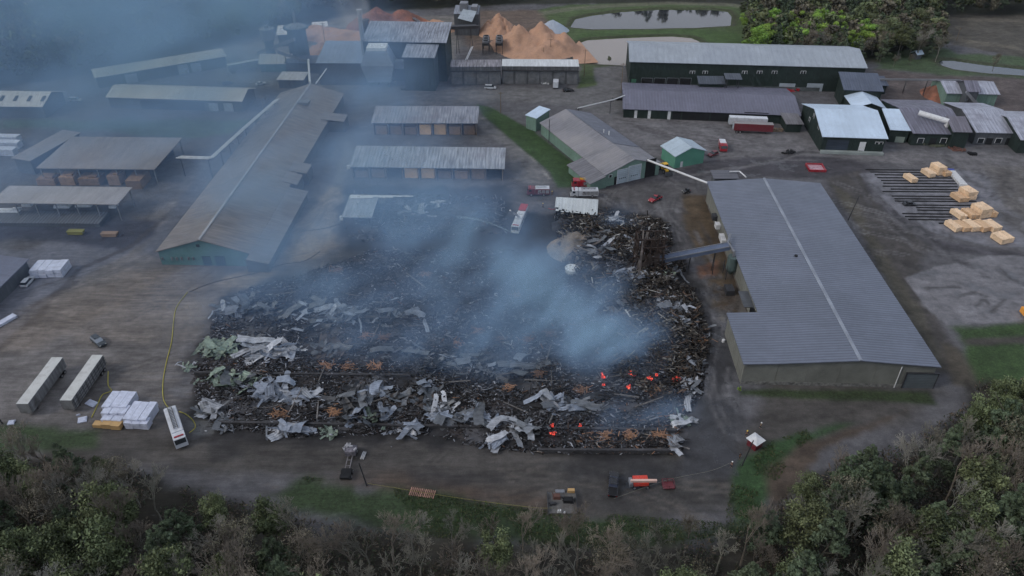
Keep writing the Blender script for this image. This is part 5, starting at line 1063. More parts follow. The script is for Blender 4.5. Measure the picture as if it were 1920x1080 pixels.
for i,(px,py,sx,lb) in enumerate(((1022,157,3,'white scrap pile left of the small box truck'),(1478,170,6,'reddish equipment pile under the very long green building'),(1610,286,2,'dark scrap under the white-roofed mill'),(1755,272,7,'brushy scrap heap in front of the mauve-roofed building'),(1795,281,5,'red and dark machine scrap on the gravel right of the mill'),(1822,290,2,'dark bent scrap piece on the gravel by the mill row'),(1455,245,5,'timber scrap heap under the brownish porch'),(770,168,5,'dark scrap heap at the foot of the powerhouse'),(1160,187,3,'dark bins at the left end of the long grey-roofed building'),(1480,287,2.5,'dark pile by the warehouse back corner'))):
    x,y=G(px,py); q=MB()
    q.box((0,0,.25),(sx*.9,sx*.5,.5),top=(.7,.7))
    for k in range(26):
        q.box((random.gauss(0,sx*.3),random.gauss(0,sx*.17),random.uniform(.2,.7)),(random.uniform(.3,1.6),random.uniform(.2,.6),random.uniform(.2,.8)),rz=random.uniform(0,3),M=None)
    o=q.build('scrap_heap',[M_white,M_red,M_dark,mat('brush_green',c8(66,70,60),var=.5),_mc['rusty_scrap'],M_dark,M_wood,M_dark,M_dark,M_dark][i],None,loc=(x,y,0)); tag(o,lb,'scrap heap')
# ------------------------------------------------------------ people
def person(label,px,py,pose,jacket,pants,helmet,rz=0):
    bm=bmesh.new(); ly=bm.verts.layers.skin.verify()
    def V(x,y,z,r,ry=None,root=False):
        v=bm.verts.new((x,y,z)); v[ly].radius=(r,ry or r); v[ly].use_root=root; return v
    pel=V(0,0,.95,.15,.11,True); wa=V(0,0,1.12,.14,.1); ch=V(0,.01,1.34,.17,.12); nk=V(0,0,1.5,.06); hd=V(0,.02,1.62,.085,.095); tp=V(0,.02,1.72,.08)
    E=[(pel,wa),(wa,ch),(ch,nk),(nk,hd),(hd,tp)]
    nose=V(0,.12,1.62,.018); E.append((hd,nose))
    for s in (-1,1):
        st=pose.get('step',.12)*s
        hp=V(s*.1,0,.88,.1); kn=V(s*.12,st*.6+.03,.5,.062); an=V(s*.12,st,.1,.042); to=V(s*.13,st+.16,.04,.038)
        E+=[(pel,hp),(hp,kn),(kn,an),(an,to)]
        sh=V(s*.2,0,1.42,.07); el=V(s*.27,pose.get('el',-.04),1.15,.048); wr=V(s*.25,pose.get('wr',.14),.95+pose.get('up',0),.033); pa=V(s*.25,pose.get('wr',.14)+.05,.88+pose.get('up',0),.03,.018)
        E+=[(ch,sh),(sh,el),(el,wr),(wr,pa)]
        for k,f in enumerate((-.03,-.01,.01,.03)):
            a_=V(s*.25+f,pose.get('wr',.14)+.075,.83+pose.get('up',0),.009); b_=V(s*.25+f,pose.get('wr',.14)+.09,.79+pose.get('up',0)-(.01 if k in(0,3) else 0),.008); E+=[(pa,a_),(a_,b_)]
        a_=V(s*.25-s*.045,pose.get('wr',.14)+.08,.87+pose.get('up',0),.01); E.append((pa,a_))
    for a_,b_ in E: bm.edges.new((a_,b_))
    me=bpy.data.meshes.new('person'); bm.to_mesh(me); bm.free(); me.materials.append(mat('skin_tone',(0.35,0.2,0.14),rough=.6))
    o=link('person',me); sk=o.modifiers.new('skin','SKIN'); sk.use_smooth_shade=True; o.modifiers.new('sub','SUBSURF').levels=1
    x,y=G(px,py); o.location=(x,y,0); o.rotation_euler=(0,0,rz); tag(o,label,'person')
    def cloth(name,m,segs):
        b2=bmesh.new(); l2=b2.verts.layers.skin.verify(); d={}
        for i,(p,q_) in enumerate(segs):
            for pt in (p,q_):
                if pt not in d:
                    v=b2.verts.new(pt[:3]); v[l2].radius=(pt[3],pt[3]*.8); v[l2].use_root=(len(d)==0); d[pt]=v
            b2.edges.new((d[p],d[q_]))
        m2=bpy.data.meshes.new(name); b2.to_mesh(m2); b2.free(); m2.materials.append(m); c=link(name,m2,None,o); s_=c.modifiers.new('skin','SKIN'); s_.use_smooth_shade=True; c.modifiers.new('sub','SUBSURF').levels=1
    W_=(0,0,1.05,.175);C_=(0,.01,1.34,.2);N_=(0,0,1.47,.09)
    segs=[(W_,C_),(C_,N_)]
    for s in (-1,1):
        S_=(s*.2,0,1.42,.09);E_=(s*.27,pose.get('el',-.04),1.15,.065);H_=(s*.25,pose.get('wr',.14)-.02,.98+pose.get('up',0),.05); segs+=[(C_,S_),(S_,E_),(E_,H_)]
    cloth('jacket',jacket,segs)
    P_=(0,0,.98,.165); segs=[]
    for s in (-1,1):
        st=pose.get('step',.12)*s; A_=(s*.1,0,.86,.12);K_=(s*.12,st*.6+.03,.5,.085);F_=(s*.12,st,.14,.065); segs+=[(P_,A_),(A_,K_),(K_,F_)]
    cloth('trousers',pants,segs)
    q=MB(); q.cyl((0,.02,1.68),(0,.02,1.8),.13,.09,12); q.cyl((0,.03,1.67),(0,.03,1.69),.17,.17,12); q.build('helmet',helmet,o,smooth=False)
    return o
MJ=mat('turnout_tan',c8(120,104,80),rough=.9); MD=mat('dark_cloth',c8(34,36,42),rough=.9); MY=mat('yellow_helmet',c8(200,180,60),rough=.4); MHW=mat('white_helmet',(0.8,0.8,0.78),rough=.4)
person('person in dark clothes and white helmet standing at the grass edge near the red hut',1371,876,{'step':.05},MD,MD,MHW,R(120))
person('person in dark gear walking left of the scorched white roof',1018,390,{'step':.2},MD,MD,MY,R(90))
person('person in dark clothes just left of the pole by the red hut',1386,860,{'step':.1},MD,MD,MD,R(200))
person('person in tan gear standing at the tail of the leftmost red engine',1035,367,{'step':.1,'up':.1},MJ,MJ,MY,R(30))
person('person in dark clothes beside the hut, nearer the ruins',1399,818,{'step':.1},MD,MD,MY,R(150))
person('person in tan gear near the small dark utility vehicle',1425,803,{'step':.15},MJ,MD,MHW,R(250))
person('person in dark clothing by the foot of the dust hopper',742,160,{'step':.1},MD,MD,MHW,R(10))
# ------------------------------------------------------------ burnt wreckage
CH2=[(362,690),(405,600),(450,548),(560,518),(640,492),(700,470),(960,470),(1010,520),(1060,500),(1045,440),(1040,402),(1120,405),(1240,415),(1262,520),(1300,590),(1325,650),(1315,740),(1278,800),(1276,850),(1012,850),(900,838),(790,812),(560,820),(400,800),(372,745)]
CHS=[(660,362),(945,372),(950,440),(670,455),(640,430)]
cw=pts(*CH2); cs=pts(*CHS)
EAST=pts((1045,440),(1060,402),(1130,400),(1240,418),(1290,520),(1330,640),(1300,730),(1240,760),(1150,700),(1120,560),(1060,500))
def bedh(x,y):
    a_=np.clip(-polysd(x,y,cw)/4,0,1); b_=np.clip(-polysd(x,y,EAST)/8,0,1); c_=np.clip(-polysd(x,y,cs)/3,0,1)
    return np.maximum(a_,c_)*(0.15+1.5*(fbm(x,y,5,4,61)-0.25)**1.0*1.0)+b_*(2.6*fbm(x,y,7,4,77)+0.5+1.6*np.exp(-((x-27)**2+(y-186)**2)/160.))+0.5*np.maximum(a_,c_)*(fbm(x,y,1.6,2,63)-.5)
def shards(n,inp,bb,cols,ls=(0.4,2.6),wsz=(0.08,0.28),h0=0.0,seed=1,tilt=0.35,hs=0.7):
    r=np.random.default_rng(seed); P_=[]
    xs_=r.uniform(bb[0],bb[1],n*3); ys__=r.uniform(bb[2],bb[3],n*3); m=polysd(xs_,ys__,inp)<1.5
    m&= (fbm(xs_,ys__,7,3,seed+5)+.15*np.sin(ys__*.72)*(seed==3))>(0.40 if seed!=17 else .28); m&=polysd(xs_,ys__,inp)<.3
    xs_=xs_[m][:n]; ys__=ys__[m][:n]; n=len(xs_)
    L_=r.uniform(*ls,n)*r.uniform(.4,1,n); W_=r.uniform(*wsz,n); T_=W_*r.uniform(.2,.9,n); rz=r.uniform(0,math.pi,n); 
    rz=np.where(r.random(n)<.35,r.normal(0,.25,n),rz)
    tl=r.normal(0,tilt,n); z=bedh(xs_,ys__)+r.uniform(0,hs,n)+h0
    u=np.stack([np.cos(rz)*np.cos(tl),np.sin(rz)*np.cos(tl),np.sin(tl)],1); v=np.stack([-np.sin(rz),np.cos(rz),np.zeros(n)],1); w_=np.cross(u,v)
    c=np.stack([xs_,ys__,z],1)
    sg=np.array([(-1,-1,-1),(1,-1,-1),(1,1,-1),(-1,1,-1),(-1,-1,1),(1,-1,1),(1,1,1),(-1,1,1)])*.5
    V_=c[:,None,:]+sg[None,:,0:1]*(L_[:,None]*u)[:,None,:]+sg[None,:,1:2]*(W_[:,None]*v)[:,None,:]+sg[None,:,2:3]*(T_[:,None]*w_)[:,None,:]
    F_=np.array([(0,3,2,1),(4,5,6,7),(0,1,5,4),(1,2,6,5),(2,3,7,6),(3,0,4,7)])[None]+8*np.arange(n)[:,None,None]
    cc=np.array([c8(*q[:3]) for q in cols]); pr=np.array([q[3] for q in cols]); ci=r.choice(len(cols),n,p=pr/pr.sum())
    C_=np.repeat((cc[ci]*r.uniform(.6,1.4,(n,1)))[:,None,:],8,1)
    return V_.reshape(-1,3),F_.reshape(-1,4),C_.reshape(-1,3)
def npmesh(name,Vs,Fs,Cs,m):
    o_=0;F2=[]
    for v,f in zip(Vs,Fs): F2.append(f+o_); o_+=len(v)
    V_=np.concatenate(Vs);F_=np.concatenate(F2);C_=np.concatenate(Cs)
    me=bpy.data.meshes.new(name); me.vertices.add(len(V_)); me.vertices.foreach_set('co',V_.astype(np.float32).ravel()); me.loops.add(F_.size); me.loops.foreach_set('vertex_index',F_.astype(np.int32).ravel())
    me.polygons.add(len(F_)); me.polygons.foreach_set('loop_start',np.arange(0,F_.size,4,dtype=np.int32)); me.polygons.foreach_set('loop_total',np.full(len(F_),4,dtype=np.int32)); me.update(calc_edges=True)
    a=me.color_attributes.new(name='col',type='FLOAT_COLOR',domain='POINT'); a.data.foreach_set('color',np.concatenate([np.clip(C_,0,1),np.ones((len(C_),1))],1).astype(np.float32).ravel()); me.materials.append(m); return link(name,me)
def bed(P,step,seed):
    Pn=np.array(P); x=np.arange(Pn[:,0].min()-3,Pn[:,0].max()+3,step); y=np.arange(Pn[:,1].min()-3,Pn[:,1].max()+3,step); XX,YY=np.meshgrid(x,y); z=bedh(XX.ravel(),YY.ravel()); s_=polysd(XX.ravel(),YY.ravel(),P)
    s_=s_+(fbm(XX.ravel(),YY.ravel(),4,3,seed)-.5)*7
    idx=np.arange(XX.size).reshape(XX.shape); q=np.stack([idx[:-1,:-1],idx[:-1,1:],idx[1:,1:],idx[1:,:-1]],-1).reshape(-1,4); q=q[(s_[q]<0).all(1)]
    n_=fbm(XX.ravel(),YY.ravel(),3,4,seed+9)[:,None]; C_=np.array(c8(42,42,45))*(0.3+1.3*n_); br=(fbm(XX.ravel(),YY.ravel(),9,3,seed+3)>.56)[:,None]; C_=np.where(br,C_*np.array((1.35,1.2,1.1)),C_); ash=np.clip((fbm(XX.ravel(),YY.ravel(),6,4,seed+21)-.50)*8,0,1)[:,None]*.8; C_=C_*(1-ash)+np.array(c8(74,75,80))*ash*(.6+.7*n_)+C_*0
    z=np.where(s_<0,z+0.02-0.15*np.clip(1+s_/1.5,0,1),-.2)
    return np.stack([XX.ravel(),YY.ravel(),z],1),q,C_
MR=mat('charred_rubble',(1,1,1),rough=.95,attr=True,var=.25,scale=1.2,bump=.5)
bb=(min(p[0] for p in cw)-2,max(p[0] for p in cw)+2,min(p[1] for p in cw)-2,max(p[1] for p in cw)+2)
bs=(min(p[0] for p in cs),max(p[0] for p in cs),min(p[1] for p in cs),max(p[1] for p in cs))
be=(min(p[0] for p in EAST),max(p[0] for p in EAST),min(p[1] for p in EAST),max(p[1] for p in EAST))
colsA=[(28,27,29,.36),(46,45,46,.24),(68,69,74,.26),(94,97,104,.17),(130,133,142,.045),(96,74,60,.012),(50,42,40,.08)]
colsE=[(30,27,26,.42),(50,46,42,.28),(76,72,68,.18),(112,110,106,.07),(150,150,150,.015),(78,64,54,.06)]
parts_=[bed(cw,.55,3),bed(cs,.7,5),shards(21000,cw,bb,colsA,seed=3),shards(30000,cw,bb,colsA,(.25,1.3),(.06,.3),seed=17,hs=.5),shards(3000,cs,bs,colsA,seed=4),shards(6500,EAST,be,colsE,(.6,4.2),(.1,.45),seed=6,tilt=.55,hs=1.6),
        shards(800,pts((1150,690),(1320,640),(1300,745),(1180,790),(1010,850),(1276,850),(1270,770)),(5,60,95,140),[(124,96,80,.3),(110,104,100,.4),(76,62,54,.6)],(.6,2.2),(.08,.2),seed=8,hs=.8),
        shards(60,pts((340,700),(1330,560),(1340,760),(1280,870),(380,840)),(-85,62,92,170),[(170,172,178,1),(120,124,130,1)],(.2,.7),(.1,.4),seed=12,hs=.6)]
o=npmesh('burnt_rubble',[p[0] for p in parts_],[p[1] for p in parts_],[p[2] for p in parts_],MR); tag(o,'black charred rubble covering the burnt-down building site','rubble',kind='stuff')
# crumpled sheets
random.seed(21)
def sheetmesh(i,Lx,Ly,fold,curl):
    nx_,ny_=22,8; s=i*7.31; P_=np.array([((k/(nx_-1)-.5)*Lx,(j/(ny_-1)-.5)*Ly,0) for j in range(ny_) for k in range(nx_)],float)
    r=np.random.default_rng(i*13+5)
    P_[:,0]+=.12*np.sin(P_[:,1]*5+s)*(abs(P_[:,0])>Lx*.42); P_[:,1]+=.10*Ly*np.sin(P_[:,0]*1.3+s)*fold
    for k in range(r.integers(2,5)):
        a_=r.normal(math.pi/2,.5) if r.random()<.65 else r.normal(0,.3); d=np.array((math.sin(a_),-math.cos(a_),0)); ax=np.array((math.cos(a_),math.sin(a_),0)); off=r.uniform(-.35,.35)*(Lx if abs(d[0])>.6 else Ly)
        t=P_@d-off; ang=r.choice((-1,1))*r.uniform(.12,.62)*min(1.2,fold+.35); m=t>0
        if m.sum()>len(P_)*.6: m=t<0; 
        w_=np.clip(abs(t)/.35,0,1)
        M=np.array(Matrix.Rotation(ang,3,Vector(ax))); c=d*off; Q=(P_-c)@M.T+c; P_=np.where((m)[:,None],Q*w_[:,None]+P_*(1-w_[:,None]),P_)
    for n_ in range(len(P_)): P_[n_,2]+=.10*mnoise.noise((P_[n_,0]*1.3+s,P_[n_,1]*1.3,s))*(1+fold)+curl*.05*(P_[n_,0]**2)*.5
    P_[:,2]-=P_[:,2].min()+.0; P_[:,2]=np.minimum(P_[:,2],.8+.35*P_[:,2]); P_-=np.array((P_[:,0].mean(),P_[:,1].mean(),0)); cut=r.random((ny_,))*2.2
    fs=[(j*nx_+k,j*nx_+k+1,(j+1)*nx_+k+1,(j+1)*nx_+k) for j in range(ny_-1) for k in range(nx_-1) if k<nx_-1-cut[j]]
    q=MB(); q.add([tuple(p) for p in P_],fs); return q
cl={'blue':(120,128,142),'grey':(94,98,104),'green':(112,126,116),'white':(150,154,162),'brown':(74,68,66),'dark':(54,56,60)}
SM={k:mat('sheet_'+k,c8(*v),rough=.5,metal=.25,var=.3,scale=.8,stripe=(1,.62,.32),streak=.3,dirt=((.03,.03,.032),.4,.9),rnd=.25,fine=.15) for k,v in cl.items()}
protos={}
for k in SM:
    for i in range(7):
        Lx=random.uniform(4.0,8.0); Ly=random.uniform(1.0,2.2) if i<5 else random.uniform(.45,.7); q=sheetmesh(i+len(protos),Lx,Ly,random.uniform(.35,.9),random.uniform(0,.7)); me_o=q.build('roofing_sheet',SM[k],None,smooth=False); me_=me_o.data; bpy.data.objects.remove(me_o); protos[(k,i)]=me_
# clusters: px,py,spread x,y px,count,colours,size,where
CL=[(405,660,30,14,9,'green',1.1,'pale green twisted roofing sheet at the far left end of the wreckage'),
(440,585,26,16,9,'grey blue',1.1,'dull grey roofing sheet at the upper left corner of the wreckage'),
(470,650,20,10,5,'grey',.9,'grey folded sheet between the green and the blue sheets'),
(515,665,32,14,10,'blue white',1.15,'pale blue roofing sheet in the big heap left of the orange boards'),
(350,692,14,8,3,'green white',.6,'small pale slatted sheet sticking out at the left tip of the wreckage'),
(400,715,26,14,6,'green',.8,'pale green sheet just below the left dark footing'),
(455,722,22,14,7,'green grey',1.0,'grey-green sheet in the second row at the left'),
(508,738,24,18,9,'blue',1.0,'pale blue crumpled sheet in the second row from the front'),
(560,748,26,14,8,'white blue',1.0,'whitish crumpled sheet right of the dark gap in the second row'),
(400,772,22,10,5,'grey white',.9,'curled grey edge sheet round the lower left corner of the wreckage'),
(425,800,16,12,4,'grey white',.7,'bent grey strip running down at the lower left corner'),
(545,810,30,9,6,'white blue',.9,'whitish sheet fallen outside the front footing at the left'),
(618,812,16,8,3,'green',.7,'pale green scrap sheet lying outside the front footing'),
(665,792,20,14,6,'grey blue',.95,'grey sheet hanging over the front footing, left of the middle'),
(702,790,14,12,4,'green grey',.9,'grey-green sheet draped over the front footing'),
(728,785,10,12,3,'blue',.9,'upright blue-grey sheet draped on the front footing'),
(665,755,32,16,7,'grey dark',1.0,'dark grey sheet in the second row, left of the middle'),
(700,742,26,12,5,'grey blue',1.0,'striped grey sheet in the second row near the middle'),
(775,810,20,7,4,'white blue',.9,'pale flat sheet lying outside the front footing at the middle'),
(790,755,40,12,9,'grey brown',1.0,'brown-grey sheet heap in the middle of the second row'),
(825,790,16,9,4,'blue grey',.9,'blue-grey sheet on the front footing right of the middle'),
(885,788,20,9,5,'blue grey',1.0,'broad pale sheet over the front footing right of the middle'),
(830,770,30,8,5,'white grey',.8,'whitish sheet behind the front footing right of the middle'),
(810,690,18,16,5,'grey dark',.9,'dark grey sheet standing in the middle of the wreckage'),
(805,732,16,8,3,'blue',.9,'bluish sheet below the standing dark sheet in the middle'),
(950,800,30,10,6,'white blue grey',.85,'pale sheet at the front right of the middle'),
(1000,810,30,14,5,'grey white',.8,'grey strip standing at the front, left of the embers'),
(930,830,24,6,4,'blue white',.8,'pale strip lying outside the footing at the front right'),
(1060,770,50,14,9,'grey dark blue',.9,'grey sheet in the thin smoke near the front right'),
(1030,755,20,10,4,'blue white',.9,'pale sheet in thin smoke at the front right'),
(1262,835,8,12,4,'white grey',.8,'whitish upright strips at the lower right corner of the wreckage'),
(1275,790,8,12,4,'green white',.8,'pale greenish sheet bent at the right end of the front footing'),
(1290,735,14,20,7,'white grey',.7,'whitish scrap sheet along the right edge of the wreckage'),
(1298,690,14,14,5,'white grey',.65,'pale scrap at the right edge beside the embers'),
(1260,585,34,8,6,'white grey',.9,'long pale strip on the upper right footing'),
(1210,590,40,12,7,'dark brown grey',1.0,'dark sheet below the upper right footing'),
(1290,620,24,12,6,'white grey',.7,'pale curled scrap near the right-hand wet asphalt'),
(1180,640,40,20,8,'dark grey',.9,'dark grey sheet under the thin smoke at the right'),
(610,600,60,20,12,'grey blue dark',.95,'smoke-dulled sheet in the upper left rows of the ruins'),
(640,595,26,12,6,'blue grey',1.0,'lighter bluish sheet in the upper left rows of the ruins'),
(720,600,60,18,9,'grey dark blue',.9,'smoke-dulled sheet in the upper middle rows of the ruins'),
(620,660,34,12,7,'brown grey',.95,'brownish grey sheet above the orange boards'),
(500,590,30,14,7,'grey dark',.95,'dull sheet in the upper rows near the left'),
(760,665,40,14,6,'dark grey',.95,'dark sheet in the third row near the middle'),
(880,690,60,22,8,'grey dark blue',.9,'smoky grey sheet right of the middle of the ruins'),
(960,700,50,20,6,'grey dark',.9,'smoky dull sheet left of the embers'),
(700,400,30,16,5,'grey dark',.8,'smoky scrap sheet in the burnt shed ruins'),
(790,400,30,14,5,'white grey',.8,'pale twisted sheet in the burnt shed ruins'),
(830,388,14,4,2,'white',.7,'bright white strip in the burnt shed ruins'),
(1090,410,26,9,7,'dark grey',1.1,'dark bulging sheet just below the scorched white roof'),
(1060,405,14,10,4,'grey dark',.9,'wrinkled dark sheet at the left below the scorched white roof'),
(1150,425,24,9,7,'white grey',.75,'whitish sheet heap left of the burnt tower top'),
(1130,470,26,16,7,'grey brown',.85,'brownish sheet in the heap left of the burnt tower'),
(1120,490,24,12,6,'grey white',.9,'grey bent sheet in the middle of the heap by the tower'),
(1180,480,20,20,6,'white brown grey',.8,'pale strip leaning against the burnt tower'),
(1180,535,24,12,8,'blue white grey',.85,'bluish sheet fan at the foot of the burnt tower'),
(1250,515,16,16,6,'green grey',.85,'greenish grey sheet right of the burnt tower foot'),
(1110,515,20,8,4,'grey',.8,'grey sheet at the left edge of the tower heap'),
(1085,455,26,10,4,'brown grey',.9,'dull sheet on the slope of the ash heap')]
random.seed(33)
SP=[]
for px,py,sx,sy,n,cs_,sz,lb in CL:
    cs_=cs_.split(); 
    n=int(n*3.4+.5)
    for i in range(n):
        x,y=G(px+random.gauss(0,sx*.62),py+random.gauss(0,sy*.55)); c=random.choice(cs_); me_=protos[(c,random.randrange(7))]
        z=float(bedh(np.array([x]),np.array([y]))[0]); loc=(x,y,max(0,z)+random.uniform(.0,.4)); rot=(random.gauss(0,.15),random.gauss(0,.17),random.choice([0,math.pi/2,math.pi])+random.gauss(0,.5)); q_=sz*random.uniform(.5,1.25)
        if 'upright' in lb or 'standing' in lb or 'draped' in lb or 'hanging' in lb: rot=(random.gauss(0,.2),random.uniform(.3,.6),R(90)+random.gauss(0,.3))
        SP.append((i*1.0+y*.03-q_*2.0,me_,loc,rot,q_,lb,c))
SP.sort(key=lambda t:t[0])
from collections import Counter
cc_=Counter(t[5] for t in SP[:285])
for t in SP[:285]:
    o=bpy.data.objects.new('roofing_sheet',t[1]); COL.objects.link(o); o.location=t[2]; o.rotation_euler=t[3]; o.scale=(t[4],t[4],t[4]*.9); tag(o,t[5],'roofing sheet',t[5].split(' in ')[0][:50]+' group' if cc_[t[5]]>1 else None)
V_=[];F_=[];C_=[]
from mathutils import Euler
for t in SP[285:]:
    v=np.empty(len(t[1].vertices)*3,np.float32); t[1].vertices.foreach_get('co',v); v=v.reshape(-1,3)*t[4]; M=np.array(Euler(t[3]).to_matrix()); V_.append(v@M.T+np.array(t[2])); F_.append(np.array([tuple(p.vertices) for p in t[1].polygons])); C_.append(np.tile(np.array(c8(*cl[t[6]]))*random.uniform(.6,1.1),(len(v),1)))
o=npmesh('roofing_scrap',V_,F_,C_,mat('scrap_sheet',(1,1,1),rough=.5,metal=.2,attr=True,var=.35,scale=.8,stripe=(1,.5,.12))); tag(o,'scattered smaller scraps of roofing metal all over the ruins','scrap',kind='stuff')
# charred beams
MBm=mat('charred_timber',(0.018,0.016,0.016),rough=.95,var=.5,scale=2,rnd=.4); MBg=mat('ash_grey_timber',c8(92,90,90),rough=.9,var=.4,scale=1.5,rnd=.3)
bmz=[]
for k in range(5):
    q=MB(); L_=[4,5.5,7,8.5,10][k]; w_=.22
    for s in range(6):
        q.box((-L_/2+L_*(s+.5)/6,mnoise.noise((s,k,1))*.18,mnoise.noise((s,k,5))*.12),(L_/6*1.06,w_*(1-.05*s),w_*(1-.06*s)),rz=mnoise.noise((s,k,9))*.08)
    for m in (MBm,MBg): o=q.build('charred_beam',m); bmz.append(o.data); bpy.data.objects.remove(o)
ZN=[((380,700),(760,790),22,'charred beam in the front left rows of the wreckage'),((760,640),(1010,830),22,'charred beam in the front middle rows of the wreckage'),((1010,640),(1290,845),30,'charred beam near the embers at the right of the wreckage'),((1110,430),(1260,560),30,'charred beam in the heap around the burnt tower'),((450,530),(900,630),20,'charred beam in the smoky upper rows of the wreckage'),((660,370),(930,440),10,'charred beam in the burnt shed ruins'),((1140,570),(1310,640),18,'charred beam below the upper right footing')]
for a_,b_,n,lb in ZN:
    for i in range(n):
        x,y=G(random.uniform(a_[0],b_[0]),random.uniform(a_[1],b_[1])); o=bpy.data.objects.new('charred_beam',random.choice(bmz)); COL.objects.link(o); z=float(bedh(np.array([x]),np.array([y]))[0])
        o.location=(x,y,z+random.uniform(.3,1.0)); o.rotation_euler=(0,random.gauss(0,.16),random.choice([0,R(88),random.uniform(0,3.1)])+random.gauss(0,.2)); s=random.uniform(.6,1.1); o.scale=(s,s*1.2,s*1.2); tag(o,lb,'beam',lb+'s')
# footings
MF=mat('sooty_footing',c8(54,54,57),rough=.9,var=.4,fine=.3)
for a_,b_,lb in (((366,704),(770,709),'long sooty footing wall across the left half of the ruins'),((408,797),(860,805),'front sooty footing wall, left stretch'),((862,805),(1268,812),'front sooty footing wall, right stretch'),((1143,572),(1292,576),'short footing at the upper right of the ruins'),((1010,849),(1276,850),'lowest short footing in front of the embers'),((1256,745),(1273,806),'short footing running away at the right end'),((560,600),(800,602),'smoke-dimmed footing across the upper rows'),((600,650),(900,654),'smoke-dimmed footing across the middle rows')):
    A_=Vector(G(*a_));B__=Vector(G(*b_)); q=MB(); q.box((0,0,.55),((B__-A_).length,.45,1.1)); q.box((0,0,1.12),((B__-A_).length,.6,.06)); o=q.build('concrete_footing',MF,None,loc=(*((A_+B__)/2),0)); o.rotation_euler=(0,0,math.atan2(B__.y-A_.y,B__.x-A_.x)); tag(o,lb,'footing')
# unburnt orange board heaps
MO=mat('split_board',c8(136,104,82),rough=.85,var=.3,scale=1.5,rnd=.2,dirt=((.05,.035,.03),.9,.7))
BP_=[(612,692,3.2,'bright orange board heap resting on the left footing',1),(655,692,3.2,'orange and white board heap right of the brightest one',1),(703,695,3.0,'orange board heap at the right end of the left footing',.9),(525,783,3.4,'orange board heap just behind the front footing at the left',.9),(628,778,2.4,'small orange board heap behind the front footing',.6),(952,734,3.0,'orange board heap in thin smoke right of the middle',.9),(858,650,2.6,'smoky orange board heap near the middle',.6),(943,640,3.2,'pale orange boards in thick smoke, left of a pair',.5),(990,645,2.8,'pale orange boards in thick smoke between two others',.5),(1032,632,3.0,'pale orange boards in thick smoke, rightmost',.5),(688,636,2.4,'pinkish boards in the smoky third row, left',.5),(722,638,3.0,'pinkish boards in the smoky third row, right',.5),(896,627,2.0,'single yellowish board patch in the smoke',.5),(631,515,2.6,'small rusty board patch at the upper left of the ruins',.5),(800,519,3.0,'rusty board patch at the top middle of the ruins',.5),(1092,738,2.6,'pinkish sticks in the haze left of the embers',.5),(1138,823,2.4,'pale orange boards at the front, left of a pair',.7),(1180,820,2.6,'pale orange boards at the front right of the ruins',.7),(1236,820,3.0,'pinkish board heap behind the lowest footing',.6),(1310,644,3.4,'reddish board fan at the right tip of the ruins',.7),(1230,742,3.4,'reddish-brown board heap right of the embers',.6),(1010,708,2.0,'pink sticks at the edge of the smoke',.5),(970,560,2.2,'rust coloured patch deep in the smoke',.4)]
for px,py,s,lb,br in BP_:
    x,y=G(px,py); z=float(bedh(np.array([x]),np.array([y]))[0]); q=MB()
    q.box((0,0,z+.1),(s*.9,s*.4,.3),top=(.8,.8))
    for k in range(int(34)):
        q.box((random.gauss(0,s*.30),random.gauss(0,s*.22),z+random.uniform(.1,1.1)),(random.uniform(.8,2.2),random.uniform(.08,.18),.05),M=Matrix.Rotation(random.choice([random.gauss(0,.3),random.uniform(0,3.1)]),3,'Z')@Matrix.Rotation(random.gauss(0,.35),3,'Y'))
    o=q.build('board_heap',MO if br>.55 else mat('dull_split_board',c8(112,88,74),rough=.9,var=.3,scale=1.5,rnd=.2,dirt=((.04,.035,.03),.9,.7)),None,loc=(x,y,0)); tag(o,lb,'board heap')
# glowing embers
ME=bpy.data.materials.new('glowing_ember'); ME.use_nodes=True; nt=ME.node_tree; b=nt.nodes['Principled BSDF']; b.inputs['Base Color'].default_value=(.05,.02,.02,1)
t=nt.nodes.new('ShaderNodeTexCoord'); n=nt.nodes.new('ShaderNodeTexNoise'); n.inputs['Scale'].default_value=3.6; n.inputs['Detail'].default_value=5; r_=nt.nodes.new('ShaderNodeValToRGB'); e_=r_.color_ramp.elements; e_[0].position=.4; e_[0].color=(.0,0,0,1); e_[1].position=.58; e_[1].color=(.8,.05,.03,1); x_=r_.color_ramp.elements.new(.75); x_.color=(1,.42,.2,1)
nt.links.new(t.outputs['Object'],n.inputs['Vector']); nt.links.new(n.outputs['Fac'],r_.inputs[0]); nt.links.new(r_.outputs[0],b.inputs['Emission Color']); b.inputs['Emission Strength'].default_value=1.5
EB=[(1131,707,.9,'glowing red ember, leftmost of the upper cluster'),(1181,702,.7,'small ember pair at the top middle of the cluster, left'),(1187,707,.6,'small ember touching the top middle one'),(1177,724,1.0,'bright orange-red ember lying lowest in the upper cluster'),(1217,713,1.0,'red ember right of the middle of the upper cluster'),(1230,710,.6,'small red ember next to the right middle one'),(1271,712,.7,'rightmost glowing ember of the upper cluster'),(1036,798,.7,'left ember behind the front footing'),(1088,797,.7,'right ember behind the front footing'),(1038,814,1.1,'largest red ember patch just in front of the footing'),(1132,722,.5,'faint ember under the leftmost one'),(1262,714,.4,'faint ember just left of the rightmost one')]
for px,py,s,lb in EB:
    s*=.62
    x,y=G(px,py,1.3); q=MB()
    for k in range(12):
        q.box((random.gauss(0,s*.4),random.gauss(0,s*.4),random.uniform(-.3,.45)),(random.uniform(.4,1.3)*s,random.uniform(.15,.35),random.uniform(.1,.3)),M=Matrix.Rotation(random.uniform(0,3.1),3,'Z')@Matrix.Rotation(random.gauss(0,.5),3,'Y'))
    o=q.build('ember',ME,None,loc=(x,y,max(1.0,float(bedh(np.array([x]),np.array([y]))[0])+.7))); tag(o,lb,'ember')
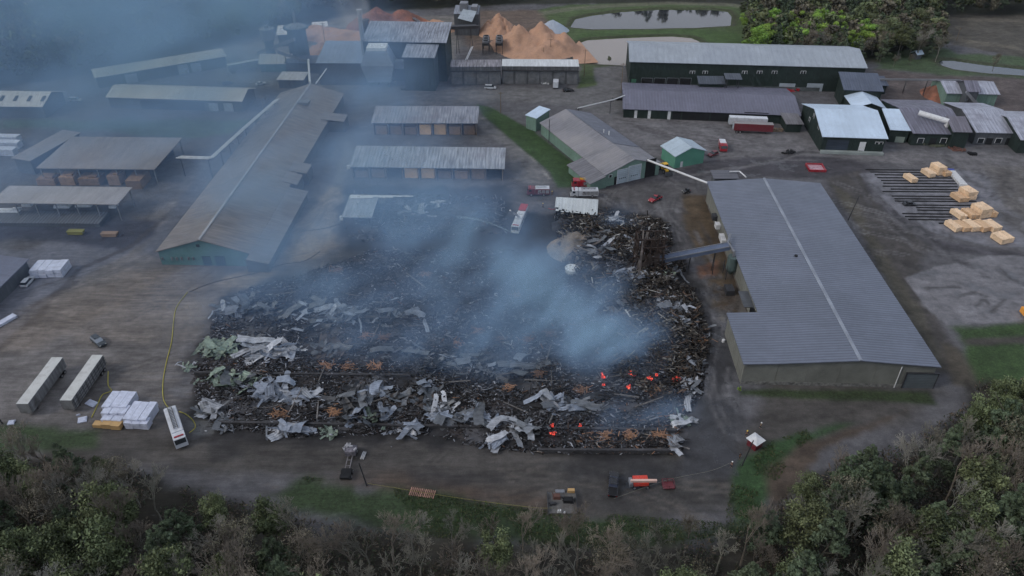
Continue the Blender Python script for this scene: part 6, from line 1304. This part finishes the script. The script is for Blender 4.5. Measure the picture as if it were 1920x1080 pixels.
mound('ash_heap','tan and grey ash dome at the upper middle edge of the ruins','ash heap',1082,468,9,8,5.0,mat('ash_surface',c8(104,98,92),rough=.95,var=.35,scale=.35,fine=.25,bump=.6,dirt=(c8(160,136,112),.12,.5)),12,0,None,.4)
mound('debris_mound','brown-grey charred mound left of the burnt tower','mound',1150,462,13,7,4.5,mat('char_mound',c8(60,56,52),rough=.95,var=.5,scale=.5,fine=.35,bump=.7,dirt=(c8(96,90,86),.25,.5)),13,0,[(-.4,0,.8,.8),(.3,.1,1,.8)],.6)
mound('debris_mound','dark rounded charred bulge under the scorched white roof','mound',1095,425,10,4.5,3.5,mat('char_bulge',c8(48,50,56),rough=.9,var=.4,scale=.5,fine=.25,bump=.6),14,0,[(-.4,0,.8,.8),(.3,.1,1,.8)],.4)
# ------------------------------------------------------------ trees
def leafmat(name,rgb,k=1.0):
    m=bpy.data.materials.new(name); m.use_nodes=True; nt=m.node_tree; N=nt.nodes; L=nt.links; b=N['Principled BSDF']; b.inputs['Roughness'].default_value=.75; b.inputs['Specular IOR Level'].default_value=.15
    a=N.new('ShaderNodeAttribute'); a.attribute_name='col'; oi=N.new('ShaderNodeObjectInfo')
    hs=N.new('ShaderNodeHueSaturation'); mr_=N.new('ShaderNodeMapRange'); mr_.inputs[3].default_value=.485; mr_.inputs[4].default_value=.515; L.new(oi.outputs['Random'],mr_.inputs[0]); L.new(mr_.outputs[0],hs.inputs['Hue'])
    m2=N.new('ShaderNodeMapRange'); m2.inputs[3].default_value=.75; m2.inputs[4].default_value=1.3
    wn_=N.new('ShaderNodeTexWhiteNoise'); wn_.noise_dimensions='1D'; L.new(oi.outputs['Random'],wn_.inputs['W']); L.new(wn_.outputs['Value'],m2.inputs[0]); L.new(m2.outputs[0],hs.inputs['Value'])
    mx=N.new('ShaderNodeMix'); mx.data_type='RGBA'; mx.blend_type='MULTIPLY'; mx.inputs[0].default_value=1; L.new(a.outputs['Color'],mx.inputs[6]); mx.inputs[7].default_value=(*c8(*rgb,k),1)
    L.new(mx.outputs[2],hs.inputs['Color']); L.new(hs.outputs[0],b.inputs['Base Color']); return m
ML_d=leafmat('dark_evergreen_leaf',(48,56,44),3.4); ML_m=leafmat('spring_leaf',(56,62,44),3.5); ML_y=leafmat('yellow_green_leaf',(80,100,46),3.4); ML_b=leafmat('bud_brown_leaf',(60,58,50),3.5)
MTR=mat('bark',c8(78,76,70),rough=.95,var=.25,scale=2); MTW=mat('twig_bark',c8(102,101,94),rough=.95,var=.2,scale=1,rnd=.3)
def crown_mesh(seed,h,r,kind,n,leaf):
    rr=np.random.default_rng(seed); cl_=[]
    if kind=='pine':
        for i in range(46):
            t=rr.random()**.8; z=h*(.22+.76*t); rad=r*(1-t)**.75*rr.uniform(.55,1.05)+.2; a_=rr.uniform(0,2*math.pi); cl_.append((rad*math.cos(a_),rad*math.sin(a_),z,r*.30*(1.15-t),.8))
    else:
        k=18 if kind=='round' else 30
        for i in range(k):
            d=rr.normal(size=3); d/=np.linalg.norm(d); f=rr.uniform(.45,1.0); cl_.append((d[0]*r*f*.85,d[1]*r*f*.85,h*.64+d[2]*h*.31*f,r*rr.uniform(.22,.42),1))
    V_=[];C_=[]
    per=n//len(cl_)
    for cx,cy,cz,cr,sq in cl_:
        sh=rr.uniform(.55,1.35)
        d=rr.normal(size=(per,3)); d/=np.linalg.norm(d,axis=1)[:,None]; rad=cr*rr.uniform(.35,1.3,per)[:,None]; p=np.array([cx,cy,cz])+d*rad*np.array([1,1,.7*sq])
        u=rr.normal(size=(per,3)); u/=np.linalg.norm(u,axis=1)[:,None]; v=np.cross(u,d+.4*rr.normal(size=(per,3))); v/=np.linalg.norm(v,axis=1)[:,None]+1e-9
        s=leaf*rr.uniform(.6,1.3,per)[:,None]
        q=np.stack([p-u*s-v*s*.5,p+u*s-v*s*.5,p+u*s+v*s*.5,p-u*s+v*s*.5],1); V_.append(q.reshape(-1,3))
        lum=sh*np.clip(.55+.5*(d[:,2:3]*.6+.4)+.25*(p[:,2:3]/h-.6),.2,1.6)*rr.uniform(.75,1.25,(per,1)); C_.append(np.repeat(np.clip(lum,0,2)*np.ones((per,3))*.5,4,0)*1.6)  # leaf colour carries painted shading: clump tops lighter, crown bottoms darker
    V_=np.concatenate(V_);C_=np.clip(np.concatenate(C_),0,1); F_=np.arange(len(V_)).reshape(-1,4); return V_,F_,C_
def mesh_np(name,V_,F_,C_,m):
    o=npmesh(name,[V_],[F_],[C_],m); d=o.data; bpy.data.objects.remove(o); return d
def trunk_mesh(seed,h,r0,limbs,m):
    random.seed(seed); q=MB(); P=[Vector((0,0,0))]
    for i in range(4): P.append(P[-1]+Vector((random.gauss(0,.25),random.gauss(0,.25),h*.2)))
    for i in range(4): q.cyl(P[i],P[i+1],r0*(1-.2*i),r0*(1-.2*(i+1)),6,False)
    for i in range(limbs):
        t=random.uniform(1.5,3.8); k=int(t); b=P[k].lerp(P[k+1],t-k) if k<4 else P[4]; a_=random.uniform(0,6.28); q.cyl(b,b+Vector((math.cos(a_),math.sin(a_),random.uniform(.5,1.1)))*h*.2,r0*.4,r0*.1,4,False)
    o=q.build('trunk',m); d=o.data; bpy.data.objects.remove(o); return d
def bare_mesh(seed,h,spread,m,depth=6,tw=.026):
    random.seed(seed); q=MB()
    def br(p,d,L_,r,k):
        e=p+d*L_
        mid=p+d*L_*.5+Vector((random.gauss(0,.05),random.gauss(0,.05),0))*L_
        n=5 if k<2 else 3
        q.cyl(p,mid,r,r*.85,n,False); q.cyl(mid,e,r*.85,r*.65,n,False)
        if k>=depth: return
        nb=3 if k<depth-1 else 4
        for i in range(nb):
            st=e if i<2 else p.lerp(e,random.uniform(.35,.9))
            a_=random.uniform(0,6.28); t=random.uniform(.3,.75)*spread; o_=d.orthogonal().normalized(); o2=d.cross(o_)
            nd=(d+(o_*math.cos(a_)+o2*math.sin(a_))*t+Vector((0,0,.18))).normalized(); br(st,nd,L_*random.uniform(.55,.8),max(tw,r*.55),k+1)
    q.cyl((0,0,0),(0,0,h*.22),.22,.2,6,False)
    br(Vector((0,0,h*.22)),Vector((random.gauss(0,.08),random.gauss(0,.08),1)).normalized(),h*.26,.19,0)
    o=q.build('crown',m); d=o.data; bpy.data.objects.remove(o); return d
MTWg=mat('grey_twig_bark',c8(112,111,106),rough=.95,var=.2,scale=1,rnd=.3); MTWb=mat('brown_twig_bark',c8(98,92,85),rough=.95,var=.2,scale=1,rnd=.3)
BARE=[bare_mesh(41,15,1.0,MTW),bare_mesh(42,14,1.15,MTWg),bare_mesh(43,16,.9,MTWb),bare_mesh(44,13,1.2,MTW),bare_mesh(45,15,1.05,MTWb)]
LEAF={}
for k,(m,kind,n,lf,r) in {'round':(ML_m,'loose',5200,.17,3.6),'ever':(ML_d,'pine',6500,.19,3.3),'yel':(ML_y,'round',5200,.2,4.4),'bud':(ML_b,'loose',2600,.11,4.0)}.items():
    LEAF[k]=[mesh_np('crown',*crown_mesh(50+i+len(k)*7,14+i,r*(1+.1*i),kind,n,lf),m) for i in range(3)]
TRK=[trunk_mesh(60+i,12+i,.22,7,MTR) for i in range(3)]
STICK=[trunk_mesh(70+i,6,.2,3,MTR) for i in range(2)]
KN={'round':('leafy_tree','spring-green leafy tree'),'ever':('evergreen_tree','dark evergreen tree'),'yel':('leafy_tree','yellow-green leafy tree'),'bud':('budding_tree','brown budding tree'),'bare':('bare_tree','bare branching tree')}
cnt={}
def tree(kind,x,y,s,where,i=None,z=0):
    nm,ds=KN[kind]; lb=ds+' '+where; e=empty(nm,(x,y,z),random.uniform(0,6.28),lb,'tree'); s*=1.0
    e.scale=(s*random.uniform(.9,1.1),s*random.uniform(.9,1.1),s*random.uniform(.9,1.15))
    cnt.setdefault(lb,[]).append(e)
    if kind=='bare':
        link('trunk',random.choice(STICK),None,e); link('crown',random.choice(BARE),None,e)
    else:
        link('trunk',random.choice(TRK),None,e); link('crown',random.choice(LEAF[kind]),None,e)
        if kind=='bud': link('twigs',BARE[random.randrange(5)],None,e)
    return e
# front woods: base line under which trees stand (pixel of the foot), filled on a jittered grid in metres
TL=[(-300,895),(0,905),(120,915),(250,945),(330,985),(450,1005),(600,1025),(800,1040),(1000,1055),(1200,1060),(1380,1050),(1450,1010),(1500,960),(1600,915),(1700,890),(1760,860),(1820,800),(1900,770),(2200,770)]
def tl(px): return np.interp(px,[p[0] for p in TL],[p[1] for p in TL])-14
def wh(px,x,y):
    nx_=[(0,'at the far bottom left corner'),(150,'below the box trailers'),(290,'below the wrapped lumber packs'),(400,'below the soot-stained tanker'),(560,'left of the burnt-out truck'),(700,'below the burnt-out truck'),(850,'below the row of orange slats'),(980,'left of the concrete slab'),(1100,'below the concrete slab'),(1210,'below the black pickup'),(1330,'below the boom lift'),(1450,'by the curved grass track'),(1560,'right of the curved grass track'),(1680,'below the warehouse front'),(1800,'below the warehouse door corner'),(1930,'at the right edge below the lawn')]
    w_=min(nx_,key=lambda t:abs(t[0]-px))[1]
    d=math.hypot(x,y); row='front edge of the wood ' if False else ''
    py=proj(x,y,0)[1]; t=tl(px); 
    r_='in the first row' if py<t+60 else ('in the second row' if py<t+140 else 'deep in')
    return r_+' '+w_
random.seed(77); N_=0
yy=48.0
while yy<150:
    xx=-125+random.uniform(0,5)
    while xx<130:
        x=xx+random.gauss(0,1.5); y=yy+random.gauss(0,1.5); px,py=proj(x,y,0); topx,topy=proj(x,y,16)
        if py>tl(px) and -60<px<1990 and topy<1110:
            right=px>1400; v=mnoise.noise((x*.045,y*.045,3))*.9+random.gauss(0,.3)
            if right: kind='round' if v>.22 else ('ever' if v>-.12 else ('bare' if v>-.45 else 'bud'))
            elif px<420: kind='ever' if v>.42 else ('round' if v>.08 else ('bare' if v>-.4 else 'bud'))
            else: kind='bare' if v<.08 else ('bud' if v<.25 else ('round' if v<.5 else 'ever'))
            edge=min(1,(py-tl(px))/110)
            tree(kind,x,y,random.uniform(.68,.9)+.28*edge,wh(px,x,y)); N_+=1
        xx+=6.3 if 420<(px)<1400 else 5.8
    yy+=5.6
# named individuals
for px,py,k,s,w_ in ((1840,868,'ever',1.3,'standing tallest in front of the warehouse roll-up door corner'),(1890,890,'ever',1.2,'crowding the right edge below the lawn'),(1800,845,'round',.8,'small, touching the warehouse door corner'),(70,905,'bare',1.05,'at the grass below the left trailer'),(150,925,'ever',.85,'between the left trailer and the woods'),(285,1105,'bare',.9,'with forked pale trunk in the lower left woods'),(205,915,'round',.6,'small one just below the wrapped packs'),(1560,925,'bare',.7,'pale small one at the head of the grass track'),(1620,950,'round',.8,'yellowish top one, right of the grass track'),(1290,1010,'bud',.4,'tiny reddish one below the boom lift')):
    x,y=G(px,py); tree(k,x,y,s,w_)
print('front trees',N_)
# bright trees at the upper right
random.seed(91)
for i,(px,py) in enumerate([(1408+ (j*29)%352+random.uniform(-8,8), 64+ (j*13)%56+random.uniform(-4,4)) for j in range(88)]):
    if px>1600 and py>112: continue
    f=(py-60)/60; k='yel' if (px<1640 and random.random()<.55) else random.choice(['round','ever','bud','round'])
    if (py>106 and px>1440) or (px>1650 and random.random()<.6): k=random.choice(['ever','bud','ever'])
    x,y=G(px,py+6); zone='behind the left part of the very long green building' if px<1500 else ('behind the middle of the very long green building' if px<1600 else ('beyond the slate-roofed side building' if px<1690 else 'beside the tiny white-roofed hut'))
    tree(k,x,y,random.uniform(.75,1.1),('nearest, ' if f>.7 else ('mid-depth ' if f>.35 else 'farthest, '))+zone)
for px,py,k,s,w_ in ((1390,34,'round',.6,'at the right shore of the long pond'),(1395,60,'yel',.8,'at the corner between the two ponds'),(1142,119,'round',.25,'bush at the near rim of the square pond'),(1650,116,'ever',.5,'small one at the end of the pale long roof'),(1675,125,'bud',.4,'low bushy one on the grass right of the long green building'),(1705,122,'bud',.35,'second low bushy one on the grass by the hut'),(1860,134,'bud',.5,'bushy one beside the small stream'),(1385,736,'yel',.12,'tiny yellow bush at the warehouse front corner'),(500,205,'bare',.5,'small one at the far end of the pipe rack'),(1748,80,'ever',.7,'lone one at the head of the stream')):
    x,y=G(px,py); tree(k,x,y,s,w_)
for lb,l in cnt.items():
    if len(l)>1:
        g=lb.replace(' tree ',' trees ',1)[:90]
        for e in l: e['group']=g
# far woods: one mass, instanced on a mesh of points
random.seed(5)
WB2=[(-900,-200),(2800,-200),(2800,30),(1760,34),(1755,110),(1390,115),(1400,40),(1400,-16),(980,-16),(960,10),(700,22),(640,26),(560,48),(430,80),(160,140),(0,165),(-500,200),(-900,200)]
wp=pts(*WB2); extra=pts((1755,30),(3200,30),(3200,-200),(1755,-200)); Vp=[]
x0,x1=-620,640
yy=270.0
while yy<1100:
    xx=x0-(yy*.3)
    st=6.2+(yy-300)*.012
    while xx<x1+yy*.3:
        x=xx+random.gauss(0,1.6);y=yy+random.gauss(0,1.6); px,py=proj(x,y,0)
        if -120<px<2040 and (inpoly(x,y,wp) or (py<27 and px>1700) or (py<(-16 if 960<px<1420 else 6))) : Vp.append((x,y,0))
        xx+=st
    yy+=st
print('far trees',len(Vp))
me=bpy.data.meshes.new('forest'); me.from_pydata(Vp,[],[]); fo=link('forest',me); tag(fo,'dark mixed forest closing the view along the top','forest',kind='stuff')
Cn=bpy.data.collections.new('forest_kinds')
srcs=[]
for i in range(9):
    k=['ever','ever','round','bud','bud','ever','bud','round','yel'][i]
    q=MB(); 
    V_,F_,C_=crown_mesh(100+i,15,3.6,'pine' if k=='ever' else 'loose',700,.55)
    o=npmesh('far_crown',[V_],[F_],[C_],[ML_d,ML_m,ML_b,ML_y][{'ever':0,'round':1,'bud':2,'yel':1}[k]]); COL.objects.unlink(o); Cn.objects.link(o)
ng=bpy.data.node_groups.new('forest','GeometryNodeTree'); ng.interface.new_socket('Geometry',in_out='INPUT',socket_type='NodeSocketGeometry'); ng.interface.new_socket('Geometry',in_out='OUTPUT',socket_type='NodeSocketGeometry')
N=ng.nodes; L=ng.links; gi=N.new('NodeGroupInput'); go=N.new('NodeGroupOutput'); ip=N.new('GeometryNodeInstanceOnPoints'); ci=N.new('GeometryNodeCollectionInfo'); ci.inputs['Collection'].default_value=Cn; ci.inputs['Separate Children'].default_value=True; ci.inputs['Reset Children'].default_value=True
ip.inputs['Pick Instance'].default_value=True; rv=N.new('FunctionNodeRandomValue'); rv.data_type='FLOAT_VECTOR'; rv.inputs[1].default_value=(0,0,6.28); rv.inputs[0].default_value=(0,0,0); rs=N.new('FunctionNodeRandomValue'); rs.data_type='FLOAT'; rs.inputs[2].default_value=.7; rs.inputs[3].default_value=1.25
L.new(gi.outputs[0],ip.inputs['Points']); L.new(ci.outputs[0],ip.inputs['Instance']); L.new(rv.outputs[0],ip.inputs['Rotation']); L.new(rs.outputs[1],ip.inputs['Scale']); L.new(ip.outputs[0],go.inputs[0])
fo.modifiers.new('trees','NODES').node_group=ng
# undergrowth: leaf litter, low brush and grass tufts as one mass each
def brush(name,label,P,n,cols,leaf,hmax,seed,m):
    r=np.random.default_rng(seed); Pn=np.array(P); x=r.uniform(Pn[:,0].min(),Pn[:,0].max(),n*3); y=r.uniform(Pn[:,1].min(),Pn[:,1].max(),n*3); k=(polysd(x,y,P)<0)&(fbm(x,y,6,3,seed)>.42); x=x[k][:n];y=y[k][:n]; n=len(x)
    d=r.normal(size=(n,3)); d[:,2]=abs(d[:,2])*1.3; d/=np.linalg.norm(d,axis=1)[:,None]; u=np.cross(d,r.normal(size=(n,3))); u/=np.linalg.norm(u,axis=1)[:,None]; s=leaf*r.uniform(.5,1.4,n)[:,None]; b_=np.stack([x,y,r.uniform(0,hmax,n)**1.5],1)
    q=np.stack([b_-u*s*.25,b_+u*s*.25,b_+d*s*1.6+u*s*.2,b_+d*s*1.6-u*s*.2],1).reshape(-1,3); cc=np.array([c8(*c) for c in cols])[r.integers(0,len(cols),n)]*r.uniform(.6,1.4,(n,1)); o=npmesh(name,[q],[np.arange(len(q)).reshape(-1,4)],[np.repeat(cc,4,0)],m); tag(o,label,name,kind='stuff')
MBR=mat('brush_leaf',(1,1,1),rough=.9,attr=True,var=.2,scale=.3)
WF=[p for p in pts((-250,890),(0,875),(120,860),(260,885),(400,930),(600,985),(900,1020),(1200,1035),(1390,1000),(1440,965),(1480,930),(1560,880),(1700,830),(1800,770),(1830,720),(1960,720),(2300,900),(2300,1300),(-400,1300))]
brush('undergrowth','low brown and green brush on the floor of the near woods',WF,60000,[(52,50,42),(48,58,40),(72,62,54),(42,50,38),(84,76,66)],.35,1.5,3,MBR)
brush('grass','short green grass tufts between the dirt and the woods',pts((560,893),(640,900),(1000,955),(1360,980),(1372,900),(1440,830),(1560,790),(1490,850),(1440,930),(1430,1000),(1100,1030),(700,1000)),26000,[(44,62,36),(52,68,40),(70,72,50)],.22,.2,5,MBR)
# ------------------------------------------------------------ smoke: real volumes, density baked to a grid by geometry nodes
def smoke(name,label,lo,hi,res,blobs,nscale,thr,gain,dens,color,absorb=0.0,warp=0.0,seed=0.0,stretch=(1,1,1),aniso=-0.55,rot=0.0):
    me=bpy.data.meshes.new(name); o=link(name,me); tag(o,label,'smoke',kind='stuff')
    ng=bpy.data.node_groups.new(name,'GeometryNodeTree'); ng.interface.new_socket('Geometry',in_out='OUTPUT',socket_type='NodeSocketGeometry')
    N=ng.nodes; L=ng.links; out=N.new('NodeGroupOutput')
    vc=N.new('GeometryNodeVolumeCube')
    vc.inputs['Min'].default_value=lo; vc.inputs['Max'].default_value=hi
    for a_,v in zip(('Resolution X','Resolution Y','Resolution Z'),[max(8,int((h-l)/res)) for l,h in zip(lo,hi)]): vc.inputs[a_].default_value=v
    pos=N.new('GeometryNodeInputPosition').outputs[0]
    def vm(op,a_,b_):
        n=N.new('ShaderNodeVectorMath'); n.operation=op
        for i,v in enumerate((a_,b_)):
            if isinstance(v,bpy.types.NodeSocket): L.new(v,n.inputs[i])
            else: n.inputs[i].default_value=v
        return n.outputs['Value'] if op=='LENGTH' else n.outputs[0]
    def ma(op,a_,b_=0.0,cl=False):
        n=N.new('ShaderNodeMath'); n.operation=op; n.use_clamp=cl
        for i,v in enumerate((a_,b_)):
            if isinstance(v,bpy.types.NodeSocket): L.new(v,n.inputs[i])
            else: n.inputs[i].default_value=v
        return n.outputs[0]
    def nz(sc,det,rough=0.6,vec=None):
        n=N.new('ShaderNodeTexNoise'); n.inputs['Scale'].default_value=sc; n.inputs['Detail'].default_value=det; n.inputs['Roughness'].default_value=rough
        L.new(vec,n.inputs['Vector']); return n
    rp=N.new('ShaderNodeVectorRotate'); rp.rotation_type='Z_AXIS'; L.new(pos,rp.inputs['Vector']); rp.inputs['Angle'].default_value=rot
    sp=vm('ADD',vm('MULTIPLY',rp.outputs[0],stretch),(seed,seed*1.7,0))
    wv=nz(nscale*0.6,2,0.5,sp).outputs['Color']
    wp=vm('MULTIPLY',vm('SUBTRACT',wv,(0.5,0.5,0.5)),(warp*2,warp*2,warp))
    p2=vm('ADD',pos,wp)
    tot=None
    for (cx,cy,cz,rx,ry,rz_,amp) in blobs:
        d=vm('LENGTH',vm('MULTIPLY',vm('SUBTRACT',p2,(cx,cy,cz)),(1/rx,1/ry,1/rz_)),(0,0,0))
        f=ma('SUBTRACT',1.0,d,True); f=ma('MULTIPLY',ma('MULTIPLY',f,f),amp)
        tot=f if tot is None else ma('ADD',tot,f)
    nn=nz(nscale,6,0.62,sp).outputs[0]
    k=ma('MULTIPLY',ma('SUBTRACT',nn,thr,False),gain); k=ma('MAXIMUM',k,0.10); k=ma('MINIMUM',k,1.6)
    L.new(ma('MULTIPLY',tot,k),vc.inputs['Density'])
    sm=N.new('GeometryNodeSetMaterial'); L.new(vc.outputs[0],sm.inputs[0])
    m=bpy.data.materials.new(name+'_matter'); m.use_nodes=True; mn=m.node_tree; mn.nodes.clear()
    mo=mn.nodes.new('ShaderNodeOutputMaterial'); pv=mn.nodes.new('ShaderNodeVolumePrincipled')
    pv.inputs['Color'].default_value=(*color,1); pv.inputs['Density'].default_value=dens; pv.inputs['Anisotropy'].default_value=aniso
    pv.inputs['Absorption Color'].default_value=(0.05,0.2,0.9,1)
    mn.links.new(pv.outputs[0],mo.inputs['Volume'])
    sm.inputs['Material'].default_value=m; L.new(sm.outputs[0],out.inputs[0])
    me.materials.append(m)
    md=o.modifiers.new('volume','NODES'); md.node_group=ng
    return o
def bl(px,py,z,rx,ry,rz_,amp): x,y=G(px,py,z); return (x,y,z,rx,ry,rz_,amp)
BL=[bl(560,380,12,40,50,18,.9),bl(600,470,8,40,26,14,.6),bl(480,330,14,40,50,20,.5),bl(640,250,14,36,40,20,.8),bl(1010,600,6,34,26,16,.8),bl(1090,680,5,22,18,12,1.0),bl(960,520,9,38,34,18,1.0),bl(880,450,14,45,36,22,.8),bl(1010,470,9,24,34,14,.8),
    bl(760,400,16,55,40,24,.55),bl(640,330,18,60,55,26,.6),bl(560,500,8,45,30,16,.9),bl(450,430,12,50,50,22,.55),
    bl(420,260,18,70,60,28,.55),bl(200,330,16,80,70,28,.8),bl(640,180,22,60,60,30,.9),bl(100,200,22,90,80,34,.75),bl(470,80,30,80,80,42,1.35),bl(690,130,20,36,46,26,.9),
    bl(120,30,32,130,100,48,1.5),bl(300,0,36,120,90,50,1.4),bl(350,400,10,70,60,20,.4),bl(620,590,7,55,30,14,.7),bl(760,520,9,45,34,18,.9),bl(840,600,6,40,26,13,.6),bl(900,690,5,36,16,10,.45),bl(1000,700,4,30,14,9,.5),bl(-100,120,30,130,120,50,.55),bl(780,230,14,40,40,18,.4),bl(740,440,12,50,40,18,.9),bl(850,380,14,36,26,16,.6),bl(500,480,8,30,30,12,.6)]
smoke('smoke','wide blue smoke veil drifting from the wreckage to the upper left',(-300,125,0),(60,620,70),2.8,BL,0.036,0.43,7.0,0.021,(0.38,0.60,0.98),warp=22,seed=3.0,stretch=(1.2,0.55,1.4),rot=0.75)
BP=[bl(560,520,6,26,18,9,.7),bl(700,640,5,26,12,7,.45),bl(830,660,5,22,14,8,.5),bl(960,660,5,24,14,8,.6),bl(1230,630,3,10,10,7,.7),bl(1200,770,3,22,8,6,.45),bl(650,560,5,30,16,8,.5),bl(900,560,8,30,18,10,.6),bl(1150,560,5,14,16,8,.5),bl(1120,640,4,26,10,9,.9),bl(1000,600,7,26,20,10,.9),bl(820,500,9,22,18,10,.6),bl(760,440,11,22,18,11,.5),bl(1225,690,1,8,6,5,1.0),bl(1190,680,3,12,8,7,1.0),bl(1140,660,5,16,12,9,1.0),bl(1100,620,7,18,16,10,1.1),bl(1060,570,8,22,20,12,1.0),bl(1010,510,10,26,24,13,.8),bl(1230,620,3,9,12,8,.6),bl(1180,740,3,14,8,6,.5),
    bl(1185,424,5,6,5,5,1.0),bl(1160,412,7,8,7,6,.5),bl(940,480,10,24,20,12,.7),bl(870,440,12,22,16,12,.6),bl(900,620,6,24,16,9,.4),bl(1200,775,2,14,6,5,.35),
    bl(1180,905,1,10,6,4,.12)]
smoke('smoke','dense pale blue plume rising from the glowing right end of the wreckage',(-75,90,0),(60,215,26),1.1,BP,0.10,0.44,8.5,0.074,(0.42,0.64,1.0),warp=7,seed=9.0,stretch=(1.3,0.5,1.1),rot=0.75)
BS=[bl(688,20,34,9,9,9,.7),bl(672,14,37,12,12,10,.8),bl(625,4,46,14,14,12,.7),bl(565,2,48,16,14,12,.6),bl(660,38,24,10,10,8,.4)]
smoke('steam','white steam puffs drifting from the top of the chimneys',(-190,300,10),(-60,480,75),1.8,BS,0.10,0.42,6.0,0.12,(0.9,0.91,0.93),warp=6,seed=5)

q=MB(); q.box((0,500,64),(3000,1700,135)); hzm=bpy.data.materials.new('air_haze'); hzm.use_nodes=True; nt=hzm.node_tree; nt.nodes.clear(); a=nt.nodes.new('ShaderNodeVolumeScatter'); a.inputs['Color'].default_value=(.8,.88,1,1); a.inputs['Density'].default_value=.00003; b=nt.nodes.new('ShaderNodeOutputMaterial'); nt.links.new(a.outputs[0],b.inputs['Volume'])  # scatter volume added over everything to lift the darkest tones
o=q.build('haze',hzm); tag(o,'thin grey air haze added over the whole valley to lift the blacks','haze',kind='stuff')
